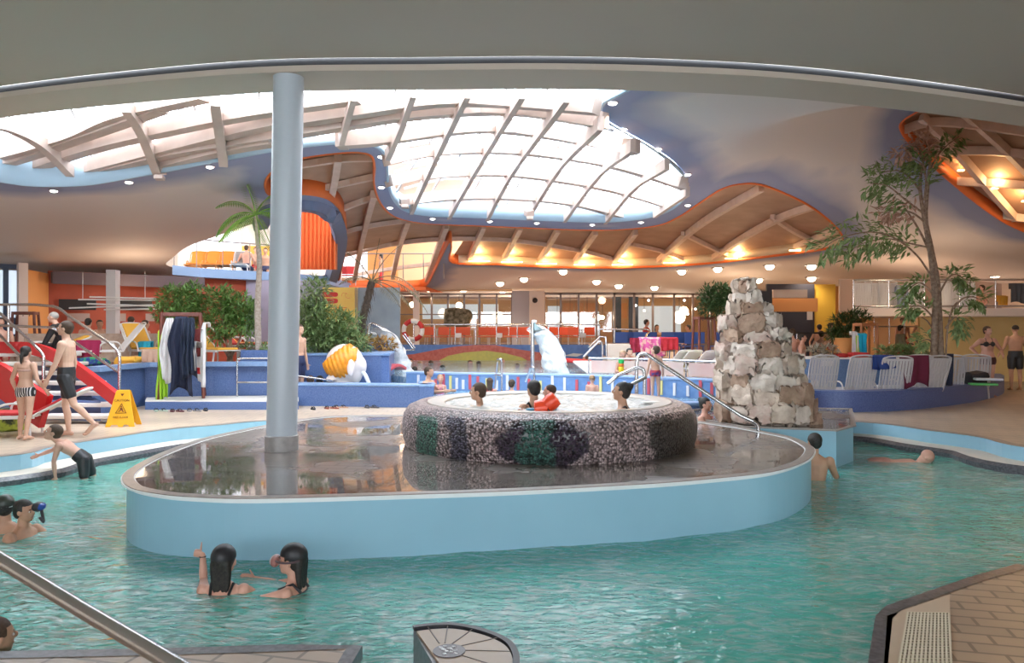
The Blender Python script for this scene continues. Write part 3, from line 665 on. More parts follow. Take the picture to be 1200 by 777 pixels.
# gallery behind the orange edge
gl_ = [on_surf(a, b, H) for a, b in [(392,337),(440,339),(499,336)]]
gz = 3.62
mb = MB(); ga = [(p.x, p.y-.1) for p in gl_]; mb.prism(ga+[(gl_[2].x+.6, 36), (gl_[0].x-1, 36)], gl_[1].z-.05, gz); struct(mb.build('balcony', M_orange), 'orange edged gallery floor')
wallbox('wall_gallery', X(330,35.4), X(600,35.4), 35.4, 3.5, 7.5, mat('gallery_wall', (.78,.52,.30), .6), label='cream rear wall of the gallery')
wallbox('wall_gallery', X(428,35.2), X(466,35.2), 35.2, 3.6, 6.2, M_ow)
struct(region([[(-15,24),(-15,36.5),(1.5,36.5),(0,30),(-2.5,25.5)]], [], lambda x, y: 7.2, 3).build('ceiling', M_white), 'gallery ceiling')
mb = MB(); mb.box(((X(392,35)+X(430,35))/2, 35.1, 4.75), (X(430,35)-X(392,35), .06, 1.3)); struct(mb.build('window_25', mat('gallery_daylight', (.8,.85,.9), .4, emit=(.9,.95,1), estr=1.1)))
mb = MB(); mb.box(((X(225,yb)+X(283,yb))/2, yb-.08, 4.9), (X(283,yb)-X(225,yb), .06, 1.7)); struct(mb.build('window_26', MATS['gallery_daylight']))
# blue arch round the slide cave
arch = [on_surf(a, b, H) for a, b in [(306,262),(312,250),(322,243),(345,239),(368,240),(386,248),(396,262),(399,280),(396,300),(390,322),(388,330)]]
ar = smooth(arch, 4); mb = MB(); mb.band([p+V((0,-.15,-.02)) for p in ar], .36, .36, up=(0,1,0)); struct(mb.build('trim_19', mat('slate_blue_band', (.15,.19,.30), .6)), 'slate blue band round the slide cave')
mb = MB(); rp = []
for k in range(9):
    t = k/8; D = 20.6+t*.4; a = W(356+5*k, 325-0*k, D+1.2); 
M_cave = mat('cave_orange', (.62,.14,.04), .6)
for k in range(22):
    px = 345+k*2.4; c = [W(px, 316, 22.8+.14*(k % 2)), W(px, 240, 22.8+.14*(k % 2))]; rp.append(c)
mb.strip([c[0] for c in rp], [c[1] for c in rp]); struct(mb.build('wall_cave', M_cave), 'ribbed orange slide cave')

wallbox('wall_back', X(600), X(960), YW-.05, .6, 1.06, mat('rest_base', (.25,.18,.15), .6))
for x in (-16.2, 17.2):
    mb = MB(); mb.box((x, 35.2, 2), (.15, 14.5, 9)); struct(mb.build('wall_end', M_white))  # end walls added to keep outside light out of the restaurant

mb = MB(); mb.prism([PX(281,19.6), PX(329,19.6), PX(329,24), PX(281,24)], 0, .95); struct(mb.build('wall_planter', M_mosaic), 'blue block under the loungers by the palm')

mb = MB(); mb.prism([PX(282,17.7), PX(318,17.7), PX(318,18.6), PX(282,18.6)], .86, 1.2); struct(mb.build('wall_planter', M_mosaic), 'blue box planted with the slender palm')
# ---------------------------------------------------------------- people
SK = {'fair': mat('skin_fair', (.66,.40,.29), .5, col2=(.60,.35,.25), scale=9), 'tan': mat('skin_tan', (.50,.27,.17), .5, col2=(.45,.24,.15), scale=9), 'pink': mat('skin_pink', (.62,.34,.25), .5, col2=(.56,.30,.22), scale=9), 'warm': mat('skin_warm', (.55,.31,.20), .5, col2=(.50,.27,.17), scale=9)}
HA = {'black': mat('hair_black', (.010,.008,.008), .6, col2=(.03,.025,.02), scale=60), 'brown': mat('hair_brown', (.045,.022,.012), .7, col2=(.07,.04,.022), scale=60), 'fairish': mat('hair_light', (.30,.18,.09), .5, col2=(.38,.24,.13), scale=60), 'grey': mat('hair_grey', (.35,.33,.30), .5)}
M_eye = mat('eye_dark', (.02,.015,.012), .2); M_eyew = mat('eye_white', (.7,.68,.65), .3); M_mouth = mat('lips', (.45,.17,.14), .5)
def remeshed(mb, name, m, parent, vox, sm=3, label=None):
    o = mb.build(name, m, parent, local=True, fixn=False, label=label)
    r = o.modifiers.new('r', 'REMESH'); r.mode = 'VOXEL'; r.voxel_size = vox; r.use_smooth_shade = True
    s = o.modifiers.new('s', 'SMOOTH'); s.factor = .5; s.iterations = sm
    bake(o)
    if not o.data.materials: o.data.materials.append(m)
    return o
def limb(mb, pts, rs, n=10):
    mb.tube(pts, rs, n)
    for p, r in zip(pts, rs): mb.ell(p, r, n, 6)
def ringloft(mb, secs, n=16):           # secs: (centre, side vec, front vec, a, b)
    k = len(mb.v)
    for c, s, f, a, b in secs:
        for j in range(n): t = 2*PI*j/n; mb.v.append(c+s*(a*math.cos(t))+f*(b*math.sin(t)))
    for i in range(len(secs)-1):
        for j in range(n): mb.f.append((k+i*n+j, k+i*n+(j+1) % n, k+(i+1)*n+(j+1) % n, k+(i+1)*n+j))
    mb.f.append(tuple(k+j for j in range(n))[::-1]); mb.f.append(tuple(k+(len(secs)-1)*n+j for j in range(n)))
def hand(mb, w, d, nrm, H_, side, pose='relax'):
    d = d.normalized(); s = d.cross(nrm).normalized()*side; nrm = nrm-d*nrm.dot(d); nrm.normalize()
    u = H_/1.7; c = w+d*.045*u
    B = Matrix((s, nrm, d)).transposed()
    mb.ell(c, (.038*u, .016*u, .05*u), 10, 8, B)
    ln = [.062, .075, .07, .055]
    for i in range(4):
        b = w+d*.085*u+s*((i-1.5)*.0185*u)
        c1 = .25 if pose == 'relax' else 1.45
        a1 = (d*math.cos(c1)+nrm*math.sin(c1)); c2 = c1+(.35 if pose == 'relax' else 1.5); a2 = (d*math.cos(c2)+nrm*math.sin(c2))
        p1 = b+a1*ln[i]*.52*u; p2 = p1+a2*ln[i]*.5*u
        limb(mb, [b-d*.02*u, b, p1, p2], [.0095*u, .0095*u, .0088*u, .0075*u], 7)
    tb = w+d*.025*u+s*(-.03*u)
    td = (d*.62-s*.75+nrm*.15).normalized() if pose == 'relax' else (-s*1.0+d*.05).normalized()
    limb(mb, [tb+s*.01*u, tb+td*.035*u, tb+td*(.065 if pose == 'relax' else .085)*u], [.013*u, .011*u, .0085*u], 7)
def person(label, at, yaw=0, h=1.7, skin='fair', hair='brown', style='short', wear=('trunks', M_black), spine=(0,0,1), look=(0,0),
           arms=None, legs=None, sex='m', vox=.011, group=None, hands=('relax','relax'), cat='person', kid=False, upper_only=False, eyes=True, extra=None, bend=None, fat=1.0):
    """figure frame: forward -Y, up Z, its left +X; arms/legs: direction vectors (upper, lower) for left then right"""
    Vn = lambda q: V(q).normalized()
    sp = Vn(spine); fwd0 = V((0,-1,0)); side = V((1,0,0))
    fr = (fwd0-sp*fwd0.dot(sp))
    if fr.length < .2: fr = V((0,0,1))*(1 if sp.y > 0 else 1)
    fr.normalize(); side = fr.cross(sp)*-1 if False else sp.cross(fr)*-1
    side = V((1,0,0)) if abs(side.x) > .99 else side.normalized()*(1 if side.x > 0 else -1)
    q = h; kd = 1.0
    arms = arms or [((.22,0,-1),(.12,-.15,-1)), ((-.22,0,-1),(-.12,-.15,-1))]
    SITL = [((.12,-1,-.2),(0,-.3,-1)),((-.12,-1,-.2),(0,-.3,-1))]
    legs = (SITL if legs == 'sit' else legs) or [((.05,0,-1),(0,.03,-1)), ((-.05,0,-1),(0,.03,-1))]
    fw = 1.0 if sex == 'm' else .93
    P0 = V((0,0,0))                                   # pelvis
    tl = .30*q if not kid else .27*q
    b2 = Vn(bend) if bend else sp                      # upper spine direction
    Wp = P0+sp*tl*.38; Cp = Wp+(sp+b2).normalized()*tl*.30; Np = Cp+b2*tl*.36
    f2 = (fwd0-b2*fwd0.dot(b2)); f2 = f2.normalized() if f2.length > .2 else fr
    s2 = side
    mb = MB()
    hw = (.088 if sex == 'm' else .095)*q*fat; ww = (.080 if sex == 'm' else .068)*q*fat; cw = (.098 if sex == 'm' else .083)*q*fat; shw = (.118 if sex == 'm' else .1)*q
    torso = [(P0-sp*.055*q, side, fr, hw*.62, .045*q), (P0-sp*.02*q, side, fr, hw*.97, .062*q*fat), (P0+sp*.03*q, side, fr, hw, .064*q*fat), (P0+sp*.075*q, side, fr, (hw+ww)/2, .058*q*fat), (Wp, side, fr, ww, .052*q*fat), (Cp-b2*.02*q, s2, f2, cw*.95, .062*q*fat),
             (Cp+b2*.045*q, s2, f2, cw, .064*q), (Np-b2*.035*q, s2, f2, shw*.90, .048*q), (Np-b2*.008*q, s2, f2, shw*.55, .034*q), (Np+b2*.01*q, s2, f2, .036*q, .032*q)]
    ringloft(mb, torso)
    if sex == 'f':
        for sx in (-1, 1): mb.ell(Cp+b2*.015*q+s2*sx*.042*q+f2*.048*q, .033*q, 10, 8)
    # head
    hs = .132*q if not kid else .165*q
    if h < 1.2: hs = .175*q
    yw, pt = math.radians(look[0]), math.radians(look[1])
    R = Matrix.Rotation(yw, 3, 'Z') @ Matrix.Rotation(pt, 3, 'X')       # pitch>0 looks up? (rotate about X, forward -Y)
    nk = Np+V((0,0,1))*.03*q*.5+b2*.03*q*.5
    hc = nk+(b2*.4+V((0,0,.6))).normalized()*hs*.52+f2*.012*q
    limb(mb, [Np-b2*.02*q, hc-R @ V((0,-.05*hs,.25*hs))], [.034*q, .031*q], 12)
    Hm = lambda x, y, z: hc+R @ V((x*hs, y*hs, z*hs))
    mb.ell(Hm(0,.05,.10), (.36*hs, .44*hs, .40*hs), 16, 12, R); mb.ell(Hm(0,-.10,-.14), (.29*hs, .31*hs, .36*hs), 14, 10, R); mb.ell(Hm(0,-.22,-.36), (.17*hs, .16*hs, .13*hs), 10, 8, R)
    mb.ell(Hm(0,-.43,-.06), (.055*hs, .10*hs, .10*hs), 8, 6, R); mb.ell(Hm(0,-.37,.04), (.045*hs, .07*hs, .13*hs), 8, 6, R)
    for sx in (-1, 1): mb.ell(Hm(.355*sx,.02,-.04), (.05*hs, .09*hs, .13*hs), 8, 6, R)
    hp = []
    for k, (a, sx) in enumerate(zip(arms, (1, -1))):
        if a is None: continue
        S = Np-b2*.042*q+s2*(shw*.93*sx); E = S+Vn(a[0])*.165*q; Wr = E+Vn(a[1])*.145*q; g = fat**.5
        limb(mb, [S, S+(E-S)*.45, E, E+(Wr-E)*.3, Wr], [.036*q*g, .029*q*g, .0225*q, .024*q, .0155*q])
        mb.ell(S-V((0,0,.0)), .038*q, 10, 8)
        pn = V(a[2]) if len(a) > 2 else V((-sx,-.2,0))
        hand(mb, Wr, Vn(a[3]) if len(a) > 3 else Vn(a[1]), pn, q, sx, hands[k]); hp.append(Wr)
    kn = []; foot_z = 0
    if not upper_only:
        for l, sx in zip(legs, (1, -1)):
            Hp = P0+side*(.050*q*sx)-sp*.025*q; K = Hp+Vn(l[0])*.245*q; A = K+Vn(l[1])*.235*q; g = fat
            limb(mb, [Hp, Hp+(K-Hp)*.4, K, K+(A-K)*.3+V((0,.008*q,0)), A], [.056*q*g, .046*q*g, .031*q, .032*q, .0185*q])
            fd = Vn(l[2]) if len(l) > 2 else V((0,-1,-.05)); T = A+fd*.10*q-V((0,0,.022*q)); Hl = A-fd*.025*q-V((0,0,.018*q))
            limb(mb, [Hl, A+fd*.03*q-V((0,0,.008*q)), T-fd*.03*q, T], [.019*q, .022*q, .020*q, .012*q], 8); mb.ell(T, (.024*q, .022*q, .012*q), 8, 6)
            kn.append((Hp, K, A)); foot_z = min(foot_z, T.z-.013*q, Hl.z-.019*q)
    # place
    kind, pos = at; off = V((0,0,0))
    Rz = Matrix.Rotation(yaw, 3, 'Z')
    if kind == 'foot': loc = V(pos)+V((0,0,-foot_z))
    elif kind == 'head': loc = V(pos)-Rz @ hc
    elif kind == 'pelvis': loc = V(pos)
    root = thing('person', label, cat, loc, yaw, group)
    body = remeshed(mb, 'body', SK[skin], root, vox)
    # hair
    hm = HA[hair]; hb = MB()
    if style in ('short','bun','long','pony','cap'):
        hb.ell(Hm(0,.09,.15), (.395*hs, .455*hs, .405*hs), 16, 12, R)
        hb.ell(Hm(0,.22,-.04), (.34*hs, .29*hs, .34*hs), 12, 10, R)
    if style == 'bun': hb.ell(Hm(0,.42,.36), .20*hs, 12, 10); limb(hb, [Hm(.1,.45,.2), Hm(.14,.5,-.05)], [.05*hs, .02*hs], 6)
    if style == 'long':
        for dx in (-.2,-.07,.07,.2): limb(hb, [Hm(dx,.34,.0), Hm(dx*1.15,.36,-.40), Hm(dx*1.1,.40,-.78), Hm(dx*.9,.44,-1.0)], [.16*hs,.12*hs,.08*hs,.02*hs], 8)
    if style == 'pony': limb(hb, [Hm(0,.42,.05), Hm(.0,.55,-.3), Hm(.08,.52,-.75), Hm(.05,.5,-1.0)], [.13*hs,.15*hs,.10*hs,.03*hs], 8)
    if style == 'cropped': hb.ell(Hm(0,.085,.14), (.375*hs, .43*hs, .385*hs), 14, 10, R)
    if hb.v:
        # keep the face clear: cut what lies in front of and below the hair line
        o = remeshed(hb, 'hair', hm, root, max(vox*.8, hs*.05), 2)
        bm = bmesh.new(); bm.from_mesh(o.data)
        Ri = R.inverted()
        dele = [v for v in bm.verts if (lambda p: p.y < -.16 and p.z < .26)((Ri @ (v.co-hc))/hs)]
        bmesh.ops.delete(bm, geom=dele, context='VERTS'); bm.to_mesh(o.data); bm.free()
    if eyes:
        for sx in (-1, 1):
            e = MB(); e.ell(Hm(.14*sx,-.355,.0), (.06*hs, .035*hs, .035*hs), 8, 6, R); eo = e.build('eye', M_eyew, root, local=True, smooth=True)
            e = MB(); e.ell(Hm(.14*sx,-.385,.0), (.028*hs, .016*hs, .030*hs), 8, 6, R); e.build('iris', M_eye, eo, local=True)
            e = MB(); e.ell(Hm(.14*sx,-.375,.10), (.085*hs, .025*hs, .016*hs), 8, 5, R); e.build('eyebrow', hm, root, local=True)
        e = MB(); e.ell(Hm(0,-.385,-.245), (.095*hs, .03*hs, .028*hs), 8, 6, R); e.build('mouth', M_mouth, root, local=True, smooth=True)
    # clothing
    w = list(wear) if wear else []
    gi = vox*.45+.004*q
    def hips(top, gm=1.0):
        return [(c, s, f, a+gi, b+gi) for (c, s, f, a, b) in torso[:top]]
    for k in range(0, len(w), 2):
        ty, m = w[k], w[k+1]; cb = MB()
        if ty in ('trunks','brief','bottom'):
            ringloft(cb, hips(4 if ty == 'trunks' else 3))
            for Hp, K, A in kn:
                t = {'trunks': .62, 'brief': .10, 'bottom': .06}[ty]
                limb(cb, [Hp, Hp+(K-Hp)*t] if t > .2 else [Hp+sp*.015*q, Hp+(K-Hp)*t], [.056*q*fat+gi, (.056-.028*t)*q*fat+gi*(1.6 if ty == 'trunks' else 1)], 12)
            o = remeshed(cb, {'trunks':'swim_shorts','brief':'swim_briefs','bottom':'bikini_bottom'}[ty], m, root, vox, 2)
        elif ty == 'top':
            ringloft(cb, [(Cp+b2*z*q, s2, f2, cw*(.985)+gi, .0635*q+gi) for z in (0,.022)])
            for sx in (-1, 1):
                if sex == 'f': cb.ell(Cp+b2*.015*q+s2*sx*.042*q+f2*.048*q, .034*q+gi*.7, 10, 8)
            o = remeshed(cb, 'bikini_top', m, root, vox*.8, 1)
            for sx in (-1, 1): st = MB(); st.tube([Cp+b2*.04*q+s2*sx*.045*q+f2*(.066*q), Np-b2*.01*q+s2*sx*.045*q+f2*.036*q, Np+b2*.004*q+s2*sx*.03*q-f2*.034*q], .004*q, 6); st.build('strap', m, root, local=True)
        elif ty == 'suit':
            ringloft(cb, [(c, s, f, a+gi, b+gi) for (c, s, f, a, b) in torso[:7]])
            remeshed(cb, 'swimsuit', m, root, vox, 2)
            for sx in (-1, 1): st = MB(); st.tube([Cp+b2*.05*q+s2*sx*.05*q-f2*.064*q, Np-b2*.0*q+s2*sx*.06*q-f2*.02*q, Cp+b2*.06*q+s2*sx*.05*q+f2*.066*q], .008*q, 6); st.build('strap', m, root, local=True)
        elif ty == 'shirt':
            ringloft(cb, [(c, s, f, a+gi*1.8, b+gi*1.8) for (c, s, f, a, b) in torso[:9]])
            for a, sx in zip(arms, (1, -1)):
                S = Np-b2*.042*q+s2*(shw*.93*sx); E = S+Vn(a[0])*.165*q; Wr = E+Vn(a[1])*.11*q
                limb(cb, [S, E, Wr], [.042*q, .032*q, .026*q], 10)
            remeshed(cb, 'shirt', m, root, vox, 3)
        elif ty == 'trousers':
            ringloft(cb, hips(4))
            for Hp, K, A in kn: limb(cb, [Hp, K, A], [.060*q, .042*q, .033*q], 10)
            remeshed(cb, 'trousers', m, root, vox, 3)
        elif ty == 'cap':
            cb.ell(Hm(0,.07,.17), (.41*hs, .475*hs, .42*hs), 16, 12, R)
            o = remeshed(cb, 'swim_cap', m, root, max(vox*.8, hs*.05), 2)
            bm = bmesh.new(); bm.from_mesh(o.data); Ri = R.inverted()
            dele = [v for v in bm.verts if (lambda p: p.z < .10-.12*p.y and p.y < .1 or p.z < .02)((Ri @ (v.co-hc))/hs)]
            bmesh.ops.delete(bm, geom=dele, context='VERTS'); bm.to_mesh(o.data); bm.free()
            sd = o.modifiers.new('t', 'SOLIDIFY'); sd.thickness = .004
        elif ty == 'goggles':
            cb.tube([Hm(.40*math.cos(t), .06+.44*math.sin(t), .06) for t in [2*PI*i/24 for i in range(24)]], .022*hs, 6, closed=True)
            o = cb.build('goggle_strap', m, root, local=True)
            for sx in (-1, 1): c2 = MB(); c2.ell(Hm(.15*sx,-.38,.0), (.12*hs, .07*hs, .09*hs), 10, 8, R); c2.build('goggle_lens', m, root, local=True, smooth=True)
    root['_h'] = 0; del root['_h']
    R3 = Matrix.Rotation(yaw, 3, 'Z')
    info = {'root': root, 'head': loc+R3 @ hc, 'hs': hs, 'wrists': [loc+R3 @ p for p in hp], 'Hm': lambda x, y, z: Hm(x, y, z)}
    return info
B_ = lambda n, c: mat(n, c, .6)
navy = B_('navy_cloth', (.02,.03,.09)); red = B_('red_cloth', (.55,.03,.03)); blk = M_black
stripe = bpy.data.materials.new('striped_cloth'); stripe.use_nodes = True; nt = stripe.node_tree; tc = node(nt, 'ShaderNodeTexCoord'); wv = node(nt, 'ShaderNodeTexWave'); wv.inputs['Scale'].default_value = 9
nt.links.new(tc.outputs['Object'], wv.inputs['Vector']); nt.links.new(ramp(nt, wv.outputs['Fac'], [(.6,(.02,.02,.025)), (.75,(.75,.72,.72))]), nt.nodes['Principled BSDF'].inputs['Base Color'])
LEFT, RIGHT, AWAY = -PI/2, PI/2, PI
# river, near left
g1 = person('person in a dark swim cap seen from behind, giving a thumbs up', ('head', W(263,657,5.7)), AWAY, 1.35, 'pink', 'black', 'long', ('cap', blk, 'suit', blk), kid=True,
    arms=[((.30,-.75,.0),(.12,-.2,1),(0,-1,0),(1,-.1,.15)), ((-.5,-.6,-.5),(.3,-.8,.0))], hands=('fist','relax'), vox=.0065, eyes=True, look=(0,-5), legs=[((.1,-.4,-1),(0,.5,-1)),((-.1,-.4,-1),(0,.5,-1))])
g2 = person('person with wet black hair and diving mask, reaching left to their companion', ('head', W(342,656,5.75)), LEFT-.15, 1.35, 'pink', 'black', 'long', ('cap', blk, 'suit', blk), kid=True,
    arms=[((.12,-.9,-.18),(-.15,-1,.10)), ((-.15,-.9,-.15),(-.1,-1,.12))], vox=.0065, look=(0,-3), legs=[((.1,-.4,-1),(0,.5,-1)),((-.1,-.4,-1),(0,.5,-1))])
g3 = person('person in dark cap with pale goggle strap at the left edge', ('head', W(6,594,7.4)), AWAY+.5, 1.6, 'tan', 'black', 'short', ('cap', mat('olive_cap', (.03,.04,.03), .4), 'goggles', mat('pale_strap', (.6,.7,.65), .4), 'trunks', navy), vox=.008, upper_only=False, legs='sit')
g4 = person('person with wet black hair in a snorkel mask facing right', ('head', W(29,599,7.25)), RIGHT-.1, 1.55, 'tan', 'black', 'short', ('trunks', red), vox=.008, arms=[((.3,-.7,-.6),(.1,-1,.2)),((-.3,-.6,-.7),(0,-1,.0))], legs='sit')
g5 = person('person with short hair half cut off by the lower left corner, low in the water', ('head', W(-4,746,4.62)), AWAY-.7, 1.35, 'tan', 'brown', 'short', ('trunks', navy), vox=.008, kid=True, legs='sit')
g6 = person('boy in black swim shorts climbing out of the river onto the gutter ledge', ('head', W(62,507,10.1)), LEFT+.25, 1.3, 'pink', 'brown', 'short', ('trunks', blk), spine=(0,-.75,.62), bend=(0,-.75,.55), kid=True, look=(15,-20), cat='person',
    arms=[((.1,-.25,-1),(0,.1,-1)), ((-.3,-.85,-.5),(-.25,-.9,-.35))], legs=[((.15,.1,-1),(0,.9,-.5)), ((-.1,.3,-1),(0,1,-.5))], vox=.009)
g7 = person('person with short black hair and bare back at the far end of the island', ('head', W(954,518,10.1)), AWAY-.35+.0, 1.72, 'warm', 'black', 'short', ('trunks', blk), vox=.009, look=(30,0),
    arms=[((.25,-.5,-.8),(.1,-.5,-1)), ((-.3,-.6,-.8),(-.1,-1,-.1))])
g8 = person('swimmer floating on the back, head to the right, in the far part of the river', ('head', W(1086,536,11.3)), RIGHT-.35, 1.7, 'pink', 'grey', None, ('trunks', mat('salmon_trunks', (.5,.25,.2), .6)), spine=(0,-1,.02), bend=(0,-1,.0), look=(0,60),
    arms=[((.75,.6,.05),(.4,1,.0)), ((-.75,.6,.05),(-.3,1,0))], legs=[((.05,1,-.25),(0,1,-.1)), ((-.05,1,-.2),(0,1,-.1))], vox=.01)
# whirlpool bathers
w1 = person('boy with short brown hair leaning on the left rim of the whirlpool', ('head', W(560,459,9.6)), LEFT-.1, 1.3, 'warm', 'brown', 'short', ('trunks', red), kid=True, vox=.009,
    arms=[((.05,-1,-.25),(.0,-1,.05)), ((-.1,-1,-.5),(0,-1,.1))], spine=(0,-.15,1), legs='sit')
w2 = person('person with a dark bob in the whirlpool beside the child in armbands', ('head', W(625,456,9.35)), AWAY+.5, 1.6, 'warm', 'black', 'short', ('suit', blk), sex='f', vox=.009, arms=[((.5,-.6,-.7),(.3,-1,.3)),((-1,-.2,-.5),(-.9,-.4,.1))], legs='sit')
w3 = person('small child in blue wearing orange armbands in the whirlpool', ('head', W(644,459,9.0)), LEFT-.3, .95, 'pink', 'brown', 'cropped', ('shirt', mat('cyan_cloth', (.05,.25,.40), .5)), kid=True, vox=.009, arms=[((.5,-.7,-.3),(.1,-1,-.0)),((-.5,-.8,-.35),(-.1,-1,-.0))], legs='sit')
w4 = person('woman with black hair in a bun at the right of the whirlpool, facing left', ('head', W(728,459,8.95)), LEFT-.2, 1.65, 'warm', 'black', 'bun', ('suit', blk), sex='f', vox=.008, look=(0,-8), legs='sit')
w5 = person('woman with dark tied hair and a headband beside the rock tower', ('head', W(827,474,12.3)), RIGHT-.6, 1.6, 'pink', 'black', 'bun', ('top', mat('skin_top', (.45,.2,.15), .6), 'bottom', blk), sex='f', vox=.01, arms=[((.4,-.6,-.7),(-.6,-.4,.9)),((-.3,-.5,-.8),(.6,-.5,.6))], legs='sit')
# left deck
l1 = person('man walking left in black swim shorts past the red stairs', ('foot', G(78,512,0)), LEFT+.2, 1.76, 'fair', 'brown', 'short', ('trunks', blk), vox=.0085, look=(0,-8),
    arms=[((.15,-.25,-1),(.05,-.45,-1)), ((-.15,.12,-1),(-.05,-.2,-1))], legs=[((.03,.35,-1),(0,.75,-.8),(0,-.75,-.65)), ((-.03,-.12,-1),(0,.12,-1))])
l2 = person('girl with a dark ponytail in a striped bikini bottom, walking away', ('foot', G(30,515,0)), AWAY-.1, 1.38, 'fair', 'black', 'pony', ('bottom', stripe, 'top', mat('pale_top', (.5,.3,.25), .6)), sex='f', kid=False, vox=.0085,
    arms=[((.35,.1,-1),(.15,-.5,-.7)), ((-.35,.1,-1),(-.2,-.5,-.7))], legs=[((.06,-.1,-1),(0,.12,-1)), ((-.06,.12,-1),(0,.22,-1))])
l3 = person('older man in a black bathrobe leaning over behind the stairs', ('head', W(62,372,16.2)), LEFT+.1, 1.75, 'fair', 'grey', 'cropped', ('shirt', blk, 'trousers', blk), vox=.012, spine=(0,-.2,1), bend=(0,-.6,.8), arms=[((.1,-.5,-1),(0,-.5,-1)), ((-.1,-.5,-1),(0,-.5,-1))])
# on the ring pool wall and beyond
r1 = person('small boy in blue and red trunks standing on the pool wall', ('foot', W(768,470,14.6)), AWAY+.25, 1.02, 'fair', 'brown', 'short', ('brief', mat('blue_red_trunks', (.03,.05,.22), .5, col2=(.6,.04,.03), scale=14)), kid=True, vox=.0095, look=(35,-20))
r2 = person('girl behind the pool wall hugging a colourful drinking bottle', ('head', W(730,416,17.8)), .1, 1.25, 'pink', 'fairish', 'long', ('suit', mat('peach_suit', (.55,.25,.18), .6)), kid=True, sex='f', vox=.013, arms=[((.3,-.2,-1),(-.5,-.7,.2)),((-.3,-.2,-1),(.5,-.7,.2))])
r3 = person('woman with black hair bending down beside the beach towels', ('head', W(738,413,19.8)), .4, 1.6, 'fair', 'black', 'short', ('suit', red), sex='f', vox=.013, spine=(0,-.6,.8), bend=(0,-.9,.4), arms=[((.1,-.2,-1),(0,0,-1)),((-.1,-.2,-1),(0,0,-1))])
r4 = person('bare chested man holding a small girl in the ring pool', ('head', W(503,436,17.1)), RIGHT-.3, 1.75, 'warm', 'brown', 'short', ('trunks', navy), vox=.012, arms=[((.3,-.6,-.7),(-.1,-1,.1)),((-.3,-.7,-.6),(.1,-1,.1))], legs='sit')
r5 = person('small girl held by a man in the ring pool', ('head', W(516,444,16.9)), .2, 1.05, 'pink', 'fairish', 'short', ('suit', mat('pink_suit', (.6,.2,.3), .6)), kid=True, sex='f', vox=.012, legs='sit')
r6 = person('toddler with fair hair seen from behind at the ring pool wall', ('head', W(694,444,16.0)), AWAY-.3, .95, 'pink', 'fairish', 'cropped', ('trunks', red), kid=True, vox=.012, legs='sit')
r7 = person('child bathing just behind the whirlpool rim left of the steel ladder', ('head', W(574,448,16.8)), AWAY, 1.1, 'pink', 'brown', 'long', ('suit', red), kid=True, vox=.013, legs='sit')
r8 = person('boy bathing behind the whirlpool rim to the right of the steel ladder', ('head', W(600,450,16.6)), AWAY-.4, 1.1, 'fair', 'brown', 'short', ('trunks', navy), kid=True, vox=.013, legs='sit')
r9 = person('man leaning out from behind the white column', ('head', W(351,386,17.3)), RIGHT-.3, 1.75, 'fair', 'brown', 'short', ('trunks', navy), vox=.013)
# right side
q1 = person('woman in a dark bikini standing with hands on her hips at the yellow wall', ('foot', G(1157,465,0)), -.05, 1.72, 'pink', 'brown', 'short', ('bottom', mat('maroon_cloth', (.06,.015,.02), .6), 'top', blk), sex='f', vox=.011, look=(20,0),
    arms=[((.6,.0,-.8),(-.2,-.6,-.4)), ((-.8,.25,-.75),(.55,-.35,-.65))], fat=1.15)
q2 = person('man in black swim shorts standing at the right edge with his back to the viewer', ('foot', G(1190,457.5,0)), AWAY-.2, 1.77, 'warm', 'black', 'cropped', ('trunks', blk), vox=.011, fat=1.12, arms=[((.3,-.2,-1),(.1,-.7,-.6)),((-.3,-.1,-1),(-.2,-.5,-.9))])
q3 = person('shirtless person with dark hair just right of the rock tower', ('head', W(928,390,22.5)), AWAY+.3, 1.75, 'pink', 'brown', 'short', ('trunks', navy), vox=.015)
q4 = person('second shirtless person right of the rock tower, turned to the bar', ('head', W(941,396,22.0)), RIGHT-.5, 1.7, 'pink', 'black', 'short', ('trunks', blk), vox=.015)
q5 = person('person with long brown hair sitting behind the maroon jacket', ('head', W(1068,407,20.4)), .6, 1.6, 'warm', 'brown', 'long', ('shirt', navy), vox=.014, sex='f')
q6 = person('person in a grey green shirt standing in the room under the balcony', ('head', W(1056,385,26.5)), RIGHT, 1.75, 'warm', 'black', 'short', ('shirt', mat('olive_shirt', (.2,.2,.14), .7), 'trousers', red), vox=.018, eyes=False)
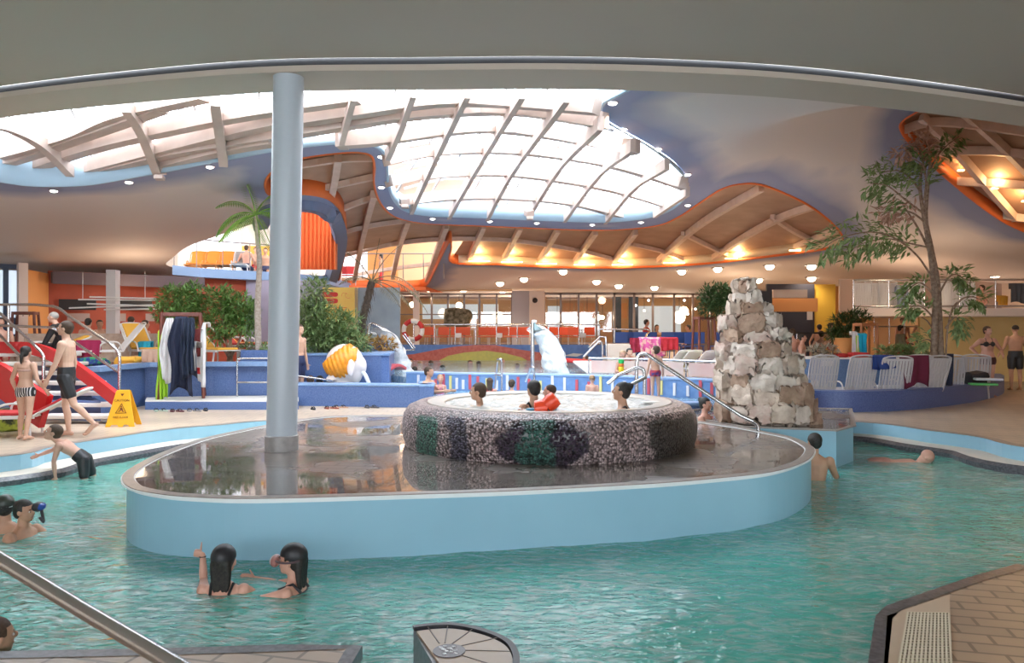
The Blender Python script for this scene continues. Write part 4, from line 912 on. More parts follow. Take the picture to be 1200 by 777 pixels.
# far small figures: (px, py, D, yaw, hair, style, label, height, spine)
FAR = [(481,424,28,0,'brown','short','bather at the left end of the long back pool'),(493,427,27,1.2,'fairish','short','light haired bather facing a companion in the back pool'),(505,426,27.2,AWAY,'brown','short','bather with bare back beside a light haired bather in the back pool'),
 (519,432,24,AWAY-.5,'black','short','dark haired bather alone in the middle of the back pool'),(551,426,27,.3,'brown','short','bather left of the bare backed pair under the painted hill'),(561,427,26.8,AWAY,'black','short','broad bather with bare back under the painted hill'),
 (589,424,27.6,.5,'fairish','long','bather under the right slope of the painted hill'),(606,430,25.5,-.3,'brown','short','bather just left of the waterfall pole'),(616,432,25.2,AWAY,'black','short','dark haired bather touching the waterfall pole'),
 (486,434,22,AWAY,'black','short','dark head low in the water right of the left waterfall'),(708,434,18.9,.8,'brown','short','child in the water at the foot of the white slide'),(364,446,17.3,AWAY,'brown','short','dark head behind the low blue wall by the column'),(375,446,17.8,AWAY,'black','short','black haired head left of the orange fountain head'),
 (104,378,20.1,AWAY,'black','short','bather in the warm bath nearest the robed man'),(117,380,20.7,.6,'brown','short','bather in the warm bath facing the hall'),(129,378,21.3,AWAY,'black','short','bather in the warm bath left of the white post'),
 (154,376,20.3,AWAY,'brown','short','broad shouldered bather in the warm bath right of the white post'),(171,380,21.2,AWAY-.7,'brown','short','bather in the warm bath nearest the shrub'),(0,378,16.8,.5,'brown','short','person at the left edge behind the stair rail'),
 (806,384,29.5,LEFT,'black','short','diner sitting right of the big lamp at the windows'),(770,384,30,.3,'brown','long','diner left of the glowing lamp'),(866,388,26,.3,'black','short','person left of the rock tower under the small tree'),(758,378,28.2,RIGHT,'black','short','person in red leaning over the blue chairs'),
 (960,384,26.5,AWAY,'black','short','guest at the dark bar near the notice'),(974,382,26.8,RIGHT,'brown','short','guest at the bar in front of the yellow panel'),(962,392,24,AWAY,'brown','short','seated guest below the bar, back to the hall'),
 (446,301,34.2,LEFT,'black','short','person standing on the orange gallery'),(289,291,28.9,AWAY,'brown','short','person on the left balcony beside the deck chair'),(300,293,30.0,.5,'black','short','person on the left balcony in front of the yellow panel'),(311,294,29.0,.2,'black','short','person on the left balcony nearest the column'),
 (1058,376,27.5,0,'brown','short','person at the back of the amber room'),(1080,375,27.6,0,'black','short','person at the right of the amber room'),(686,421,24,LEFT,'brown','short','bather lying on a red float in the back pool'),(1150,338,25.6,LEFT,'brown','short','person on the right balcony beside a yellow towel')]
sks = ['pink','fair','warm']
for i, (px, py, D, yw, hr, st, lb) in enumerate(FAR):
    fl = 'red float' in lb
    wr = ('shirt', red) if 'in red' in lb else ('trunks', navy if i % 2 else red)
    st_ = ('stand' if 'orange gallery' in lb else 'sit'); sl = None if st_ == 'stand' else [((.12,-1,-.15),(0,-.2,-1)),((-.12,-1,-.15),(0,-.2,-1))]
    person(lb, ('head', W(px, py, D)), yw, 1.68 if i != 10 else 1.2, sks[i % 3], hr, st, wr, vox=.02, eyes=False, upper_only=False,
           spine=(0,-1,.15) if fl else (0,0,1), bend=(0,-1,.3) if fl else None, legs=[((.05,1,-.1),(0,1,0)),((-.05,1,-.1),(0,1,0))] if fl else sl,
           arms=[((.5,-.1,-.9),(-.2,-.5,-.6)),((-.5,-.1,-.9),(.2,-.5,-.6))] if i % 2 else None)
# ---------------------------------------------------------------- column and whirlpool
M_col = mat('pale_column', (.50,.56,.62), .35)
c0, c1 = W(330,527,9.13), W(338.3,88,9.13)
col = thing('column', 'tall round pale column standing on the island', 'column', c0)
mb = MB(); mb.tube([c0+V((0,0,.1)), c1], .178, 40); mb.build('shaft', M_col, col, smooth=True)
mb = MB(); mb.lathe([(.19,.0),(.195,.0),(.195,.17),(.182,.18)], c0, 40); mb.build('collar', mat('collar_tile', (.30,.29,.28), .3, col2=(.38,.36,.35), scale=12), col, smooth=True)
# whirlpool
wc = V((.47, 9.9, .225)); WR = 1.80
tub = thing('whirlpool', 'round pebble-clad whirlpool tub with a cream rim', 'whirlpool', wc)
prof = [(WR+.03,0),(WR+.06,.10),(WR+.07,.25),(WR+.05,.38),(WR-.01,.47),(WR-.12,.515),(WR-.22,.52),(WR-.24,.49)]
mb = MB(); mb.lathe(sum([[((a[0]*(1-t)+b[0]*t), (a[1]*(1-t)+b[1]*t)) for t in (0,.25,.5,.75)] for a, b in zip(prof, prof[1:])], [])+[prof[-1]], wc, 360, cap=False)
pb = mb.build('pebble_wall', None, tub, smooth=True, fixn=False)
at = pb.data.attributes.new('patch', 'FLOAT_COLOR', 'POINT')
for i, v in enumerate(pb.data.vertices):
    p = v.co+wc; px = CX+F*p.x/p.y if p.y < 9.9 else -999; z = v.co.z; c = (.36,.28,.28); jx = 7*noise.noise(V((p.x*7, p.y*7, z*7)))
    x = px+jx; mzt = z+.04*noise.noise(V((p.x*5,3,z*6)))
    if v.co.z < .5:
        if 488 < x < 512 and mzt < .42: c = (.03,.13,.09)
        elif 526 < x < 549 and mzt < .44: c = (.06,.05,.08)
        elif abs(x-636) < 55 and ((x-636)/55)**2+((z-.22)/.26)**2 < 1: c = (.045,.03,.05) if abs(x-628) > 20+8*noise.noise(V((x*.1,z*9,0))) else (.04,.11,.09)
        elif 764 < x < 818 and mzt < .43: c = (.055,.05,.045)
    at.data[i].color = (*c, 1)
m = bpy.data.materials.new('pebbles'); m.use_nodes = True; nt = m.node_tree; b = nt.nodes['Principled BSDF']; b.inputs['Roughness'].default_value = .28
a_ = node(nt, 'ShaderNodeAttribute'); a_.attribute_name = 'patch'; tc = node(nt, 'ShaderNodeTexCoord')
vo = node(nt, 'ShaderNodeTexVoronoi'); vo.inputs['Scale'].default_value = 36; vo.inputs['Randomness'].default_value = .8; nt.links.new(tc.outputs['Object'], vo.inputs['Vector'])
vd = node(nt, 'ShaderNodeTexVoronoi'); vd.feature = 'DISTANCE_TO_EDGE'; vd.inputs['Scale'].default_value = 27; nt.links.new(tc.outputs['Object'], vd.inputs['Vector'])
hs_ = node(nt, 'ShaderNodeSeparateColor'); nt.links.new(vo.outputs['Color'], hs_.inputs[0])
mr = node(nt, 'ShaderNodeMapRange'); mr.inputs['To Min'].default_value = .45; mr.inputs['To Max'].default_value = 1.9; nt.links.new(hs_.outputs[0], mr.inputs['Value'])
mx = node(nt, 'ShaderNodeMixRGB'); mx.blend_type = 'MULTIPLY'; mx.inputs['Fac'].default_value = 1; nt.links.new(a_.outputs['Color'], mx.inputs['Color1']); nt.links.new(mr.outputs[0], mx.inputs['Color2'])
m2 = node(nt, 'ShaderNodeMixRGB'); m2.blend_type = 'MULTIPLY'; m2.inputs['Fac'].default_value = 1; nt.links.new(mx.outputs[0], m2.inputs['Color1']); nt.links.new(ramp(nt, vo.outputs['Distance'], [(.40,(1,1,1)), (.72,(.14,.12,.12))]), m2.inputs['Color2'])
nt.links.new(m2.outputs[0], b.inputs['Base Color'])
bp = node(nt, 'ShaderNodeBump'); bp.inputs['Strength'].default_value = 1; bp.inputs['Distance'].default_value = .02; nt.links.new(ramp(nt, vo.outputs['Distance'], [(.0,(1,1,1)), (.65,(0,0,0))]), bp.inputs['Height']); nt.links.new(bp.outputs['Normal'], b.inputs['Normal'])
pb.data.materials.append(m)
mb = MB(); mb.lathe([(WR-.23,.485),(WR-.25,.525),(WR-.34,.53),(WR-.46,.51),(WR-.52,.40),(WR-.55,-.3),(0.01,-.32)], wc, 96, cap=False); mb.build('cream_rim', mat('cream_acrylic', (.46,.42,.38), .3), tub, smooth=True, fixn=False)
M_foam = mat('foaming_water', (.40,.385,.35), .25, col2=(.24,.24,.22), scale=9, bump=1, bscale=16)
mb = region([[(wc.x+(WR-.47)*math.cos(2*PI*i/60), wc.y+(WR-.47)*math.sin(2*PI*i/60)) for i in range(60)]], [], lambda x, y: .715+.022*noise.noise(V((x*9,y*9,1)))+.012*noise.noise(V((x*22,y*22,4))), .04)
tag(mb.build('foaming_water', M_foam, smooth=True), 'bubbling pale water filling the whirlpool tub', 'water', kind='stuff')
mb = MB(); p = V((wc.x+1.02, wc.y-.72+.35, .765)); mb.box(W(763,471,9.7)+V((0,0,.0)), (.22,.12,.015), .2); mb.build('inlet_plate', M_white, tub, bevel=.004)

# ---------------------------------------------------------------- steel rails
def rail(label, paths, r=.021, m=M_steel, name='handrail', group=None, bases=()):
    pts = [p for q in paths for p in q]; b = min(pts, key=lambda p: p.z); t = thing(name, label, 'handrail', b, 0, group)
    for i, q in enumerate(paths):
        mb = MB(); mb.tube(q, r if not isinstance(r, list) else r[i], 14); mb.build('rail' if i == 0 else 'post', m, t, smooth=True)
    for p in bases: mb = MB(); mb.lathe([(.05,0),(.05,.012),(.03,.02)], p, 16); mb.build('flange', m, t, smooth=True)
    return t
def arcp(pts, n=5): return smooth(pts, n)
rail('thick brushed steel handrail sloping down across the lower left corner', [arcp([V((-3.75,3.78,NZ)), V((-3.75,3.78,1.1)), V((-3.6,3.70,1.2))], 3)+[W(-60,620,3.0), W(0,656,2.85), W(100,717,2.6), W(215,785,2.3)]+arcp([V((-.35,1.98,.50)), V((-.28,1.94,.40)), V((-.28,1.94,NZ))], 3)], .026)
e = W(747,466,9.9); e2 = W(888,506,10.6)
rail('long steel handrail running from the whirlpool down to the rock pedestal', [arcp([W(746,464,11.4), W(746,428,11.4), W(749,417,11.4), W(757,415,11.35), W(767,421,11.3)], 4)+[W(800,443,11.1), W(868,487,10.8)]+arcp([W(881,493,10.75), W(887,498,10.75), W(889,507,10.75)], 4)], .028)
rail('short looped steel handrail behind the woman with the bun', [[W(712,450,11.0), W(724,440,11.0)]+arcp([W(746,431,11.1), W(752,432,11.1), W(755,438,11.1), W(755,464,11.1)], 4), [W(735,453,11.0), W(757,442,11.1)]], .026)
P = lambda a, b, D: W(a, b, D)
rail('outer steel rail of the red stairs, ending beside the wet floor sign', [[P(-30,357,16), P(40,357,15.8)]+arcp([P(62,359,15.5), P(70,362,15.4), P(80,370,15.2)], 4)+[P(128,402,14.2)]+arcp([P(136,409,14), P(140,418,14), P(140,430,14)], 4)+[P(140,466,14)], [P(-30,380,15.9), P(62,384,15.3)], [P(62,384,15.4), P(139,436,14.0)], [P(10,358,15.9), P(10,405,15.9)]], .028)
rail('inner steel rail of the red stairs, ending beside the girl', [[P(-10,362,14.4), P(0,367,14.2), P(40,404,13.2)]+arcp([P(46,410,13), P(51,418,13), P(51,430,13)], 4)+[P(51,478,12.9)], [P(-10,384,14.4), P(0,393,14.2), P(28,422,13.3)]], .026)
rail('steel ladder rail in front of the blue wall near the column', [arcp([P(278,465,17), P(278,425,17), P(280,421,17), P(285,420,17)], 3)+[P(322,420,16.8)], [P(278,448,17), P(325,448,16.8)]], .022)
rail('steel rail passing behind the column to the children pool', [[P(322,432,16), P(345,440,16.3), P(389,446,17)], [P(318,447,16), P(330,452,16)]], .018)
rail('steel ladder with two rails in the middle of the ring pool', [arcp([P(626,465,16.6), P(626,435,16.6), P(625,431,16.6), P(622,431,16.7)], 3), [P(622,431,16.7), P(616,447,17.0)]], .025, group=None)
rail('steel ladder with curved rails left of the ring pool centre', [arcp([P(588,462,16.8), P(588,425,16.8), P(586,421,16.8), P(583,421,16.9)], 3), [P(583,424,17), P(580,455,17.1)], [P(586,440,16.8), P(580,440,17)]], .022)
rail('curved steel rails at the far pool corner beside the towels', [arcp([P(684,418,22), P(700,402,22), P(705,401,22), P(706,406,22)], 3)+[P(706,420,22)], [P(690,407,22), P(703,395,22.4), P(710,395,22.4), P(711,420,22.4)]], .03)
rail('long low steel rail above the blue chairs', [[P(702,386,25), P(758,386,25)]+arcp([P(762,388,25), P(757,394,24.6), P(760,402,24), P(772,406,23.6)], 4), [P(720,386,25), P(720,402,25)], [P(702,386,25), P(702,402,25)]], .03)
rail('steel hand bars at the left end of the back pool', [[P(472,393,24), P(484,409,24)], [P(474,391,24.3), P(486,408,24.3)], [P(470,411,24), P(486,410,24)]], .025)
# far fence along the pool edge: posts, top bar, glazed panels
def fence(label, pts, h, n, m=M_steel, glass=None, r=.03, zs=(1,), name='railing', bars=0):
    pts = [V(p) for p in pts]; t = thing(name, label, 'railing', pts[0])
    for f_ in zs: mb = MB(); mb.tube([p+V((0,0,h*f_)) for p in pts], r, 8); mb.build('top_rail' if f_ == 1 else 'lower_rail', m, t, smooth=True)
    L = [0]
    for a, b in zip(pts, pts[1:]): L.append(L[-1]+(b-a).length)
    def at_(s):
        for i in range(len(pts)-1):
            if s <= L[i+1]+1e-6: return pts[i].lerp(pts[i+1], (s-L[i])/(L[i+1]-L[i]))
        return pts[-1]
    for k in range(n+1): p = at_(L[-1]*k/n); mb = MB(); mb.tube([p, p+V((0,0,h))], r*.8, 8); mb.build('post', m, t, smooth=True)
    if glass:
        for k in range(n):
            a, b = at_(L[-1]*k/n), at_(L[-1]*(k+1)/n); d = (b-a).normalized()*.06; mb = MB(); n_ = V((-d.y, d.x, 0)).normalized()*.012
            mb.prism([a+d, b-d, b-d+n_, a+d+n_], a.z+.06, a.z+h-.05); mb.build('panel', glass, t)
    return t
M_panel = mat('milky_panel', (.60,.52,.48), .35, col2=(.66,.58,.54), scale=2)
M_ppanel = mat('pink_panel', (.70,.42,.38), .4, col2=(.72,.58,.52), scale=1.5)
fence('low steel fence with pale panels behind the ring pool', [(W(690,0,18.2).x,18.2,.60), (W(762,0,17.4).x,17.4,.60), (W(845,0,16.4).x,16.4,.58)], .40, 4, glass=M_ppanel, r=.022)
fence('long steel railing in front of the orange restaurant chairs', [(W(485,0,29.9).x,29.9,1.02), (W(703,0,29.9).x,29.9,1.02)], .88, 9, r=.03)
fence('thin steel railing of the left balcony above the blue edge', [V((x, y+.12, 3.72)) for x, y in bo[:5]], .95, 5, mat('dark_rail', (.25,.2,.18), .5), r=.02)
fence('dark steel railing inside the orange gallery', [(W(425,0,29).x,29,3.62), (W(520,0,29).x,29,3.62)], .95, 4, mat('dark_rail'), r=.025)
fence('steel railing along the edge of the right balcony', [W(1000,0,23.7)*1, W(1085,0,23.6), W(1185,0,23.5), W(1290,0,23.5)], .92, 6, r=.028) if False else fence('steel railing along the edge of the right balcony', [(W(1000,0,23.7).x,23.7,2.3), (W(1085,0,23.6).x,23.6,2.3), (W(1185,0,23.5).x,23.5,2.3), (W(1290,0,23.5).x,23.5,2.3)], .92, 7, r=.028, zs=(1,.12))
fence('steel railing at the room under the right balcony', [(W(1024,0,27).x,27,1.2), (W(1078,0,27).x,27,1.2)], 1.0, 3, r=.025, zs=(1,.6))

# ---------------------------------------------------------------- rock tower
def rock_mesh(sx, sy, sz, seed, q=.62, am=1.0):
    mb = MB(); n = 6; vs = {}; r = random.Random(seed)
    o = V((r.random()*50, r.random()*50, 0))
    def P_(x, y, z):
        p = V((x, y, z)); l = p.length; pn = p/l; p = pn*(1/max(abs(pn.x), abs(pn.y), abs(pn.z))); p = p.lerp(pn*1.12, q)
        p *= 1+am*.22*noise.noise(p*1.3+o)+am*.10*noise.noise(p*3.5+o); return V((p.x*sx/2, p.y*sy/2, p.z*sz/2))
    for ax in range(3):
        for sg in (-1, 1):
            k = len(mb.v)
            for i in range(n+1):
                for j in range(n+1):
                    a, b = -1+2*i/n, -1+2*j/n; c = [0,0,0]; c[ax] = sg; c[(ax+1) % 3] = a; c[(ax+2) % 3] = b; mb.v.append(P_(*c))
            for i in range(n):
                for j in range(n): mb.f.append((k+i*(n+1)+j, k+(i+1)*(n+1)+j, k+(i+1)*(n+1)+j+1, k+i*(n+1)+j+1))
    return mb
M_r = [mat('rock_cream', (.68,.56,.46), .8, col2=(.50,.39,.31), scale=7, bump=.8, bscale=18), mat('rock_white', (.74,.65,.57), .8, col2=(.56,.47,.40), scale=6, bump=.8, bscale=18), mat('rock_brown', (.46,.32,.23), .8, col2=(.32,.20,.14), scale=7, bump=.8, bscale=18), mat('rock_pink', (.52,.36,.30), .8, col2=(.6,.5,.42), scale=7, bump=.8, bscale=18)]
DR = 12.0
rockbase = V((W(897,0,DR).x, DR, .225))
rt = thing('rock_tower', 'tapering tower of pale natural stones on the pedestal', 'rock', rockbase)
sil = [(0,838,958),(.35,841,950),(.8,842,940),(1.0,845,926),(1.25,850,918),(1.5,854,908),(1.7,858,896),(1.9,864,886),(2.05,867,881)]
def sw(h):
    for (a, l, r), (b, l2, r2) in zip(sil, sil[1:]):
        if h <= b: t = (h-a)/(b-a); return l+(l2-l)*t, r+(r2-r)*t
    return sil[-1][1:]
core = MB(); pr = []
for i in range(20):
    h = 2.0*i/19; l, r = sw(h); cx = (l+r)/2; hw = (r-l)/2/F*DR*.80; c = V((W(cx,0,DR).x, DR, .225+h)); pr.append((c, V((1,0,0)), V((0,1,0)), hw, min(.62, hw*1.0)))
ringloft(core, pr, 24); core.build('core', mat('rock_mortar', (.30,.24,.20), .9, bump=1, bscale=30), rt, smooth=True)
zz = .05; row = 0; rr = random.Random(5); ns = 0
while zz < 2.0:
    hh = rr.uniform(.20,.27) if zz < 1.5 else .2; l, r = sw(min(2.05, zz+hh/2)); hw = (r-l)/2/F*DR*.82; hd = min(.64, hw*1.02); cxx = W((l+r)/2,0,DR).x
    per = PI*(hw+hd); n = max(3, int(per/.30)); a0 = rr.random()*PI
    for k in range(n):
        t = a0+2*PI*k/n; c = V((cxx+math.cos(t)*hw*.93, DR+math.sin(t)*hd*.93, .225+zz+hh/2))
        wd = per/n*1.10; m = M_r[rr.choice([0,0,1,1,1,2,3] if zz > .55 else [0,2,3,1,0])]
        wd = min(wd, hw*1.25+.05); mb = rock_mesh(wd*rr.uniform(.85,1.2), .30*rr.uniform(.7,1.3), hh*rr.uniform(1.0,1.35), ns, rr.uniform(.22,.5), 1.0); c = c+V((rr.uniform(-.03,.03), rr.uniform(-.03,.03), rr.uniform(-.04,.05))); mb.v = [c+Matrix.Rotation(t+PI/2, 3, 'Z') @ (Matrix.Rotation(rr.uniform(-.4,.4), 3, 'Y') @ p) for p in mb.v]
        bmo = mb.build('stone', m, rt, smooth=True); ns += 1
    zz += hh*.93; row += 1
for px, py, s in [(868,352,.26),(880,357,.24),(950,492,.3),(936,493,.3)]:
    mb = rock_mesh(s, s, s*.9, ns); c = W(px, py, DR if py < 400 else 11.75); mb.v = [c+p for p in mb.v]; mb.build('stone', M_r[1 if py < 400 else 2], rt, smooth=True); ns += 1
# ---------------------------------------------------------------- head fountain
hf = W(405,450,17.5)
ht = thing('head_fountain', 'large orange-haired cartoon-like head spouting water into the children pool', 'fountain', V((hf.x, hf.y, .36)))
ht['label'] = 'big white head sculpture with painted orange hair, spouting water beside the low blue wall'
Mw = mat('white_fibreglass', (.74,.66,.62), .35); Mo = mat('orange_hair_paint', (.85,.33,.02), .35, col2=(.72,.24,.01), scale=12)
hcn = W(404,425,17.5)
sku = MB(); sku.ell(hcn, (.43,.45,.43), 20, 14); sku.ell(hcn+V((.16,0,-.24)), (.25,.30,.28), 16, 12); sku.tube([hcn+V((-.02,0,-.2)), hcn+V((0,0,-.62))], [.28,.27], 20); sku.ell(hcn+V((.40,0,-.08)), (.10,.2,.2), 10, 8); sku.ell(hcn+V((-.24,-.1,-.37)), (.17,.25,.10), 10, 8)
remeshed(MB().add([p-ht.location for p in sku.v], sku.f), 'head', Mw, ht, .03, 4)
hb = MB(); hb.ell(hcn+V((-.03,-.02,.02)), (.455,.47,.43), 24, 18)
o = remeshed(MB().add([p-ht.location for p in hb.v], hb.f), 'hair', Mo, ht, .025, 1)
bm = bmesh.new(); bm.from_mesh(o.data); c = hcn-ht.location
def hair_out(v):
    p = v.co-c; return p.z < -.33 or (p.x > .33 and p.z < .3) or (p.x > .10+.6*(p.z+.33) and p.z < .05) or p.z > .03+.80*(p.x+.43) or (p.x > .22 and p.z > .34)
bmesh.ops.delete(bm, geom=[v for v in bm.verts if hair_out(v)], context='VERTS')
for v in bm.verts: v.co += (v.co-c).normalized()*.012*math.sin((v.co.x+v.co.z*.35)*60)
bm.to_mesh(o.data); bm.free(); sd = o.modifiers.new('t', 'SOLIDIFY'); sd.thickness = .03; sd.offset = -1
e_ = MB(); e_.ell(hcn+V((.23,-.42,-.10)), (.09,.05,.19), 14, 10); e_.build('ear', Mw, ht, smooth=True)
M_jet = mat('falling_water', (.93,.93,.93), .7, col2=(.74,.76,.78), scale=14, bump=.5, bscale=24)
mb = MB(); mb.tube(smooth([W(422,435,17.4), W(427,438,17.4), W(431,446,17.4), W(433,451,17.4)], 5), [.045]*16, 8); tag(mb.build('water_jet', M_jet, smooth=True), 'thin arc of water pouring from the mouth of the head sculpture', 'water', kind='stuff')

# ---------------------------------------------------------------- waterfalls
def sheet(path, w0, w1, thick, seed, ax):
    path = smooth(path, 8); n = 14; mb = MB(); N = len(path)
    for side in (-1, 1):
        k = len(mb.v)
        for i, p in enumerate(path):
            t = i/(N-1); w = w0+(w1-w0)*t; d = (path[min(i+1,N-1)]-path[max(i-1,0)]).normalized(); nn = d.cross(ax).normalized()
            for j in range(n+1):
                u = j/n*2-1; q = p+ax*(u*w/2); th = thick*(1-u*u)*(1+t)+.01
                mb.v.append(q+nn*side*(th+.10*t*noise.noise(V((q.x*5+seed, q.z*5, side))))+ax*.12*t*noise.noise(V((q.z*6, seed, u*3))))
        for i in range(N-1):
            for j in range(n): mb.f.append((k+i*(n+1)+j, k+(i+1)*(n+1)+j, k+(i+1)*(n+1)+j+1, k+i*(n+1)+j+1))
    return mb
wf = sheet([W(441,388,21.5), W(449,390,21.5), W(458,400,21.5), W(467,420,21.5), W(473,441,21.5)], .55, .9, .10, 1, V((.75,-.65,0)))
tag(wf.build('waterfall', M_jet, smooth=True), 'left white waterfall arcing down from the curved pipe by the dry palm', 'waterfall', kind='stuff')
rail('curved steel pipe pouring the left waterfall', [[W(432,413,21.5), W(432,388,21.5)]+arcp([W(432,384,21.5), W(434,380,21.5), W(438,380,21.5)], 4)+[W(452,387,21.5)]], .045, name='waterfall_pipe')
wf = sheet([W(626,386,20.2), W(632,388,20.2), W(640,396,20.2), W(647,413,20.2), W(652,437,20.2)], .5, .8, .10, 2, V((.8,-.6,0)))
tag(wf.build('waterfall', M_jet, smooth=True), 'right white waterfall pouring beside the tall steel pole', 'waterfall', kind='stuff')
rail('tall steel pole of the right waterfall with a slanted spout', [[W(624,438,20.3), W(624,382,20.3)]+arcp([W(624,380,20.3), W(625,377,20.3), W(628,378,20.3)], 3)], .055, name='waterfall_pole')
mb = MB(); mb.v = [W(626,378,20.2), W(637,387,20.2), W(626,387,20.2), W(626,378,20.5), W(637,387,20.5), W(626,387,20.5)]; mb.f = [(0,1,2),(5,4,3),(0,3,4,1),(1,4,5,2),(2,5,3,0)]
tag(mb.build('spout', mat('spout_teal', (.35,.48,.50), .4)), 'grey green triangular spout on top of the right waterfall', 'spout')
# white slide tongue and red kids slide bits
mb = MB(); mb.band(smooth([W(682,424,21), W(690,430,19.8), W(700,437,18.6)], 4), .5, .06); tag(mb.build('slide', M_white, bevel=.02), 'short white slide running into the back pool', 'slide')
mb = MB(); mb.band(smooth([W(660,422,23.4), W(676,423,23.2), W(690,424,23)], 4), .5, .12); tag(mb.build('pool_float', red, bevel=.04), 'red float drifting in the back pool', 'float')
mb = MB(); mb.band(smooth([W(448,436,19.2), W(460,428,19.6), W(470,432,20)], 4), .35, .08); tag(mb.build('slide', mat('slide_rose', (.55,.10,.12), .3), bevel=.02), 'small red and white slide below the left waterfall', 'slide')
# lifebuoy
lb = thing('lifebuoy', 'white and red lifebuoy hanging on the railing of the restaurant terrace', 'lifebuoy', W(484,395,29.6))
Rl = .36; cl_ = W(484,387,29.7)
for k in range(8):
    a0 = k*PI/4+.2; mb = MB(); mb.tube([cl_+V((Rl*math.cos(a0+j*PI/16), 0, Rl*math.sin(a0+j*PI/16))) for j in range(5)], .09, 8); mb.build('float_ring', M_white if k % 2 else red, lb, smooth=True)

# ---------------------------------------------------------------- wet floor sign
sp = G(145,499,0); sg = thing('wet_floor_sign', 'yellow folding wet floor sign on the deck beside the stairs', 'sign', sp, .12)
My = mat('sign_yellow', (.82,.42,.02), .4); Mdk = mat('sign_brown', (.16,.03,.01), .5)
def signpanel(side):
    mb = MB(); y0, y1 = .17*side, .03*side; h = .62
    pl_ = [(-.24,0),(-.16,0),(-.14,.035),(-.04,.035),(-.02,0),(.04,0),(.06,.035),(.13,.035),(.15,0),(.24,0),(.11,h-.02),(.09,h),(-.09,h),(-.11,h-.02)]
    n = len(pl_)
    for dy in (-.008, .008):
        for x, z in pl_: mb.v.append(V((x, y0+(y1-y0)*z/h+dy, z)))
    mb.f = [tuple(range(n)), tuple(range(n, 2*n))[::-1]]+[(i, (i+1) % n, n+(i+1) % n, n+i) for i in range(n)]
    return mb.build('panel', My, sg, local=True, bevel=.004)
signpanel(-1); signpanel(1)
def on_sign(x, z): return V((x, -.17+.14*z/.62-.013, z))
def glyph(shapes, name='printing'):
    mb = MB()
    for pl_ in shapes:
        n = len(pl_); k = len(mb.v)
        for x, z in pl_: mb.v.append(on_sign(x, z))
        mb.f.append(tuple(range(k, k+n)))
    mb.build(name, Mdk, sg, local=True, fixn=False)
glyph([[(-.03,.56),(.03,.56),(0,.515)]], 'arrow_mark')
mb = MB(); tr3 = [(-.085,.235),(.085,.235),(.0,.39)]
mb.tube([on_sign(*p) for p in tr3], .009, 6, closed=True); mb.build('warning_triangle', Mdk, sg, local=True)
glyph([[(-.01,.35),(.01,.35),(.012,.33),(-.012,.33)], [(-.02,.32),(.015,.325),(.03,.28),(.045,.25),(.03,.25),(.005,.285),(-.03,.25),(-.045,.255),(-.012,.29)]], 'slipping_figure')
def text3(txt, size, M, m, parent, name='lettering'):
    cu = bpy.data.curves.new('t', 'FONT'); cu.body = txt; cu.size = size; cu.extrude = .002; cu.align_x = 'CENTER'
    o = bpy.data.objects.new('t', cu); COL.objects.link(o); dg = bpy.context.evaluated_depsgraph_get(); me = bpy.data.meshes.new_from_object(o.evaluated_get(dg)); bpy.data.objects.remove(o)
    me.transform(M); me.materials.clear(); me.materials.append(m); t = bpy.data.objects.new(name, me); COL.objects.link(t); t.parent = parent; return t
Ms = Matrix.Translation(on_sign(0,.43)) @ Matrix.Rotation(PI/2, 4, 'X') ; text3('CAUTION', .055, Ms, Mdk, sg)
Ms = Matrix.Translation(on_sign(0,.15)) @ Matrix.Rotation(PI/2, 4, 'X') ; text3('WET FLOOR', .045, Ms, Mdk, sg)

# ---------------------------------------------------------------- red stairs
st = thing('stairs', 'white treads between curved red stringers climbing at the left', 'stairs', G(60,492,0))
Mt = mat('white_tread', (.72,.68,.64), .4); Ms_ = mat('gloss_red', (.62,.03,.035), .25)
for k in range(7):
    z = .12+.17*k; D = 13.5+.42*k; l = -6 if k > 2 else 44; r = [137,131,122,113,104,92,84][k]
    a, b = W(l, 0, D), W(r, 0, D); mb = MB(); mb.box(((a.x+b.x)/2, D+.2, z), (b.x-a.x, .38, .07)); mb.build('tread', Mt, st, bevel=.015)
mb = MB(); P1 = smooth([W(-60,402,16.6), W(0,407,16.2), W(35,408,15.7), W(66,418,15.0), W(98,438,14.3), W(142,472,13.5)], 5)
mb.band(P1, .10, .24); mb.build('stringer', Ms_, st)
mb = MB(); P2 = smooth([W(-40,440,13.3), W(0,452,12.7), W(30,474,12.3), W(54,490,12.1)], 4); mb.band([p+V((0,0,.1)) for p in P2], .10, .55); mb.build('stringer', Ms_, st)
mb = MB(); mb.prism([W(44,0,14.2), W(118,0,14.0), W(100,0,16.5), W(-20,0,16.5), W(-10,0,14.6)], .0, .35); mb.build('base', mat('stair_base_blue', (.10,.14,.30), .6), st)  # dark blue base block under the treads
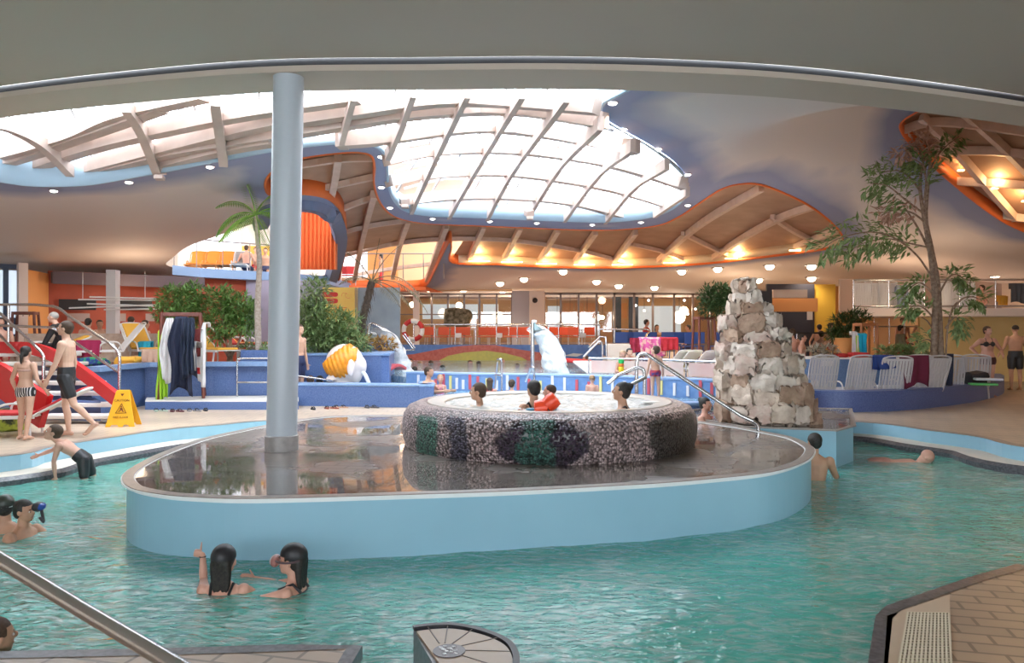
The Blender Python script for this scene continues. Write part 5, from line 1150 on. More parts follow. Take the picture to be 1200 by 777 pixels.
# ---------------------------------------------------------------- lounger kit (local coords, head end at +y)
def slat_panel(mb, w, h, n, M, t=.02):   # slatted plastic back with a rounded outer frame
    sw_ = w/n*.80
    for i in range(n):
        x = -w/2+(i+.5)*w/n; mb.box((x, 0, h*.5), (sw_, t, h*.86), M=M)
    for z in (.04, h*.5, h-.04): mb.box((0, 0, z), (w, t*.9, .05 if z != h*.5 else .025), M=M)
def lounger(name, label, loc, rz, frame_m, pad_m=None, back=1.0, group=None, towel=None):
    t = thing(name, label, 'lounger', loc, rz, group)
    M = Matrix.Translation((0,.45,.33)) @ Matrix.Rotation(-(PI/2-back), 4, 'X')
    mb = MB(); slat_panel(mb, .56, .78, 9, M); mb.build('backrest', frame_m, t, local=True, bevel=.004)
    mb = MB(); mb.tube([M @ V(p) for p in smooth([(-.30,0,-.02),(-.30,0,.66),(-.24,0,.79),(0,0,.82),(.24,0,.79),(.30,0,.66),(.30,0,-.02)], 4)], .018, 8); mb.build('back_frame', frame_m, t, local=True, smooth=True)
    mb = MB()
    for i in range(11): mb.box((0, -.75+i*.12, .32), (.56, .085, .02))
    mb.box((-.29,-.16,.31), (.04,1.25,.05)); mb.box((.29,-.16,.31), (.04,1.25,.05)); mb.build('seat', frame_m, t, local=True, bevel=.004)
    for sx in (-1, 1):
        mb = MB(); mb.tube(smooth([(sx*.31,-.05,.30),(sx*.33,-.02,.46),(sx*.33,.12,.52),(sx*.33,.34,.50),(sx*.31,.42,.32)], 4), .018, 8); mb.build('armrest', frame_m, t, local=True, smooth=True)
        for y in (-.65, .38): mb = MB(); mb.tube([(sx*.28,y,.31),(sx*.30,y+.03,0)], .02, 8); mb.build('leg', frame_m, t, local=True, smooth=True)
    if pad_m:
        mb = MB(); mb.box((0,-.16,.36), (.50,1.2,.05)); mb.box((0,-.03,.40), (.50,.05,.74), M=M); mb.build('cushion', pad_m, t, local=True, bevel=.02)
    return t
M_gp = mat('grey_plastic', (.60,.57,.57), .4); M_wp = mat('white_plastic', (.76,.74,.72), .35)
def drape(label, cat, top, w, h1, h2, m, yaw=0, folds=4, seed=0, name='towel', rag=.12, group=None, t=.012, depth=.07, hook=False):
    """cloth hung over an edge: falls h1 in front and h2 behind the edge point `top`"""
    mb = MB(); nu, nv = 16, 14; L = h1+h2
    for i in range(nv+1):
        s = L*i/nv
        for j in range(nu+1):
            u = j/nu-.5
            if s < h1: y, z = -depth/2-.02*math.sin(3*s), -(h1-s)
            else: y, z = depth/2, -(s-h1)
            dd = abs(z); amp = min(1, dd*3)
            x = u*w*(1-.18*min(1,dd)*(1 if rag else 0)); x += .03*amp*noise.noise(V((u*4,seed,z*3)))
            if hook: x *= .38+.62*min(1, (dd/(.38*L))**.7); x += .05*u*math.sin(dd*5+seed); amp *= 1.7
            y += (-1 if s < h1 else 1)*amp*.03*(1+math.sin(u*folds*2*PI+seed+dd*1.5)); z -= rag*amp*(.5+.5*math.sin(u*5+seed*2))*dd
            mb.v.append(V((x, y, z)))
    for i in range(nv):
        for j in range(nu): k = i*(nu+1)+j; mb.f.append((k, k+1, k+nu+2, k+nu+1))
    o = mb.build(name, m, smooth=True, fixn=False); o.location = top; o.rotation_euler = (0,0,yaw); sd = o.modifiers.new('t', 'SOLIDIFY'); sd.thickness = t
    return tag(o, label, cat, group)
KZ = .42
Lr = [(950,.0,M_gp,1.25,'grey slatted lounger back next to the rock tower',17.0),(992,.05,M_gp,1.25,'grey slatted lounger back right of the two white notices',17.0),(1035,-.12,M_gp,1.2,'grey slatted lounger with a blue towel over its top',16.8),
      (1056,0,M_wp,1.2,'white lounger back half hidden behind the maroon jacket',17.8),(1071,.15,M_gp,1.2,'grey lounger with a maroon jacket hung over it',17.2),(1104,-.35,M_gp,1.15,'grey lounger turned sideways under a dark jacket',18.2),(1137,-.45,M_gp,1.1,'grey lounger at the right end of the kerb, turned sideways',19.0)]
for px, rz, m, bk, lb_, D in Lr: lounger('sun_lounger', lb_, V((W(px,0,D).x, D-.1, .02)), PI+rz if False else rz+PI, m, None, bk, 'loungers on the curved kerb')
c_blue = mat('royal_towel', (.02,.05,.22), .8); c_mar = mat('maroon_fleece', (.13,.012,.035), .9); c_nav = mat('navy_jacket', (.012,.018,.045), .8)
drape('royal blue towel over the top of a grey lounger', 'towel', W(1036,415.5,16.1), .46, .28, .3, c_blue, .05, 2, 1)
drape('maroon fleece jacket hung over a grey lounger', 'jacket', W(1071,415,16.2), .60, .60, .3, c_mar, .1, 2, 2, name='jacket', rag=.25)
drape('black jacket hung over a lounger turned sideways', 'jacket', W(1107,414,17.3), .36, .70, .4, c_nav, -.5, 2, 3, name='jacket', rag=.3)
for px, lb_ in ((967,'left white notice taped on the blue wall'),(974,'right white notice taped on the blue wall')):
    mb = MB(); mb.box(W(px,426,18.5), (.13,.01,.13)); tag(mb.build('notice', M_white), lb_, 'notice')
# things on the blue wall and kerb
for px, py, w, h, m, lb_ in [(985,415,.30,.10,red,'small red towel on the blue wall right of the plant'),(1006,414,.42,.12,red,'long red folded towel on the blue wall below the coat rack'),(1031,413,.42,.06,mat('dark_red_tray',(.35,.03,.03),.5),'flat dark red towel on the blue wall behind the blue towel'),
                         (963,414,.2,.08,M_white,'white box on the blue wall by the rock tower'),(1094,416,.22,.12,red,'red ball bag left of the palm trunk on the wall')]:
    o = rock_mesh(w, .3, h, int(px), .35); c = W(px, py+4, 18.8); c.z = 1.0+h/2; o.v = [c+p for p in o.v]; single(o, 'folded_towel', m, lb_, 'towel', smooth=True)
for px, py, m, lb_ in [(1152,452,mat('green_noodle',(.10,.45,.12),.5),'green foam board lying on the end of the kerb'),(1158,447,mat('pale_board',(.65,.70,.80),.4),'pale blue swim board lying on the end of the kerb')]:
    mb = MB(); c = W(px, py, 17.2); c.z = KZ+(.03 if 'green' in lb_ else .14); mb.box(c, (.55,.25,.05), -.3); tag(mb.build('swim_board', m, bevel=.02), lb_, 'swim board')
o = rock_mesh(.42,.35,.3,77,.5); c = V((W(1144,0,17.6).x,17.6,KZ+.14)); o.v = [c+p for p in o.v]; single(o, 'bag', mat('black_bag',(.02,.02,.025),.6), 'black bag lying at the right end of the kerb', 'bag', smooth=True)
# left lounge: loungers with towels
yel = mat('yellow_cushion', (.80,.42,.05), .7); LZ = .87
LL = [(116,17.7,-.9,'white lounger with a bare back left of the teal towel',None,.9),(176,18.35,.9,'white lounger with yellow cushion left of the coat rack',yel,.9),(250,18.2,.8,'white lounger with yellow cushion right of the coat rack',yel,.5),(35,17.2,-.9,'white lounger with yellow cushion at the top of the stairs',yel,.4)]
for px, D, rz, lb_, pd, bk in LL: lounger('sun_lounger', lb_, V((W(px,0,D).x, D, LZ)), rz, M_wp, pd, bk, 'loungers on the left terrace')
for px, py, D, w, h, m, yw, lb_ in [(104,398,17.4,.5,.42,mat('raspberry_towel',(.35,.02,.08),.9),.2,'raspberry towel on a lounger behind the stair rail'),(171,399,18.2,.42,.5,mat('teal_towel',(.02,.35,.50),.9),-.4,'teal towel over a lounger left of the coat rack'),
      (176,409,17.6,.35,.30,mat('peach_towel',(.62,.42,.32),.9),.6,'peach towel over a lounger below the teal towel'),(58,402,16.9,.4,.3,blk,.2,'black towel at the foot of the robed man')]:
    drape(lb_, 'towel', W(px,py,D), w, h, .3, m, yw, 3, int(px))
for px, py, D, s, m, lb_ in [(107,425,16.2,.62,mat('green_cloth',(.03,.30,.10),.9,col2=(.02,.04,.20),scale=8,contrast=(.45,.55)),'heap of green and blue towels behind the stair rail'),(150,423,16.9,.5,yel,'yellow cushion lying on the blue wall left of the coat rack')]:
    o = rock_mesh(s,.4,.18,int(px)+3,.5); c = W(px,py,D); c.z = LP+.09; o.v = [c+p for p in o.v]; single(o, 'towel_heap', m, lb_, 'towel', smooth=True)
for i, (px, m, lb_) in enumerate([(288,red,'red towel on the lounger nearest the shrub'),(297,yel,'yellow cushioned deck lounger left of the palm trunk'),(306,mat('orange_cushion',(.80,.25,.03),.7),'orange cushioned deck lounger right of the palm trunk'),(315,M_wp,'plain white deck lounger beside the column')]):
    lounger('sun_lounger', lb_, V((W(292,0,20+.7*i).x, 20+.7*i, .95)), 1.5, M_wp, m if i < 3 else None, .8, 'loungers behind the blue planter')
# red lounger and bags at far left
lounger('sun_lounger', 'red cushioned lounger on the deck at the foot of the stairs', V((W(8,0,12.0).x,12.0,0)), -1.3, M_wp, red, .5)
o = rock_mesh(.6,.4,.35,91,.5); c = V((W(6,0,12.6).x,12.6,.18)); o.v = [c+p for p in o.v]; single(o, 'bag', mat('dark_towel_pile',(.05,.06,.03),.9,col2=(.35,.40,.05),scale=6,contrast=(.5,.6)), 'dark pile of towels with a yellow green edge at the left edge', 'bag', smooth=True)

# ---------------------------------------------------------------- coat racks
def coat_rack(label, loc, rz, h=1.85, w=.75, d=.55, m=None, ztop=None):
    m = m or mat('mahogany', (.14,.035,.025), .4, col2=(.20,.06,.04), scale=6); t = thing('coat_rack', label, 'coat rack', loc, rz)
    for sx in (-1,1):
        for sy in (-1,1): mb = MB(); mb.tube([(sx*w*.60, sy*d*.62, 0), (sx*w*.5, sy*d*.45, h)], .035, 12); mb.build('post', m, t, local=True, smooth=True)
    for sy in (-1,1): mb = MB(); mb.box((0, sy*d*.45, h-.04), (w, .05, .08)); mb.build('crossbar', m, t, local=True, bevel=.008)
    for sx in (-1,1): mb = MB(); mb.box((sx*w*.5, 0, h-.04), (.05, d*.9, .08)); mb.build('crossbar', m, t, local=True, bevel=.008)
    for sx in (-.6,0,.6): mb = MB(); mb.tube([(sx*w*.5, -d*.45, h-.1), (sx*w*.5, -d*.55, h-.12), (sx*w*.5, -d*.58, h-.08)], .008, 6); mb.build('hook', M_steel, t, local=True)
    return t
rk = V((W(213,0,16.7).x, 16.7, .19)); coat_rack('mahogany coat rack hung with bathrobes on the plinth', rk, .35)
grey_c = mat('grey_towel', (.30,.28,.28), .9); wht = mat('white_robe', (.74,.72,.72), .9); lime = mat('lime_towel', (.42,.68,.05), .9)
for px, py, D, w, h, m, lb_, rg in [(190,385,16.35,.22,1.45,lime,'lime green towel at the left of the coat rack',.1),(199,370,16.2,.34,1.28,wht,'white bathrobe hanging at the left of the coat rack',.1),(213,369,16.0,.52,1.50,c_nav,'long black bathrobe in the middle of the coat rack',.12),
       (222,370,15.95,.3,1.2,mat('ink_robe',(.02,.03,.06),.9),'second dark robe overlapping the long black bathrobe',.1),(230,399,16.0,.22,.62,grey_c,'grey towel hanging inside the coat rack',.05),(234,385,16.6,.26,.6,mat('wine_cloth',(.14,.02,.02),.9),'wine red garment behind the grey towel on the coat rack',.1),
       (229,430,16.1,.16,.16,red,'red edge of a towel below the grey towel',.02),(242,375,16.6,.2,1.3,wht,'white towel at the right post of the coat rack',.1)]:
    drape(lb_, 'robe' if 'robe' in lb_ else 'towel', W(px,py,D), w, h, .15, m, .3 if px < 225 else -.6, 3, int(px), name='bathrobe' if 'robe' in lb_ else 'towel', rag=rg*.7, depth=.10, hook=h > .8)
coat_rack('tall reddish wooden rack among the blue chairs left of the tree', V((W(825,0,22).x,22,.7)), .2, 1.35, .45, .4)
coat_rack('wooden coat rack below the right balcony with a turquoise towel', V((W(1014,0,20.2).x,20.2,.0)), .1, 1.85, .42, .4, mat('amber_wood', (.38,.14,.05), .5))
for px, py, w, h, m, lb_ in [(1000,388,.16,.55,wht,'white towel on the rack below the balcony'),(1003,392,.10,.5,lime,'thin green towel beside the turquoise towel'),(1010,390,.22,.55,mat('turq_towel',(.01,.38,.58),.9),'turquoise towel on the rack below the balcony')]:
    drape(lb_, 'towel', W(px,py,19.2), w, h, .1, m, .1, 2, int(px))
# flip flops
def sandals(px, py, lb_, m, n=2, D=None):
    for k in range(n):
        c = G(px+k*9, py, 0); t = thing('flip_flop', lb_+(', left one' if k == 0 else ', right one'), 'flip flop', c, .5+.5*k)
        mb = MB(); mb.prism([(.045*math.cos(a)*(1+.15*math.sin(a)), .13*math.sin(a)) for a in [2*PI*i/16 for i in range(16)]], 0, .025); mb.build('sole', m, t, local=True)
        mb = MB(); mb.tube(smooth([(-.04,-.02,.02),(-.02,.03,.055),(0,.07,.03),(.02,.03,.055),(.04,-.02,.02)], 3), .009, 6); mb.build('strap', blk, t, local=True)
sandals(183,482,'pale green flip flop below the plinth', mat('pale_green_sole',(.45,.55,.45),.6)); sandals(202,482.5,'black and red flip flop below the plinth', mat('blackred_sole',(.10,.02,.03),.6)); sandals(222,482,'grey flip flop below the plinth', grey_c); sandals(241,481.5,'dark flip flop at the right below the plinth', blk, 1)
sandals(367,480,'dark flip flop beside the column', blk, 1); sandals(383,479,'red brown sandal in front of the low blue wall', mat('redbrown_sole',(.3,.08,.05),.6)); sandals(394,478,'white and brown sandal in front of the low blue wall', mat('tan_sole',(.5,.3,.2),.6)); sandals(430,478,'dark grey sandal near the whirlpool', mat('dgrey_sole',(.10,.09,.10),.6))

# ---------------------------------------------------------------- near deck corner block and grate
TB = -.05
arc_pts = [G(x, y, TB) for x, y in [(484.5,736),(505,733.5),(530,733),(555,737),(578,744),(595,753),(603,764),(605,776),(600,800),(560,850)]]
arcs = smooth(arc_pts, 5); blkp = arcs+[G(535,850,TB), G(522,800,TB)]
cb_ = thing('corner_step', 'low quarter round tiled block at the bottom edge of the pool', 'step', V((arcs[0].x, arcs[0].y, -.6)))
mb = MB(); mb.prism([(p.x, p.y) for p in blkp], -1.2, TB-.012); mb.build('base', M_dark, cb_)
inn = [p.lerp(G(540,800,TB), .075) for p in arcs]+[G(548,845,TB), G(531,800,TB)]
mb = MB(); mb.prism([(p.x, p.y) for p in inn], TB-.011, TB+.002); mb.build('tile_top', mat('sand_tile', (.36,.25,.15), .4, col2=(.30,.21,.13), scale=3), cb_)
mb = MB(); A_ = [(p.x, p.y, TB) for p in arcs]; 
mb.band(A_, .035, .02); mb.build('rim', mat('graphite_rim', (.02,.02,.025), .5), cb_)
hub = G(520,762,TB)
for k in (4, 9, 15, 22, 30, 38):
    p = arcs[k]; mb = MB(); mb.band([V((hub.x, hub.y, TB+.003)).lerp(V((p.x, p.y, TB+.003)), .25), V((hub.x, hub.y, TB+.003)).lerp(V((p.x, p.y, TB+.003)), .95)], .006, .003); mb.build('joint', mat('joint_grey', (.13,.10,.08), .6), cb_)
mb = MB(); mb.lathe([(.085,0),(.085,.006),(.0,.006)], V((hub.x+.03, hub.y-.02, TB+.001)), 24); mb.build('mosaic_disc', mat('disc_grey', (.08,.065,.07), .4), cb_)
rr = random.Random(3); mb = MB()
for k in range(16): mb.box((hub.x+.03+rr.uniform(-.05,.05), hub.y-.02+rr.uniform(-.05,.05), TB+.009), (.018,.010,.006), rr.uniform(-.5,.5))
mb.build('mosaic_chip', mat('chip_white', (.6,.6,.62), .4), cb_)
gp = [G(x, y, NZ) for x, y in [(1064,720),(1112,721),(1115,790),(1052,790)]]
gr = thing('drain_grate', 'cream perforated drain grate set into the lower right pool edge', 'drain grate', gp[0])
mb = MB(); mb.prism([(p.x, p.y) for p in gp], NZ-.01, NZ+.006); mb.build('tray', mat('grate_gap', (.16,.12,.09), .6), gr)
Mg = mat('cream_plastic', (.66,.58,.44), .5)
for i in range(13):
    t = i/12; a = gp[0].lerp(gp[1], t); b = gp[3].lerp(gp[2], t); mb = MB(); mb.band([a+V((0,0,.012)), b+V((0,0,.012))], .011, .012); mb.build('slat', Mg, gr)
mb = MB()
for i in range(22):
    t = i/21; mb.band([gp[0].lerp(gp[3], t)+V((0,0,.011)), gp[1].lerp(gp[2], t)+V((0,0,.011))], .008, .01)
mb.build('cross_slat', Mg, gr)
mb = MB(); mb.prism([(p.x, p.y) for p in [G(1040,722,NZ), G(1113,697,NZ), G(1116,800,NZ), G(1034,800,NZ)]], NZ, NZ+.004); struct(mb.build('trim_20', mat('sand_border', (.55,.42,.30), .45)))
# armbands
for (px, py, D, lb_) in [(634,478,8.75,'left orange armband on the small child in the whirlpool'),(646,471,8.75,'right orange armband on the small child in the whirlpool')]:
    mb = MB(); c = W(px, py, D); R_ = Matrix.Rotation(.9 if px > 640 else 1.5, 3, 'Y'); pr_ = [(.045,-.08),(.085,-.07),(.098,0),(.085,.07),(.045,.08),(.04,0),(.045,-.08)]
    mb.lathe(pr_, (0,0,0), 20, cap=False); mb.v = [c+R_ @ p for p in mb.v]; single(mb, 'armband', mat('orange_vinyl', (.85,.07,.02), .3), lb_, 'armband', smooth=True)
# bottle toy
bt = thing('drinking_bottle', 'yellow, red and green bottle hugged by the girl at the pool wall', 'bottle', W(728,440,17.45)); bc = W(728,440,17.45)
for z0, z1, c in [(0,.08,(.7,.03,.02)),(.08,.2,(.85,.6,.02)),(.2,.27,(.8,.2,.02)),(.27,.36,(.02,.5,.1))]: mb = MB(); mb.lathe([(.055,z0),(.065,z0+.02),(.065,z1-.02),(.055,z1)], bc, 14); mb.build('bottle_section', mat('bottle%d' % int(z0*100), c, .4), bt, smooth=True)
# diving mask of the girl, watch, snorkel
def tube_item(name, lb_, cat, pts, r, m): mb = MB(); mb.tube(pts, r, 8); return single(mb, name, m, lb_, cat, smooth=True)
h2 = g2['head']; hs2 = g2['hs']
mk = thing('diving_mask', 'clear diving mask with a reddish skirt on the face of the right capped bather', 'mask', h2+V((-.12,0,-.02)))
mb = MB(); mb.ell(h2+V((-.115,-.02,.0)), (.035,.075,.045), 14, 10); mb.build('skirt', mat('mask_skirt', (.35,.16,.14), .3), mk, smooth=True)
mb = MB(); mb.ell(h2+V((-.135,-.02,.0)), (.022,.062,.035), 14, 10); mb.build('lens', mat('mask_lens', (.45,.5,.52), .1), mk, smooth=True)
mb = MB(); mb.tube([h2+V((.105*math.cos(t)-.01, .118*math.sin(t)-.01, .012)) for t in [2*PI*i/28 for i in range(28)]], .008, 6, closed=True); mb.build('strap', mat('mask_strap', (.10,.06,.07), .4), mk)
h4 = g4['head']; mk = thing('snorkel_mask', 'black snorkel mask with a blue lens on the bather at the left edge', 'mask', h4+V((.12,0,0)))
mb = MB(); mb.ell(h4+V((.135,-.01,.045)), (.05,.075,.045), 14, 10); mb.build('frame', blk, mk, smooth=True)
mb = MB(); mb.ell(h4+V((.165,-.01,.045)), (.03,.06,.035), 14, 10); mb.build('lens', mat('blue_lens', (.03,.08,.35), .08), mk, smooth=True)
mb = MB(); mb.tube(smooth([h4+V((.13,.02,-.06)), h4+V((.16,.03,-.11)), h4+V((.14,.05,-.07)), h4+V((.12,.06,.0))], 4), .014, 8); mb.build('snorkel_tube', blk, mk, smooth=True)

wv_ = g1['wrists'][0]; mb = MB(); mb.tube([wv_+V((.021*math.cos(t), .021*math.sin(t), -.015)) for t in [2*PI*i/16 for i in range(16)]], .006, 6, closed=True); single(mb, 'wristband', blk, 'dark band on the raised wrist of the thumbs up bather', 'wristband')
wv_ = g2['wrists'][0]; wt = thing('wrist_watch', 'white wrist watch on the outstretched arm of the masked bather', 'watch', wv_)
mb = MB(); mb.tube([wv_+V((0, .019*math.cos(t), .019*math.sin(t))) for t in [2*PI*i/16 for i in range(16)]], .006, 6, closed=True); mb.build('band', M_white, wt)
mb = MB(); mb.lathe([(.016,0),(.017,.008)], wv_+V((0,-.004,.018)), 16); mb.build('dial', M_white, wt)
# ---------------------------------------------------------------- plants
def leafmat(n, c, c2): return mat(n, c, .5, col2=c2, scale=9, contrast=(.35,.65))
G1 = leafmat('leaf_green', (.07,.17,.035), (.20,.34,.09)); G2 = leafmat('leaf_olive', (.10,.18,.05), (.28,.38,.15)); G3 = leafmat('leaf_bright', (.10,.26,.03), (.28,.42,.08)); G4 = leafmat('leaf_dark', (.02,.06,.02), (.06,.12,.035)); G5 = leafmat('leaf_pink', (.42,.22,.16), (.62,.42,.32)); G6 = leafmat('leaf_dry', (.10,.08,.04), (.20,.17,.09))
M_bark = mat('bark', (.20,.13,.09), .8, col2=(.36,.27,.20), scale=14, bump=.5); M_pbark = mat('pale_trunk', (.50,.42,.36), .8, col2=(.36,.29,.24), scale=22, bump=.5); M_dbark = mat('dark_trunk', (.05,.035,.025), .9, col2=(.10,.07,.05), scale=20, bump=.8)
def leaf(mb, p, d, n, L, w):             # a folded pointed leaf
    d = d.normalized(); s = d.cross(n)
    if s.length < .05: s = d.cross(V((1,.2,.1)))
    s.normalize(); n = s.cross(d)
    a, m_, e = p, p+d*L*.45-n*.04*L, p+d*L-n*.18*L
    k = len(mb.v); mb.v += [a, m_+s*w/2+n*w*.15, e, m_-s*w/2+n*w*.15, m_]; mb.f += [(k,k+1,k+4),(k+1,k+2,k+4),(k+2,k+3,k+4),(k+3,k,k+4)]
def bush(name, label, base, blobs, nleaf, L, w, m, stems, bark, seed=1, cat='shrub', group=None):
    """blobs: (centre, radii); stems run from base into the blobs"""
    r = random.Random(seed); t = thing(name, label, cat, base, 0, group); mb = MB()
    vol = [b[1][0]*b[1][1]*b[1][2] for b in blobs]
    for i in range(nleaf):
        b = r.choices(blobs, vol)[0]; u = V((r.gauss(0,1), r.gauss(0,1), r.gauss(0,1))).normalized(); rad = r.random()**.45
        p = b[0]+V((u.x*b[1][0], u.y*b[1][1], u.z*b[1][2]))*rad
        d = (u+V((0,0,.25))+V((r.gauss(0,.5), r.gauss(0,.5), r.gauss(0,.4))))
        for q in range(3):
            dd = d+V((r.gauss(0,.7), r.gauss(0,.7), r.gauss(0,.5))); leaf(mb, p, dd, V((r.gauss(0,.3),r.gauss(0,.3),1)), L*r.uniform(.7,1.3), w)
    mb.build('foliage', m, t, fixn=False)
    for k, b in enumerate(blobs[:stems] if stems <= len(blobs) else blobs):
        e = b[0]; mid = base.lerp(e, .5)+V((r.uniform(-.08,.08), 0, r.uniform(-.05,.05))); mb = MB(); mb.tube(smooth([base+V((r.uniform(-.1,.1), 0, 0)), mid, e], 4), [.035*(1-.07*i) for i in range(9)], 7); mb.build('stem', bark, t, smooth=True)
    return t
def frond(mb, p0, d, L, droop, lw, ll, n=22, up=V((0,0,1)), stalk=None, curl=1.0, start=.15):
    d = d.normalized(); pts = []; p = p0.copy(); dd = d.copy()
    for i in range(n+1):
        pts.append(p.copy()); p = p+dd*(L/n); dd = (dd+V((0,0,-droop/n))).normalized()
    for i in range(int(n*start), n):
        t = i/n; tt = (pts[i+1]-pts[i]).normalized(); s = tt.cross(up)
        if s.length < .1: s = tt.cross(V((0,1,0)))
        s.normalize(); l = ll*math.sin(PI*min(1, .12+.88*t)**.8)*1.0+.03
        for sg in (-1, 1): leaf(mb, pts[i], s*sg+tt*.55*curl-V((0,0,.28)), up, l, lw)
    if stalk is not None: stalk.tube(pts, [.016*(1-.8*i/n)+.003 for i in range(n+1)], 5)
    return pts
Q = lambda px, py, D: W(px, py, D)
# two rounded shrubs behind the coat rack
bush('shrub', 'rounded green shrub behind the coat rack, left of the pair', Q(212,425,18), [(Q(205,352,18),V((.42,.4,.38))),(Q(228,347,18.1),V((.40,.4,.30))),(Q(192,368,17.9),V((.25,.3,.25))),(Q(238,362,18),V((.3,.3,.3))),(Q(215,372,18),V((.5,.4,.3)))], 1000, .15, .04, G1, 3, M_bark, 3, group=None)
bush('shrub', 'taller green shrub with several bare stems right of the coat rack', Q(271,423,18.1), [(Q(258,350,18),V((.36,.4,.32))),(Q(277,360,18),V((.45,.4,.35))),(Q(262,378,18),V((.42,.4,.35))),(Q(285,378,18.1),V((.35,.35,.35))),(Q(255,392,18),V((.25,.3,.2))),(Q(292,368,18),V((.22,.3,.3)))], 1100, .15, .04, G1, 5, M_bark, 5)
bush('shrub', 'large dense green shrub beside the column', Q(378,423,19), [(Q(370,345,19),V((.38,.4,.45))),(Q(362,370,19),V((.5,.5,.5))),(Q(385,385,19),V((.65,.5,.55))),(Q(400,395,19),V((.55,.5,.4))),(Q(368,400,19),V((.55,.5,.5))),(Q(412,378,19.1),V((.3,.3,.25))),(Q(420,400,19.2),V((.35,.3,.25)))], 2300, .17, .035, G2, 3, M_bark, 8)
bush('shrub', 'small yellowish plants at the foot of the dry palm', Q(420,413,20), [(Q(408,400,20),V((.4,.3,.22))),(Q(425,403,20.1),V((.35,.3,.2))),(Q(452,405,20.6),V((.35,.3,.22)))], 330, .14, .05, leafmat('leaf_yellowish', (.32,.14,.03),(.50,.32,.08)), 2, M_bark, 11)
bush('shrub', 'low green plants at the palm trunk in the blue block', Q(303,412,18.1), [(Q(290,408,18.1),V((.22,.2,.10))),(Q(310,407,18.1),V((.24,.2,.12)))], 110, .12, .04, G2, 1, M_bark, 12)
bush('small_tree', 'small round-crowned tree standing left of the rock tower', Q(843,395,21.5), [(Q(835,348,21.5),V((.42,.4,.38))),(Q(850,344,21.5),V((.32,.4,.28))),(Q(828,360,21.5),V((.25,.3,.25))),(Q(848,362,21.5),V((.32,.3,.35)))], 900, .12, .04, G4, 2, M_bark, 14, cat='tree')
bush('shrub', 'dark green bushy plant in a yellow pot at the balcony post', Q(992,412,21.5), [(Q(990,382,21.5),V((.38,.35,.32))),(Q(1003,376,21.5),V((.34,.3,.30))),(Q(980,392,21.5),V((.25,.3,.2)))], 520, .20, .035, G4, 2, M_bark, 16)
o = MB(); o.lathe([(.24,0),(.30,.5),(.31,.52)], W(990,418,21.3), 20); single(o, 'plant_pot', M_ow, 'yellow orange square pot under the dark bushy plant', 'pot', smooth=True)
for px, lb_, s in [(965,'mixed flowering plant on the blue wall right of the rock tower',1),(1045,'pale leafy plants on the blue wall behind the maroon jacket',2),(1072,'small green plant on the blue wall near the palm trunk',3)]:
    bush('planter_plant', lb_, Q(px,420,18.8), [(Q(px-8,412,18.8),V((.26,.2,.12))),(Q(px+8,411,18.8),V((.28,.2,.14)))], 130, .13, .045, G2 if s != 1 else leafmat('leaf_mixed', (.28,.22,.14),(.45,.42,.35)), 1, M_bark, 20+s, cat='plant')
# palm with a pale trunk
b = Q(303,412,18.0); t = thing('palm_tree', 'slender palm with a pale ringed trunk left of the column', 'palm tree', b)
mb = MB(); tp = smooth([b, Q(302,360,17.8), Q(304,310,17.5), Q(302,280,17.2), Q(300,252,17.0)], 6); mb.tube(tp, [.075-.035*i/len(tp)+.006*(i % 2) for i in range(len(tp))], 12); mb.build('trunk', M_pbark, t, smooth=True)
sk = MB(); fr_ = MB(); top_ = tp[-1]
for dx, dz, L, dr, dy in [(-1,.45,1.15,2.0,-.1),(-.75,1.0,1.1,1.6,.1),(-.15,1,.95,.9,-.2),(.3,1,.9,1.2,.3),(.7,.25,1.2,1.9,-.2),(-.5,-.1,1.1,1.2,-.5),(.25,-.2,1.5,.7,-.6),(-.35,-.3,1.3,.5,-.7),(.8,.7,1.0,1.6,.2),(.1,-.4,1.2,.4,.6)]:
    fr_ = MB(); frond(fr_, top_, V((dx, dy, dz)), L, dr*1.15, .032, .27, 26, stalk=sk); fr_.build('frond', G3, t, fixn=False)
sk.build('stalk', G3, t, smooth=True)
# dry palm
b = Q(424,415,20.8); t = thing('dry_palm', 'dark shaggy palm with thin drooping fronds by the left waterfall', 'palm tree', b)
mb = MB(); tp = smooth([b, Q(424,385,20.8), Q(430,355,20.8), Q(436,330,20.8)], 6); mb.tube(tp, [.085+.015*(i % 2) for i in range(len(tp))], 10); mb.build('trunk', M_dbark, t, smooth=True)
hang = MB(); r = random.Random(4)
for i in range(260): p = tp[r.randrange(len(tp))]; a = r.random()*2*PI; leaf(hang, p+V((.08*math.cos(a),.08*math.sin(a),.1)), V((math.cos(a)*.5, math.sin(a)*.5, -1)), V((0,0,1)), r.uniform(.12,.36), .022)
hang.build('dead_leaves', M_dbark, t, fixn=False)
sk = MB(); fr_ = MB(); top_ = tp[-1]
for dx, dz, L, dr, dy in [(-1,.7,1.0,1.6,0),(-.6,1.1,1.1,.8,.1),(.2,1.3,1.2,.3,0),(.5,1.1,1.3,1.0,-.1),(1,.6,1.6,1.9,-.2),(1,.25,1.9,1.8,.2),(.5,-.1,1.5,.9,-.5),(.9,.0,1.5,1.4,-.3)]:
    fr_ = MB(); frond(fr_, top_, V((dx, dy, dz)), L, dr, .022, .28, 20, stalk=sk, start=.35); fr_.build('frond', G6, t, fixn=False)
sk.build('stalk', G6, t, smooth=True)
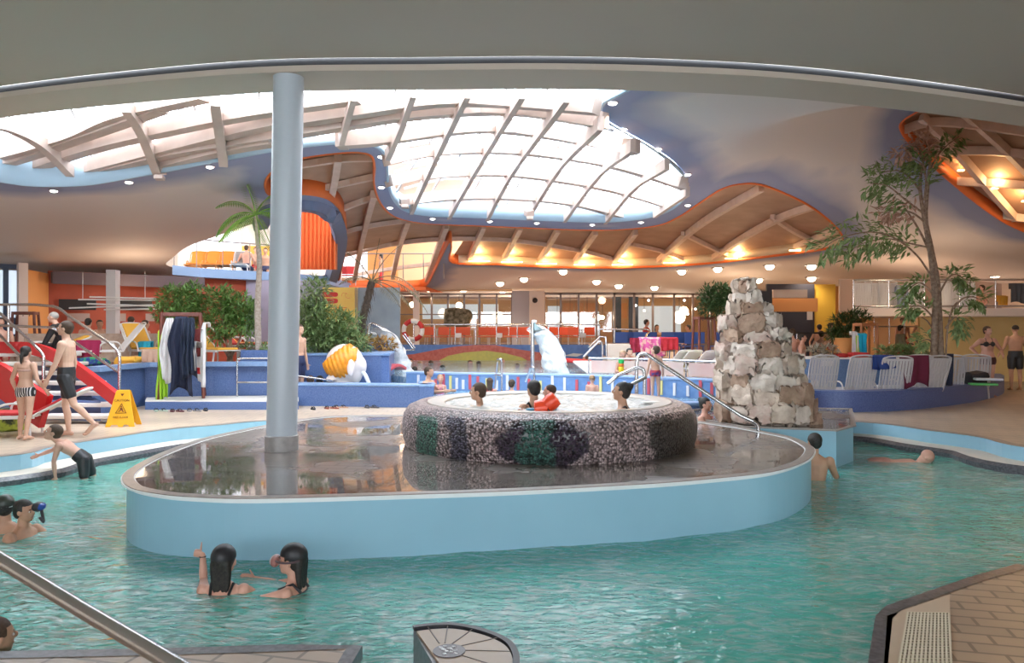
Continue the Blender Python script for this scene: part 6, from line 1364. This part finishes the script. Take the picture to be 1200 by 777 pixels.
# tall fishtail palm on the right
DP = 17.2; b = V((Q(1098,412,17.2).x,17.2,0)); t = thing('fishtail_palm', 'tall many-stemmed palm with ragged leaves in front of the right balcony', 'palm tree', b)
stems_ = [[(1092,470),(1096,370),(1094,330),(1089,290),(1082,250),(1078,215),(1083,185)], [(1104,470),(1100,370),(1098,330),(1091,290),(1085,255),(1088,210),(1091,180)], [(1098,470),(1096,350),(1090,300),(1076,268),(1058,240)], [(1106,470),(1110,390),(1117,360),(1126,352)], [(1100,470),(1094,395),(1088,378),(1080,372)]]
for k, s in enumerate(stems_):
    mb = MB(); p = smooth([Q(x, y, DP+.05*(k % 3)) for x, y in s], 5); r0 = .085 if k < 2 else (.05 if k == 2 else .025); mb.tube(p, [r0*(1-.75*i/len(p)) for i in range(len(p))], 9); mb.build('stem', M_bark, t, smooth=True)
def fish(mb, sk, pts, D, ll, dens, seed, lw=.07):
    r = random.Random(seed); p = smooth([Q(x, y, D+dz) for x, y, dz in pts], 8); sk.tube(p, [.020*(1-.8*i/len(p))+.004 for i in range(len(p))], 6); n = len(p)
    for i in range(int(n*.25), n-1):
        tt = (p[i+1]-p[i]).normalized(); s = tt.cross(V((0,1,0))).normalized()
        for sg in (-1, 1):
            br = (s*sg*.9+tt*.8+V((0, r.uniform(-.9,.9), -.15))).normalized(); bl_ = ll*(.5+.6*math.sin(PI*i/n))
            for q in range(dens):
                a = p[i]+br*bl_*(q+.6)/dens; leaf(mb, a, br+V((r.gauss(0,.5), r.gauss(0,.5), r.gauss(0,.45)-.25)), V((r.gauss(0,.4),-.6,1)), r.uniform(.14,.26), lw)
sk = MB(); f1 = MB(); f2 = MB()
fish(f1, sk, [(1092,325,0),(1075,300,-.2),(1050,280,-.4),(1020,272,-.6),(985,279,-.8),(962,292,-.9)], DP, .50, 4, 1)
fish(f1, sk, [(1088,290,0),(1065,285,.2),(1040,280,.4),(1012,285,.5),(990,298,.6)], DP, .42, 4, 2)
fish(f1, sk, [(1082,250,0),(1062,235,-.2),(1040,218,-.3),(1020,215,-.4)], DP, .42, 4, 3)
fish(f1, sk, [(1079,225,0),(1066,208,.2),(1052,200,.3),(1030,203,.4)], DP, .38, 4, 4)
fish(f1, sk, [(1083,235,0),(1085,215,-.1),(1082,195,-.2),(1070,186,-.3)], DP, .34, 4, 5)
fish(f1, sk, [(1090,200,0),(1097,185,.1),(1108,172,.2),(1124,160,.2)], DP, .22, 3, 6)
fish(f2, sk, [(1084,205,0),(1080,185,0),(1072,172,0),(1052,182,0)], DP, .25, 3, 7)
fish(f2, sk, [(1084,200,.1),(1087,180,.1),(1085,168,.1),(1078,162,.1)], DP, .22, 3, 8)
fish(f2, sk, [(1085,262,0),(1070,250,-.1),(1050,246,-.1),(1034,252,-.1)], DP, .24, 3, 9)
fish(f1, sk, [(1117,362,0),(1128,350,0),(1140,348,0),(1150,352,0)], DP, .26, 3, 10)
fish(f1, sk, [(1108,385,0),(1118,372,0),(1124,376,0),(1128,392,0)], DP, .22, 3, 11)
fish(f1, sk, [(1100,345,0),(1112,325,0),(1122,322,0),(1132,330,0)], DP, .26, 3, 12)
fish(f1, sk, [(1096,375,0),(1084,362,0),(1072,358,0),(1062,366,0)], DP, .24, 3, 13)
fish(f1, sk, [(1094,345,0),(1080,332,0),(1068,336,0),(1058,348,0)], DP, .22, 3, 14)
fish(f1, sk, [(1096,405,0),(1088,398,0),(1080,400,0)], DP, .22, 3, 15)
f1.build('leaves', G2, t, fixn=False); f2.build('leaves', G5, t, fixn=False, label='pinkish pale leaves'); sk.build('stalk', M_bark, t, smooth=True)

# ---------------------------------------------------------------- furniture repeats
def chair(name, label, loc, rz, m, lm, h=.82, group=None):
    t = thing(name, label, 'chair', loc, rz, group); k = h/.82
    mb = MB(); mb.box((0,0,.42*k), (.44,.42,.035)); mb.build('seat', m, t, local=True, bevel=.01)
    mb = MB(); mb.box((0,.21,.66*k), (.44,.03,.34*k)); mb.build('backrest', m, t, local=True, bevel=.01)
    for sx in (-1,1):
        for sy in (-1,1): mb = MB(); mb.tube([(sx*.19,sy*.18,.42*k),(sx*.21,sy*.21,0)], .014, 6); mb.build('leg', lm, t, local=True)
    return t
M_oc = mat('orange_chair', (.70,.10,.03), .5); M_bc = mat('blue_chair', (.03,.08,.30), .5); M_alu2 = mat('satin_alu', (.6,.58,.56), .35, metal=.7)
def row(proto, spots, label, grp):
    proto['group'] = grp; proto['label'] = label
    for i, (x, y, z, rz) in enumerate(spots):
        o = proto if i == 0 else copy_tree(proto); o.location = (x, y, z); o.rotation_euler = (0,0,rz)
oc = chair('restaurant_chair', '', (0,0,0), 0, M_oc, M_alu2, .80)
row(oc, [(W(px,0,31.3).x, 31.3+.25*((i*7) % 3), 1.0, PI+.15*((i*5) % 3-1)) for i, px in enumerate([505,519,534,546,566,579,590,602,614,636,649,661,672,690])], 'orange restaurant chair in the row behind the terrace railing', 'orange chairs along the terrace railing')
for i, px in enumerate([512,526,556,586,610,642,666,682]):
    if i == 0: tt_ = thing('restaurant_table', 'small pale table between the orange restaurant chairs', 'table', (0,0,0)); mb = MB(); mb.box((0,0,.72), (.6,.6,.03)); mb.build('tabletop', M_white, tt_, local=True); mb = MB(); mb.tube([(0,0,0),(0,0,.71)], .03, 8); mb.build('pedestal', M_alu2, tt_, local=True); proto_t = tt_; sp_ = []
    sp_.append((W(px,0,32.6).x, 32.6, 1.0, 0))
row(proto_t, sp_, 'small pale table between the orange restaurant chairs', 'tables on the terrace')
bc = chair('blue_chair', '', (0,0,0), 0, M_bc, M_bc, .9)
row(bc, [(W(px,0,D).x, D, .70, rz) for px, D, rz in [(728,26.5,3.1),(739,26.8,3.2),(750,26.5,3.0),(761,27,3.2),(783,26.5,2.9),(794,26,3.3),(808,24.5,3.2),(817,25.2,3.0),(842,24.6,3.3),(853,25,3.1),(862,24.4,3.0),(733,28.5,3.1),(755,28.8,3.1),(790,28.6,3.1)]], 'blue chair on the platform in front of the restaurant windows', 'blue chairs at the restaurant windows')
# white tables by the slide end and beds with patterned towels
mb = MB(); mb.box((W(727,0,23).x, 23, .98), (.85,.4,.56)); tag(mb.build('cabinet', mat('cream_box', (.68,.60,.52), .5), bevel=.02), 'cream box cabinet standing left of the pink towel', 'cabinet')
for px, D, ml, lb_ in [(807,19.6,('towel_suns',(.72,.66,.58),(.62,.45,.08)),'white lounger with a towel of yellow splashes'),(824,19.4,('towel_stripes',(.68,.66,.70),(.35,.25,.55)),'white lounger with a violet patterned towel'),(841,19.2,('towel_plain',(.74,.64,.56),(.70,.56,.48)),'white lounger with a cream towel nearest the rock'),(778,20.0,('towel_logo',(.74,.70,.70),(.55,.10,.15)),'white lounger with a red printed towel behind the standing boy'),(789,19.9,('towel_green',(.60,.62,.50),(.25,.45,.10)),'white lounger with a green printed towel right of the standing boy')]:
    l = lounger('sun_lounger', lb_, V((W(px,0,D).x, D, .45)), PI+.55, M_wp, mat(ml[0], ml[1], .9, col2=ml[2], scale=14, contrast=(.5,.56)), .75, 'loungers at the slide end'); l.scale = (.8,.8,.8)
for px, py, w, h, c, c2, lb_ in [(747,395,.42,.42,(.25,.01,.03),(.3,.02,.05),'dark red towel on the rail right of the cream cabinet'),(764,395,.75,.5,(.62,.10,.30),(.75,.45,.40),'large pink patterned towel on the rail behind the bending woman'),(784,395,.5,.35,(.45,.02,.03),(.5,.03,.05),'red towel behind the curved steel rail'),(757,418,.35,.3,(.05,.03,.05),(.6,.5,.55),'dark striped towel below the pink towel'),(768,417,.3,.3,(.7,.25,.35),(.75,.4,.5),'small rose towel right of the dark striped towel')]:
    drape(lb_, 'towel', W(px,py,21.4), w, h, .2, mat('tw%d' % px, c, .9, col2=c2, scale=9, contrast=(.48,.55)), .1, 3, px)
# white loungers parked upright on the right balcony
PL = [(1012,'first'),(1027,''),(1042,''),(1074,''),(1106,''),(1122,''),(1133,'')]
t = thing('upright_lounger', 'white slatted lounger parked upright behind the balcony railing', 'lounger', (0,0,0), 0); mb = MB(); slat_panel(mb, .52, .84, 9, Matrix.Rotation(-.12, 4, 'X')); mb.build('backrest', M_wp, t, local=True)
mb = MB(); M = Matrix.Rotation(-.12, 4, 'X'); mb.tube([M @ V(p) for p in smooth([(-.28,0,0),(-.28,0,.72),(-.22,0,.86),(.22,0,.86),(.28,0,.72),(.28,0,0)], 4)], .016, 8); mb.build('frame', M_wp, t, local=True, smooth=True)
row(t, [(W(px,0,24.2).x, 24.2+.1*(i % 2), 2.35, .1*((i*3) % 3-1)) for i, (px, _) in enumerate(PL)], 'white slatted lounger parked upright behind the balcony railing', 'white loungers on the right balcony')
drape('grey towel over the white loungers on the right balcony', 'towel', W(1056,334,23.95), .36, .75, .2, mat('slate_towel', (.30,.33,.38), .9), 0, 3, 5)
drape('dark grey towel hanging at the right end of the balcony', 'towel', W(1192,331,24), .5, .6, .2, mat('charcoal_towel', (.10,.10,.11), .9), 0, 3, 6)
drape('yellow towel on the right balcony beside the seated person', 'towel', W(1174,346,24.6), .4, .35, .2, yel, .3, 3, 7)
# orange loungers on the left balcony
for i, (px, lb_) in enumerate([(230,'orange lounger at the left end of the left balcony'),(248,'second orange lounger on the left balcony'),(265,'third orange lounger on the left balcony'),(282,'striped deck lounger next to the seated people on the left balcony')]):
    lounger('sun_lounger', lb_, V((W(px,0,28.4).x, 28.4, 3.72)), .25, M_wp if i == 3 else mat('orange_slats', (.75,.30,.08), .5), MATS['orange_cushion'] if i < 3 else grey_c, .9, 'loungers on the left balcony')
for px, lb_ in [(401,'red chair left in front of the gallery window'),(411,'red chair right in front of the gallery window')]:
    chair('gallery_chair', lb_, V((W(px,0,33).x, 33, 3.62)), .2, red, M_alu2)

# ---------------------------------------------------------------- lights, boards, fittings
M_glow = mat('lamp_glow', (1,.9,.75), .4, emit=(1,.86,.66), estr=9); M_glow2 = mat('cool_glow', (1,1,1), .4, emit=(1,.96,.92), estr=8)
LIT = []
def downlight(px, py, lab, grp, r=.09, m=M_glow, power=0, fn=H):
    p = on_surf(px, py, fn); t = thing('downlight', lab, 'ceiling light', p, 0, grp)
    mb = MB(); mb.lathe([(r*1.3,-.015),(r*1.35,.0),(r*1.3,.02)], p, 20); mb.build('bezel', M_steel, t)
    mb = MB()
    if r > .15: mb.ell(p-V((0,0,.05)), (.16,.16,.13), 18, 12)
    else: mb.lathe([(r*.35,-.045),(r*.8,-.035),(r*1.05,-.016)], p, 20)
    mb.build('lens', m, t, smooth=True)
    if power: LIT.append((p-V((0,0,.22)), power*1.3, 'spot'))
for px, py in [(63,221),(151,211),(246,193),(447,181),(447,217),(457,241),(507,254),(574,257),(629,259),(694,261),(751,258),(806,238),(806,202),(771,172),(730,149),(718,118)]:
    downlight(px, py+2, 'small round downlight in the painted rim of the skylight', 'downlights round the skylight', .07, M_glow2, 18)
for px, py in [(586,331),(614,326),(660,317),(699,329),(725,334),(767,336),(799,317),(841,314),(889,327),(902,311),(951,311),(951,325)]:
    downlight(px, py, 'bright round ceiling lamp on the white ceiling above the back pool', 'round lamps above the back pool', .19, M_glow, 62)
for px, py in [(502,341),(543,341),(589,342),(931,349),(983,350),(1024,334),(1109,329),(1166,324),(437,338)]:
    p = W(px, py, 30 if px < 700 else 22.5); 
    downlight(px, py, 'recessed oval downlight at the low edge of the ceiling', 'recessed lamps at the ceiling edge', .13, M_glow, 40)
for px, py in [(187,202),(402,165),(698,135),(800,216),(620,251),(474,237)]:
    p = on_surf(px, py, H)+V((0,0,-.06)); t = thing('floodlight', 'square cream floodlight on the rim of the skylight', 'floodlight', p, 0, 'square floodlights round the skylight')
    M = Matrix.Translation(p+V((0,.0,.10))) @ Matrix.Rotation(.5, 4, 'X') @ Matrix.Rotation(.4, 4, 'Z'); mb = MB(); mb.box((0,0,0), (.24,.20,.16), M=M); mb.build('housing', M_white_beam, t, bevel=.01)
    M = Matrix.Translation(p+V((.02,-.05,-.06))) @ Matrix.Rotation(-.2, 4, 'X'); mb = MB(); mb.box((0,0,0), (.18,.14,.08), M=M); mb.build('lamp_head', M_white_beam, t, bevel=.01)
# uplights hidden on the rims of the two vaults: real strip lamps
M_strip = mat('cove_strip', (1,.7,.3), .4, emit=(1,.70,.34), estr=9)
for poly, fn, pxs in [(V1, v1, [(562,301),(600,302),(640,304),(684,305),(728,305),(788,303),(860,298),(935,289)]), (V2, v2, [(1120,222),(1160,243),(1195,258),(1235,262)])]:
    for px, py in pxs:
        p = on_surf(px, py+9, H); q_ = p+V((0,-.30,.10)) if poly is V1 else on_surf(px+6, py-12, H)+V((0,0,.22)); t = thing('strip_light', 'warm strip lamp on the inner rim of the timber vault', 'strip light', q_, 0, 'strip lamps in the timber vaults')
        mb = MB(); mb.box(q_, (.8 if poly is V1 else .14,.06,.035)); mb.build('tube', M_strip, t); LIT.append((q_+V((0,-.15,.16)), 42, (1,.66,.30)))
# notice board and posters
bd = thing('notice_board', 'yellow notice board with red lozenges and an orange emblem left of the dry palm', 'notice board', W(397,377,25.2)); bc_ = W(397,357,25.2)
mb = MB(); mb.box(bc_, (1.05,.04,1.12)); mb.build('board', mat('board_yellow', (.82,.58,.12), .5, col2=(.80,.48,.10), scale=1.5), bd)
for dz in (.33, .12):
    mb = MB(); n = 20; c = bc_+V((-.28,-.03,dz)); mb.v = [c+V((.26*math.copysign(abs(math.cos(2*PI*i/n))**.6, math.cos(2*PI*i/n)), 0, .085*math.copysign(abs(math.sin(2*PI*i/n))**.6, math.sin(2*PI*i/n)))) for i in range(n)]; mb.f = [tuple(range(n))]; mb.build('red_lozenge', mat('lozenge_red', (.6,.03,.02), .5), bd)
for k in range(4):
    mb = MB(); mb.box(bc_+V((.0+.03*k,-.025,-.10-.07*k)), (.55-.06*k,.01,.025)); mb.build('text_line', mat('text_red', (.7,.18,.04), .5), bd)
for a0 in (0.4, 2.2):
    mb = MB(); mb.tube([bc_+V((.26,-.03,.30))+V((.10*math.cos(a0+t*.35)+(-.06 if a0 < 1 else .06), 0, .09*math.sin(a0+t*.35))) for t in range(10)], .008, 5); mb.build('emblem', mat('text_red'), bd)
# pictures and panels on the terracotta wall
def wall_item(name, lab, cat, px, py, w, h, m, D, grp=None, t_=.05):
    mb = MB(); c = W(px, py, D); mb.box(c, (w, t_, h), .27); return single(mb, name, m, lab, cat, grp)
DW = lambda px: 22.55+(px-57)/243*4.35-.12
for px, lb_ in [(91,'dark speaker bar on the terracotta wall left of the white post'),(158,'dark speaker bar on the terracotta wall right of the white post')]: wall_item('speaker_bar', lb_, 'speaker', px, 357, 1.0, .32, M_black, DW(px))
for px, lb_ in [(92,'grey wall heater low on the terracotta wall'),(142,'small framed notice right of the white post'),(176,'small framed notice near the shrub')]: wall_item('framed_notice', lb_, 'notice', px, 372, .26 if px > 100 else .6, .24, mat('notice_grey', (.42,.34,.32), .6), DW(px))
wallb = [(84,326,'first white caption panel high on the terracotta wall'),(119,328,'second white caption panel, left of the white post'),(153,330,'third white caption panel, right of the white post'),(183,332,'fourth white caption panel, above the shrub')]
wseg(PX(60,22.5), PX(230,25.6), 3.05, 3.38, mat('caption_band', (.07,.045,.045), .6), 'trim_21', .04)
for px, py, lb_ in wallb: wall_item('caption_panel', lb_, 'sign', px, py, .42, .11, mat('caption_grey', (.50,.46,.44), .6), DW(px)-.10)
mb = MB(); mb.box(W(132.5,358,20.6)+V((0,0,0)), (.25,.25,1.9)); tag(mb.build('post', mat('post_white', (.68,.64,.62), .5)), 'square white post in front of the terracotta wall', 'post')
mb = MB(); hl = thing('hanging_lamp_ring', 'thin white bars of a hanging lamp frame over the warm bath', 'hanging lamp', W(145,362,20))
for a, b2 in [((81,361),(190,357)),((102,356),(190,359)),((92,351),(185,352)),((105,348),(186,350)),((122,363),(186,362))]: mb = MB(); mb.tube([W(a[0],a[1],19.8+.2*(a[0] % 3)), W(b2[0],b2[1],20.2)], .022, 6); mb.build('bar', M_white, hl)
for px in (97, 170): mb = MB(); mb.tube([W(px,350,20), W(px,318,20)], .008, 5); mb.build('cable', M_white, hl)
coat_rack('dark wooden rack in front of the apricot wall', V((W(30,0,20.2).x,20.2,1.15)), .2, 1.0, .5, .3)
# restaurant pendants
r = random.Random(9)
for px, py, D, s in [(688,373,38,.2),(701,372,38,.14),(755,364,38,.06),(796,372,38,.30),(583,372,37,.28),(538,358,37,.16),(653,372,38,.2),(706,372,38.2,.1),(483,357,37,.14)]:
    c = W(px, py, D); t = thing('pendant_lamp', 'glowing pendant lamp inside the restaurant windows', 'pendant lamp', c, 0, 'pendant lamps in the restaurant'); mb = MB(); mb.ell(c, s, 14, 10); mb.build('shade', M_glow, t, smooth=True); mb = MB(); mb.tube([c+V((0,0,s*.9)), V((c.x, c.y, 3.4))], .012, 5); mb.build('cord', blk, t); LIT.append((c+V((0,-.45,0)), 14))
for px, py in [(760,352),(745,358),(802,352),(806,368),(812,372),(800,366),(720,352),(668,368),(676,372),(815,362)]:
    c = W(px, py, 37); t = thing('small_bulb', 'small white bulb hanging inside the right restaurant window', 'pendant lamp', c, 0, 'small bulbs in the restaurant'); mb = MB(); mb.ell(c, .055, 10, 8); mb.build('bulb', M_glow2, t, smooth=True); mb = MB(); mb.tube([c+V((0,0,.05)), V((c.x, c.y, 3.4))], .006, 4); mb.build('cord', blk, t)
o = rock_mesh(1.2,.5,.8,301,.6); c = W(536,372,35.2); o.v = [c+p for p in o.v]; single(o, 'hanging_ornament', mat('ornament_dark', (.05,.045,.02), .8, col2=(.25,.22,.15), scale=6), 'dark round hanging ornament in front of the left restaurant windows', 'ornament', smooth=True)
for px, py, w, h, m, lb_ in [(557,394,.5,.3,M_white,'white card on the terrace railing, left one'),(585,393,.5,.3,M_white,'white card on the terrace railing, middle one'),(683,394,.5,.28,M_white,'white card on the terrace railing, right one')]:
    pass
for px, lb_ in [(537,'white card hung on the terrace railing, left one'),(585,'white card hung on the terrace railing, middle one'),(683,'white card hung on the terrace railing, right one')]:
    mb = MB(); mb.box(W(px,393,29.75), (.24,.02,.17)); tag(mb.build('card', M_white), lb_, 'card')
for px, py, D, w, h, m, lb_ in [(911,378,26.9,.26,.26,M_white,'white notice on the dark bar wall, left one'),(949,370,27.9,.2,.3,M_white,'white notice on the dark bar wall, right one')]:
    mb = MB(); mb.box(W(px,py,D), (w,.02,h)); tag(mb.build('notice', m), lb_, 'notice')
mb = MB(); cc = W(627,352,34.9); mb.ell(cc, .12, 12, 8); tag(mb.build('camera_dome', blk, smooth=True), 'small dark camera dome on the light pier between the windows', 'camera')
t = thing('bar_table', 'dark round bar table in front of the dark bar', 'table', W(955,412,23.5)); mb = MB(); mb.lathe([(.75,-.03),(.77,0),(.75,.02)], W(955,390,23.5), 24); mb.build('tabletop', M_black, t)
for dx in (-.55,.55): mb = MB(); mb.tube([W(955,390,23.5)+V((dx,0,-.02)), W(955,390,23.5)+V((dx,0,-1.55))], .03, 8); mb.build('leg', M_steel, t)
# ---------------------------------------------------------------- camera, light
cam = bpy.data.cameras.new('camera'); co = bpy.data.objects.new('camera', cam); COL.objects.link(co); SC.camera = co
cam.sensor_width = 36; cam.lens = 36*F/1200; co.location = (0, 0, CZ); co.rotation_euler = (PI/2, 0, 0); cam.clip_start = .05; cam.clip_end = 300
w = bpy.data.worlds.new('sky'); SC.world = w; w.use_nodes = True; nt = w.node_tree; bg = nt.nodes['Background']
bg.inputs['Color'].default_value = (.86,.93,1,1); bg.inputs['Strength'].default_value = 11
def lamp(kind, loc, power, col=(1,.75,.5), size=.3, rot=None, name='lamp_or_fill_light'):
    l = bpy.data.lights.new(name, kind); l.energy = power; l.color = col
    if kind == 'AREA': l.size = size
    else: l.shadow_soft_size = size
    o = bpy.data.objects.new(name, l); COL.objects.link(o); o.location = loc
    if rot: o.rotation_euler = rot
    return o
vs = SC.view_settings; vs.view_transform = 'Standard'; vs.look = 'None'; vs.exposure = 0; vs.gamma = 1; vs.use_curve_mapping = False
SC.cycles.use_denoising = True; SC.cycles.max_bounces = 7; SC.cycles.transparent_max_bounces = 12; SC.cycles.diffuse_bounces = 4
SC.cycles.caustics_reflective = False; SC.cycles.caustics_refractive = False; SC.cycles.sample_clamp_indirect = 6

LAMPS = []

for q in LIT:
    if len(q) > 2 and q[2] == 'spot':
        o = lamp('SPOT', q[0], q[1]*1.6, (1,.82,.62), .08); o.data.spot_size = 2.3; o.data.spot_blend = .6
    else: lamp('POINT', q[0], q[1], q[2] if len(q) > 2 else (1,.80,.58), .1)
for x, y, p in [(-11,22.5,70),(9,31,70),(13,25.5,45),(12,22,50),(0,37.5,70),(8,38,70),(6,20,40),(-4,27,35)]:  # point lights without fittings, added to brighten the dim far parts
    lamp('POINT', (x, y, 2.7 if y > 20 else 3.7), p, (1,.74,.50), .25)
lamp('POINT', (-8.5,28.5,5.6), 90, (1,.85,.7), .3); lamp('POINT', (-4,32.5,6.2), 80, (1,.72,.45), .3); lamp('POINT', (-5.2,21.3,5.0), 18, (1,.6,.4), .2)  # more fill lights without fittings, added for balcony, gallery and slide cave
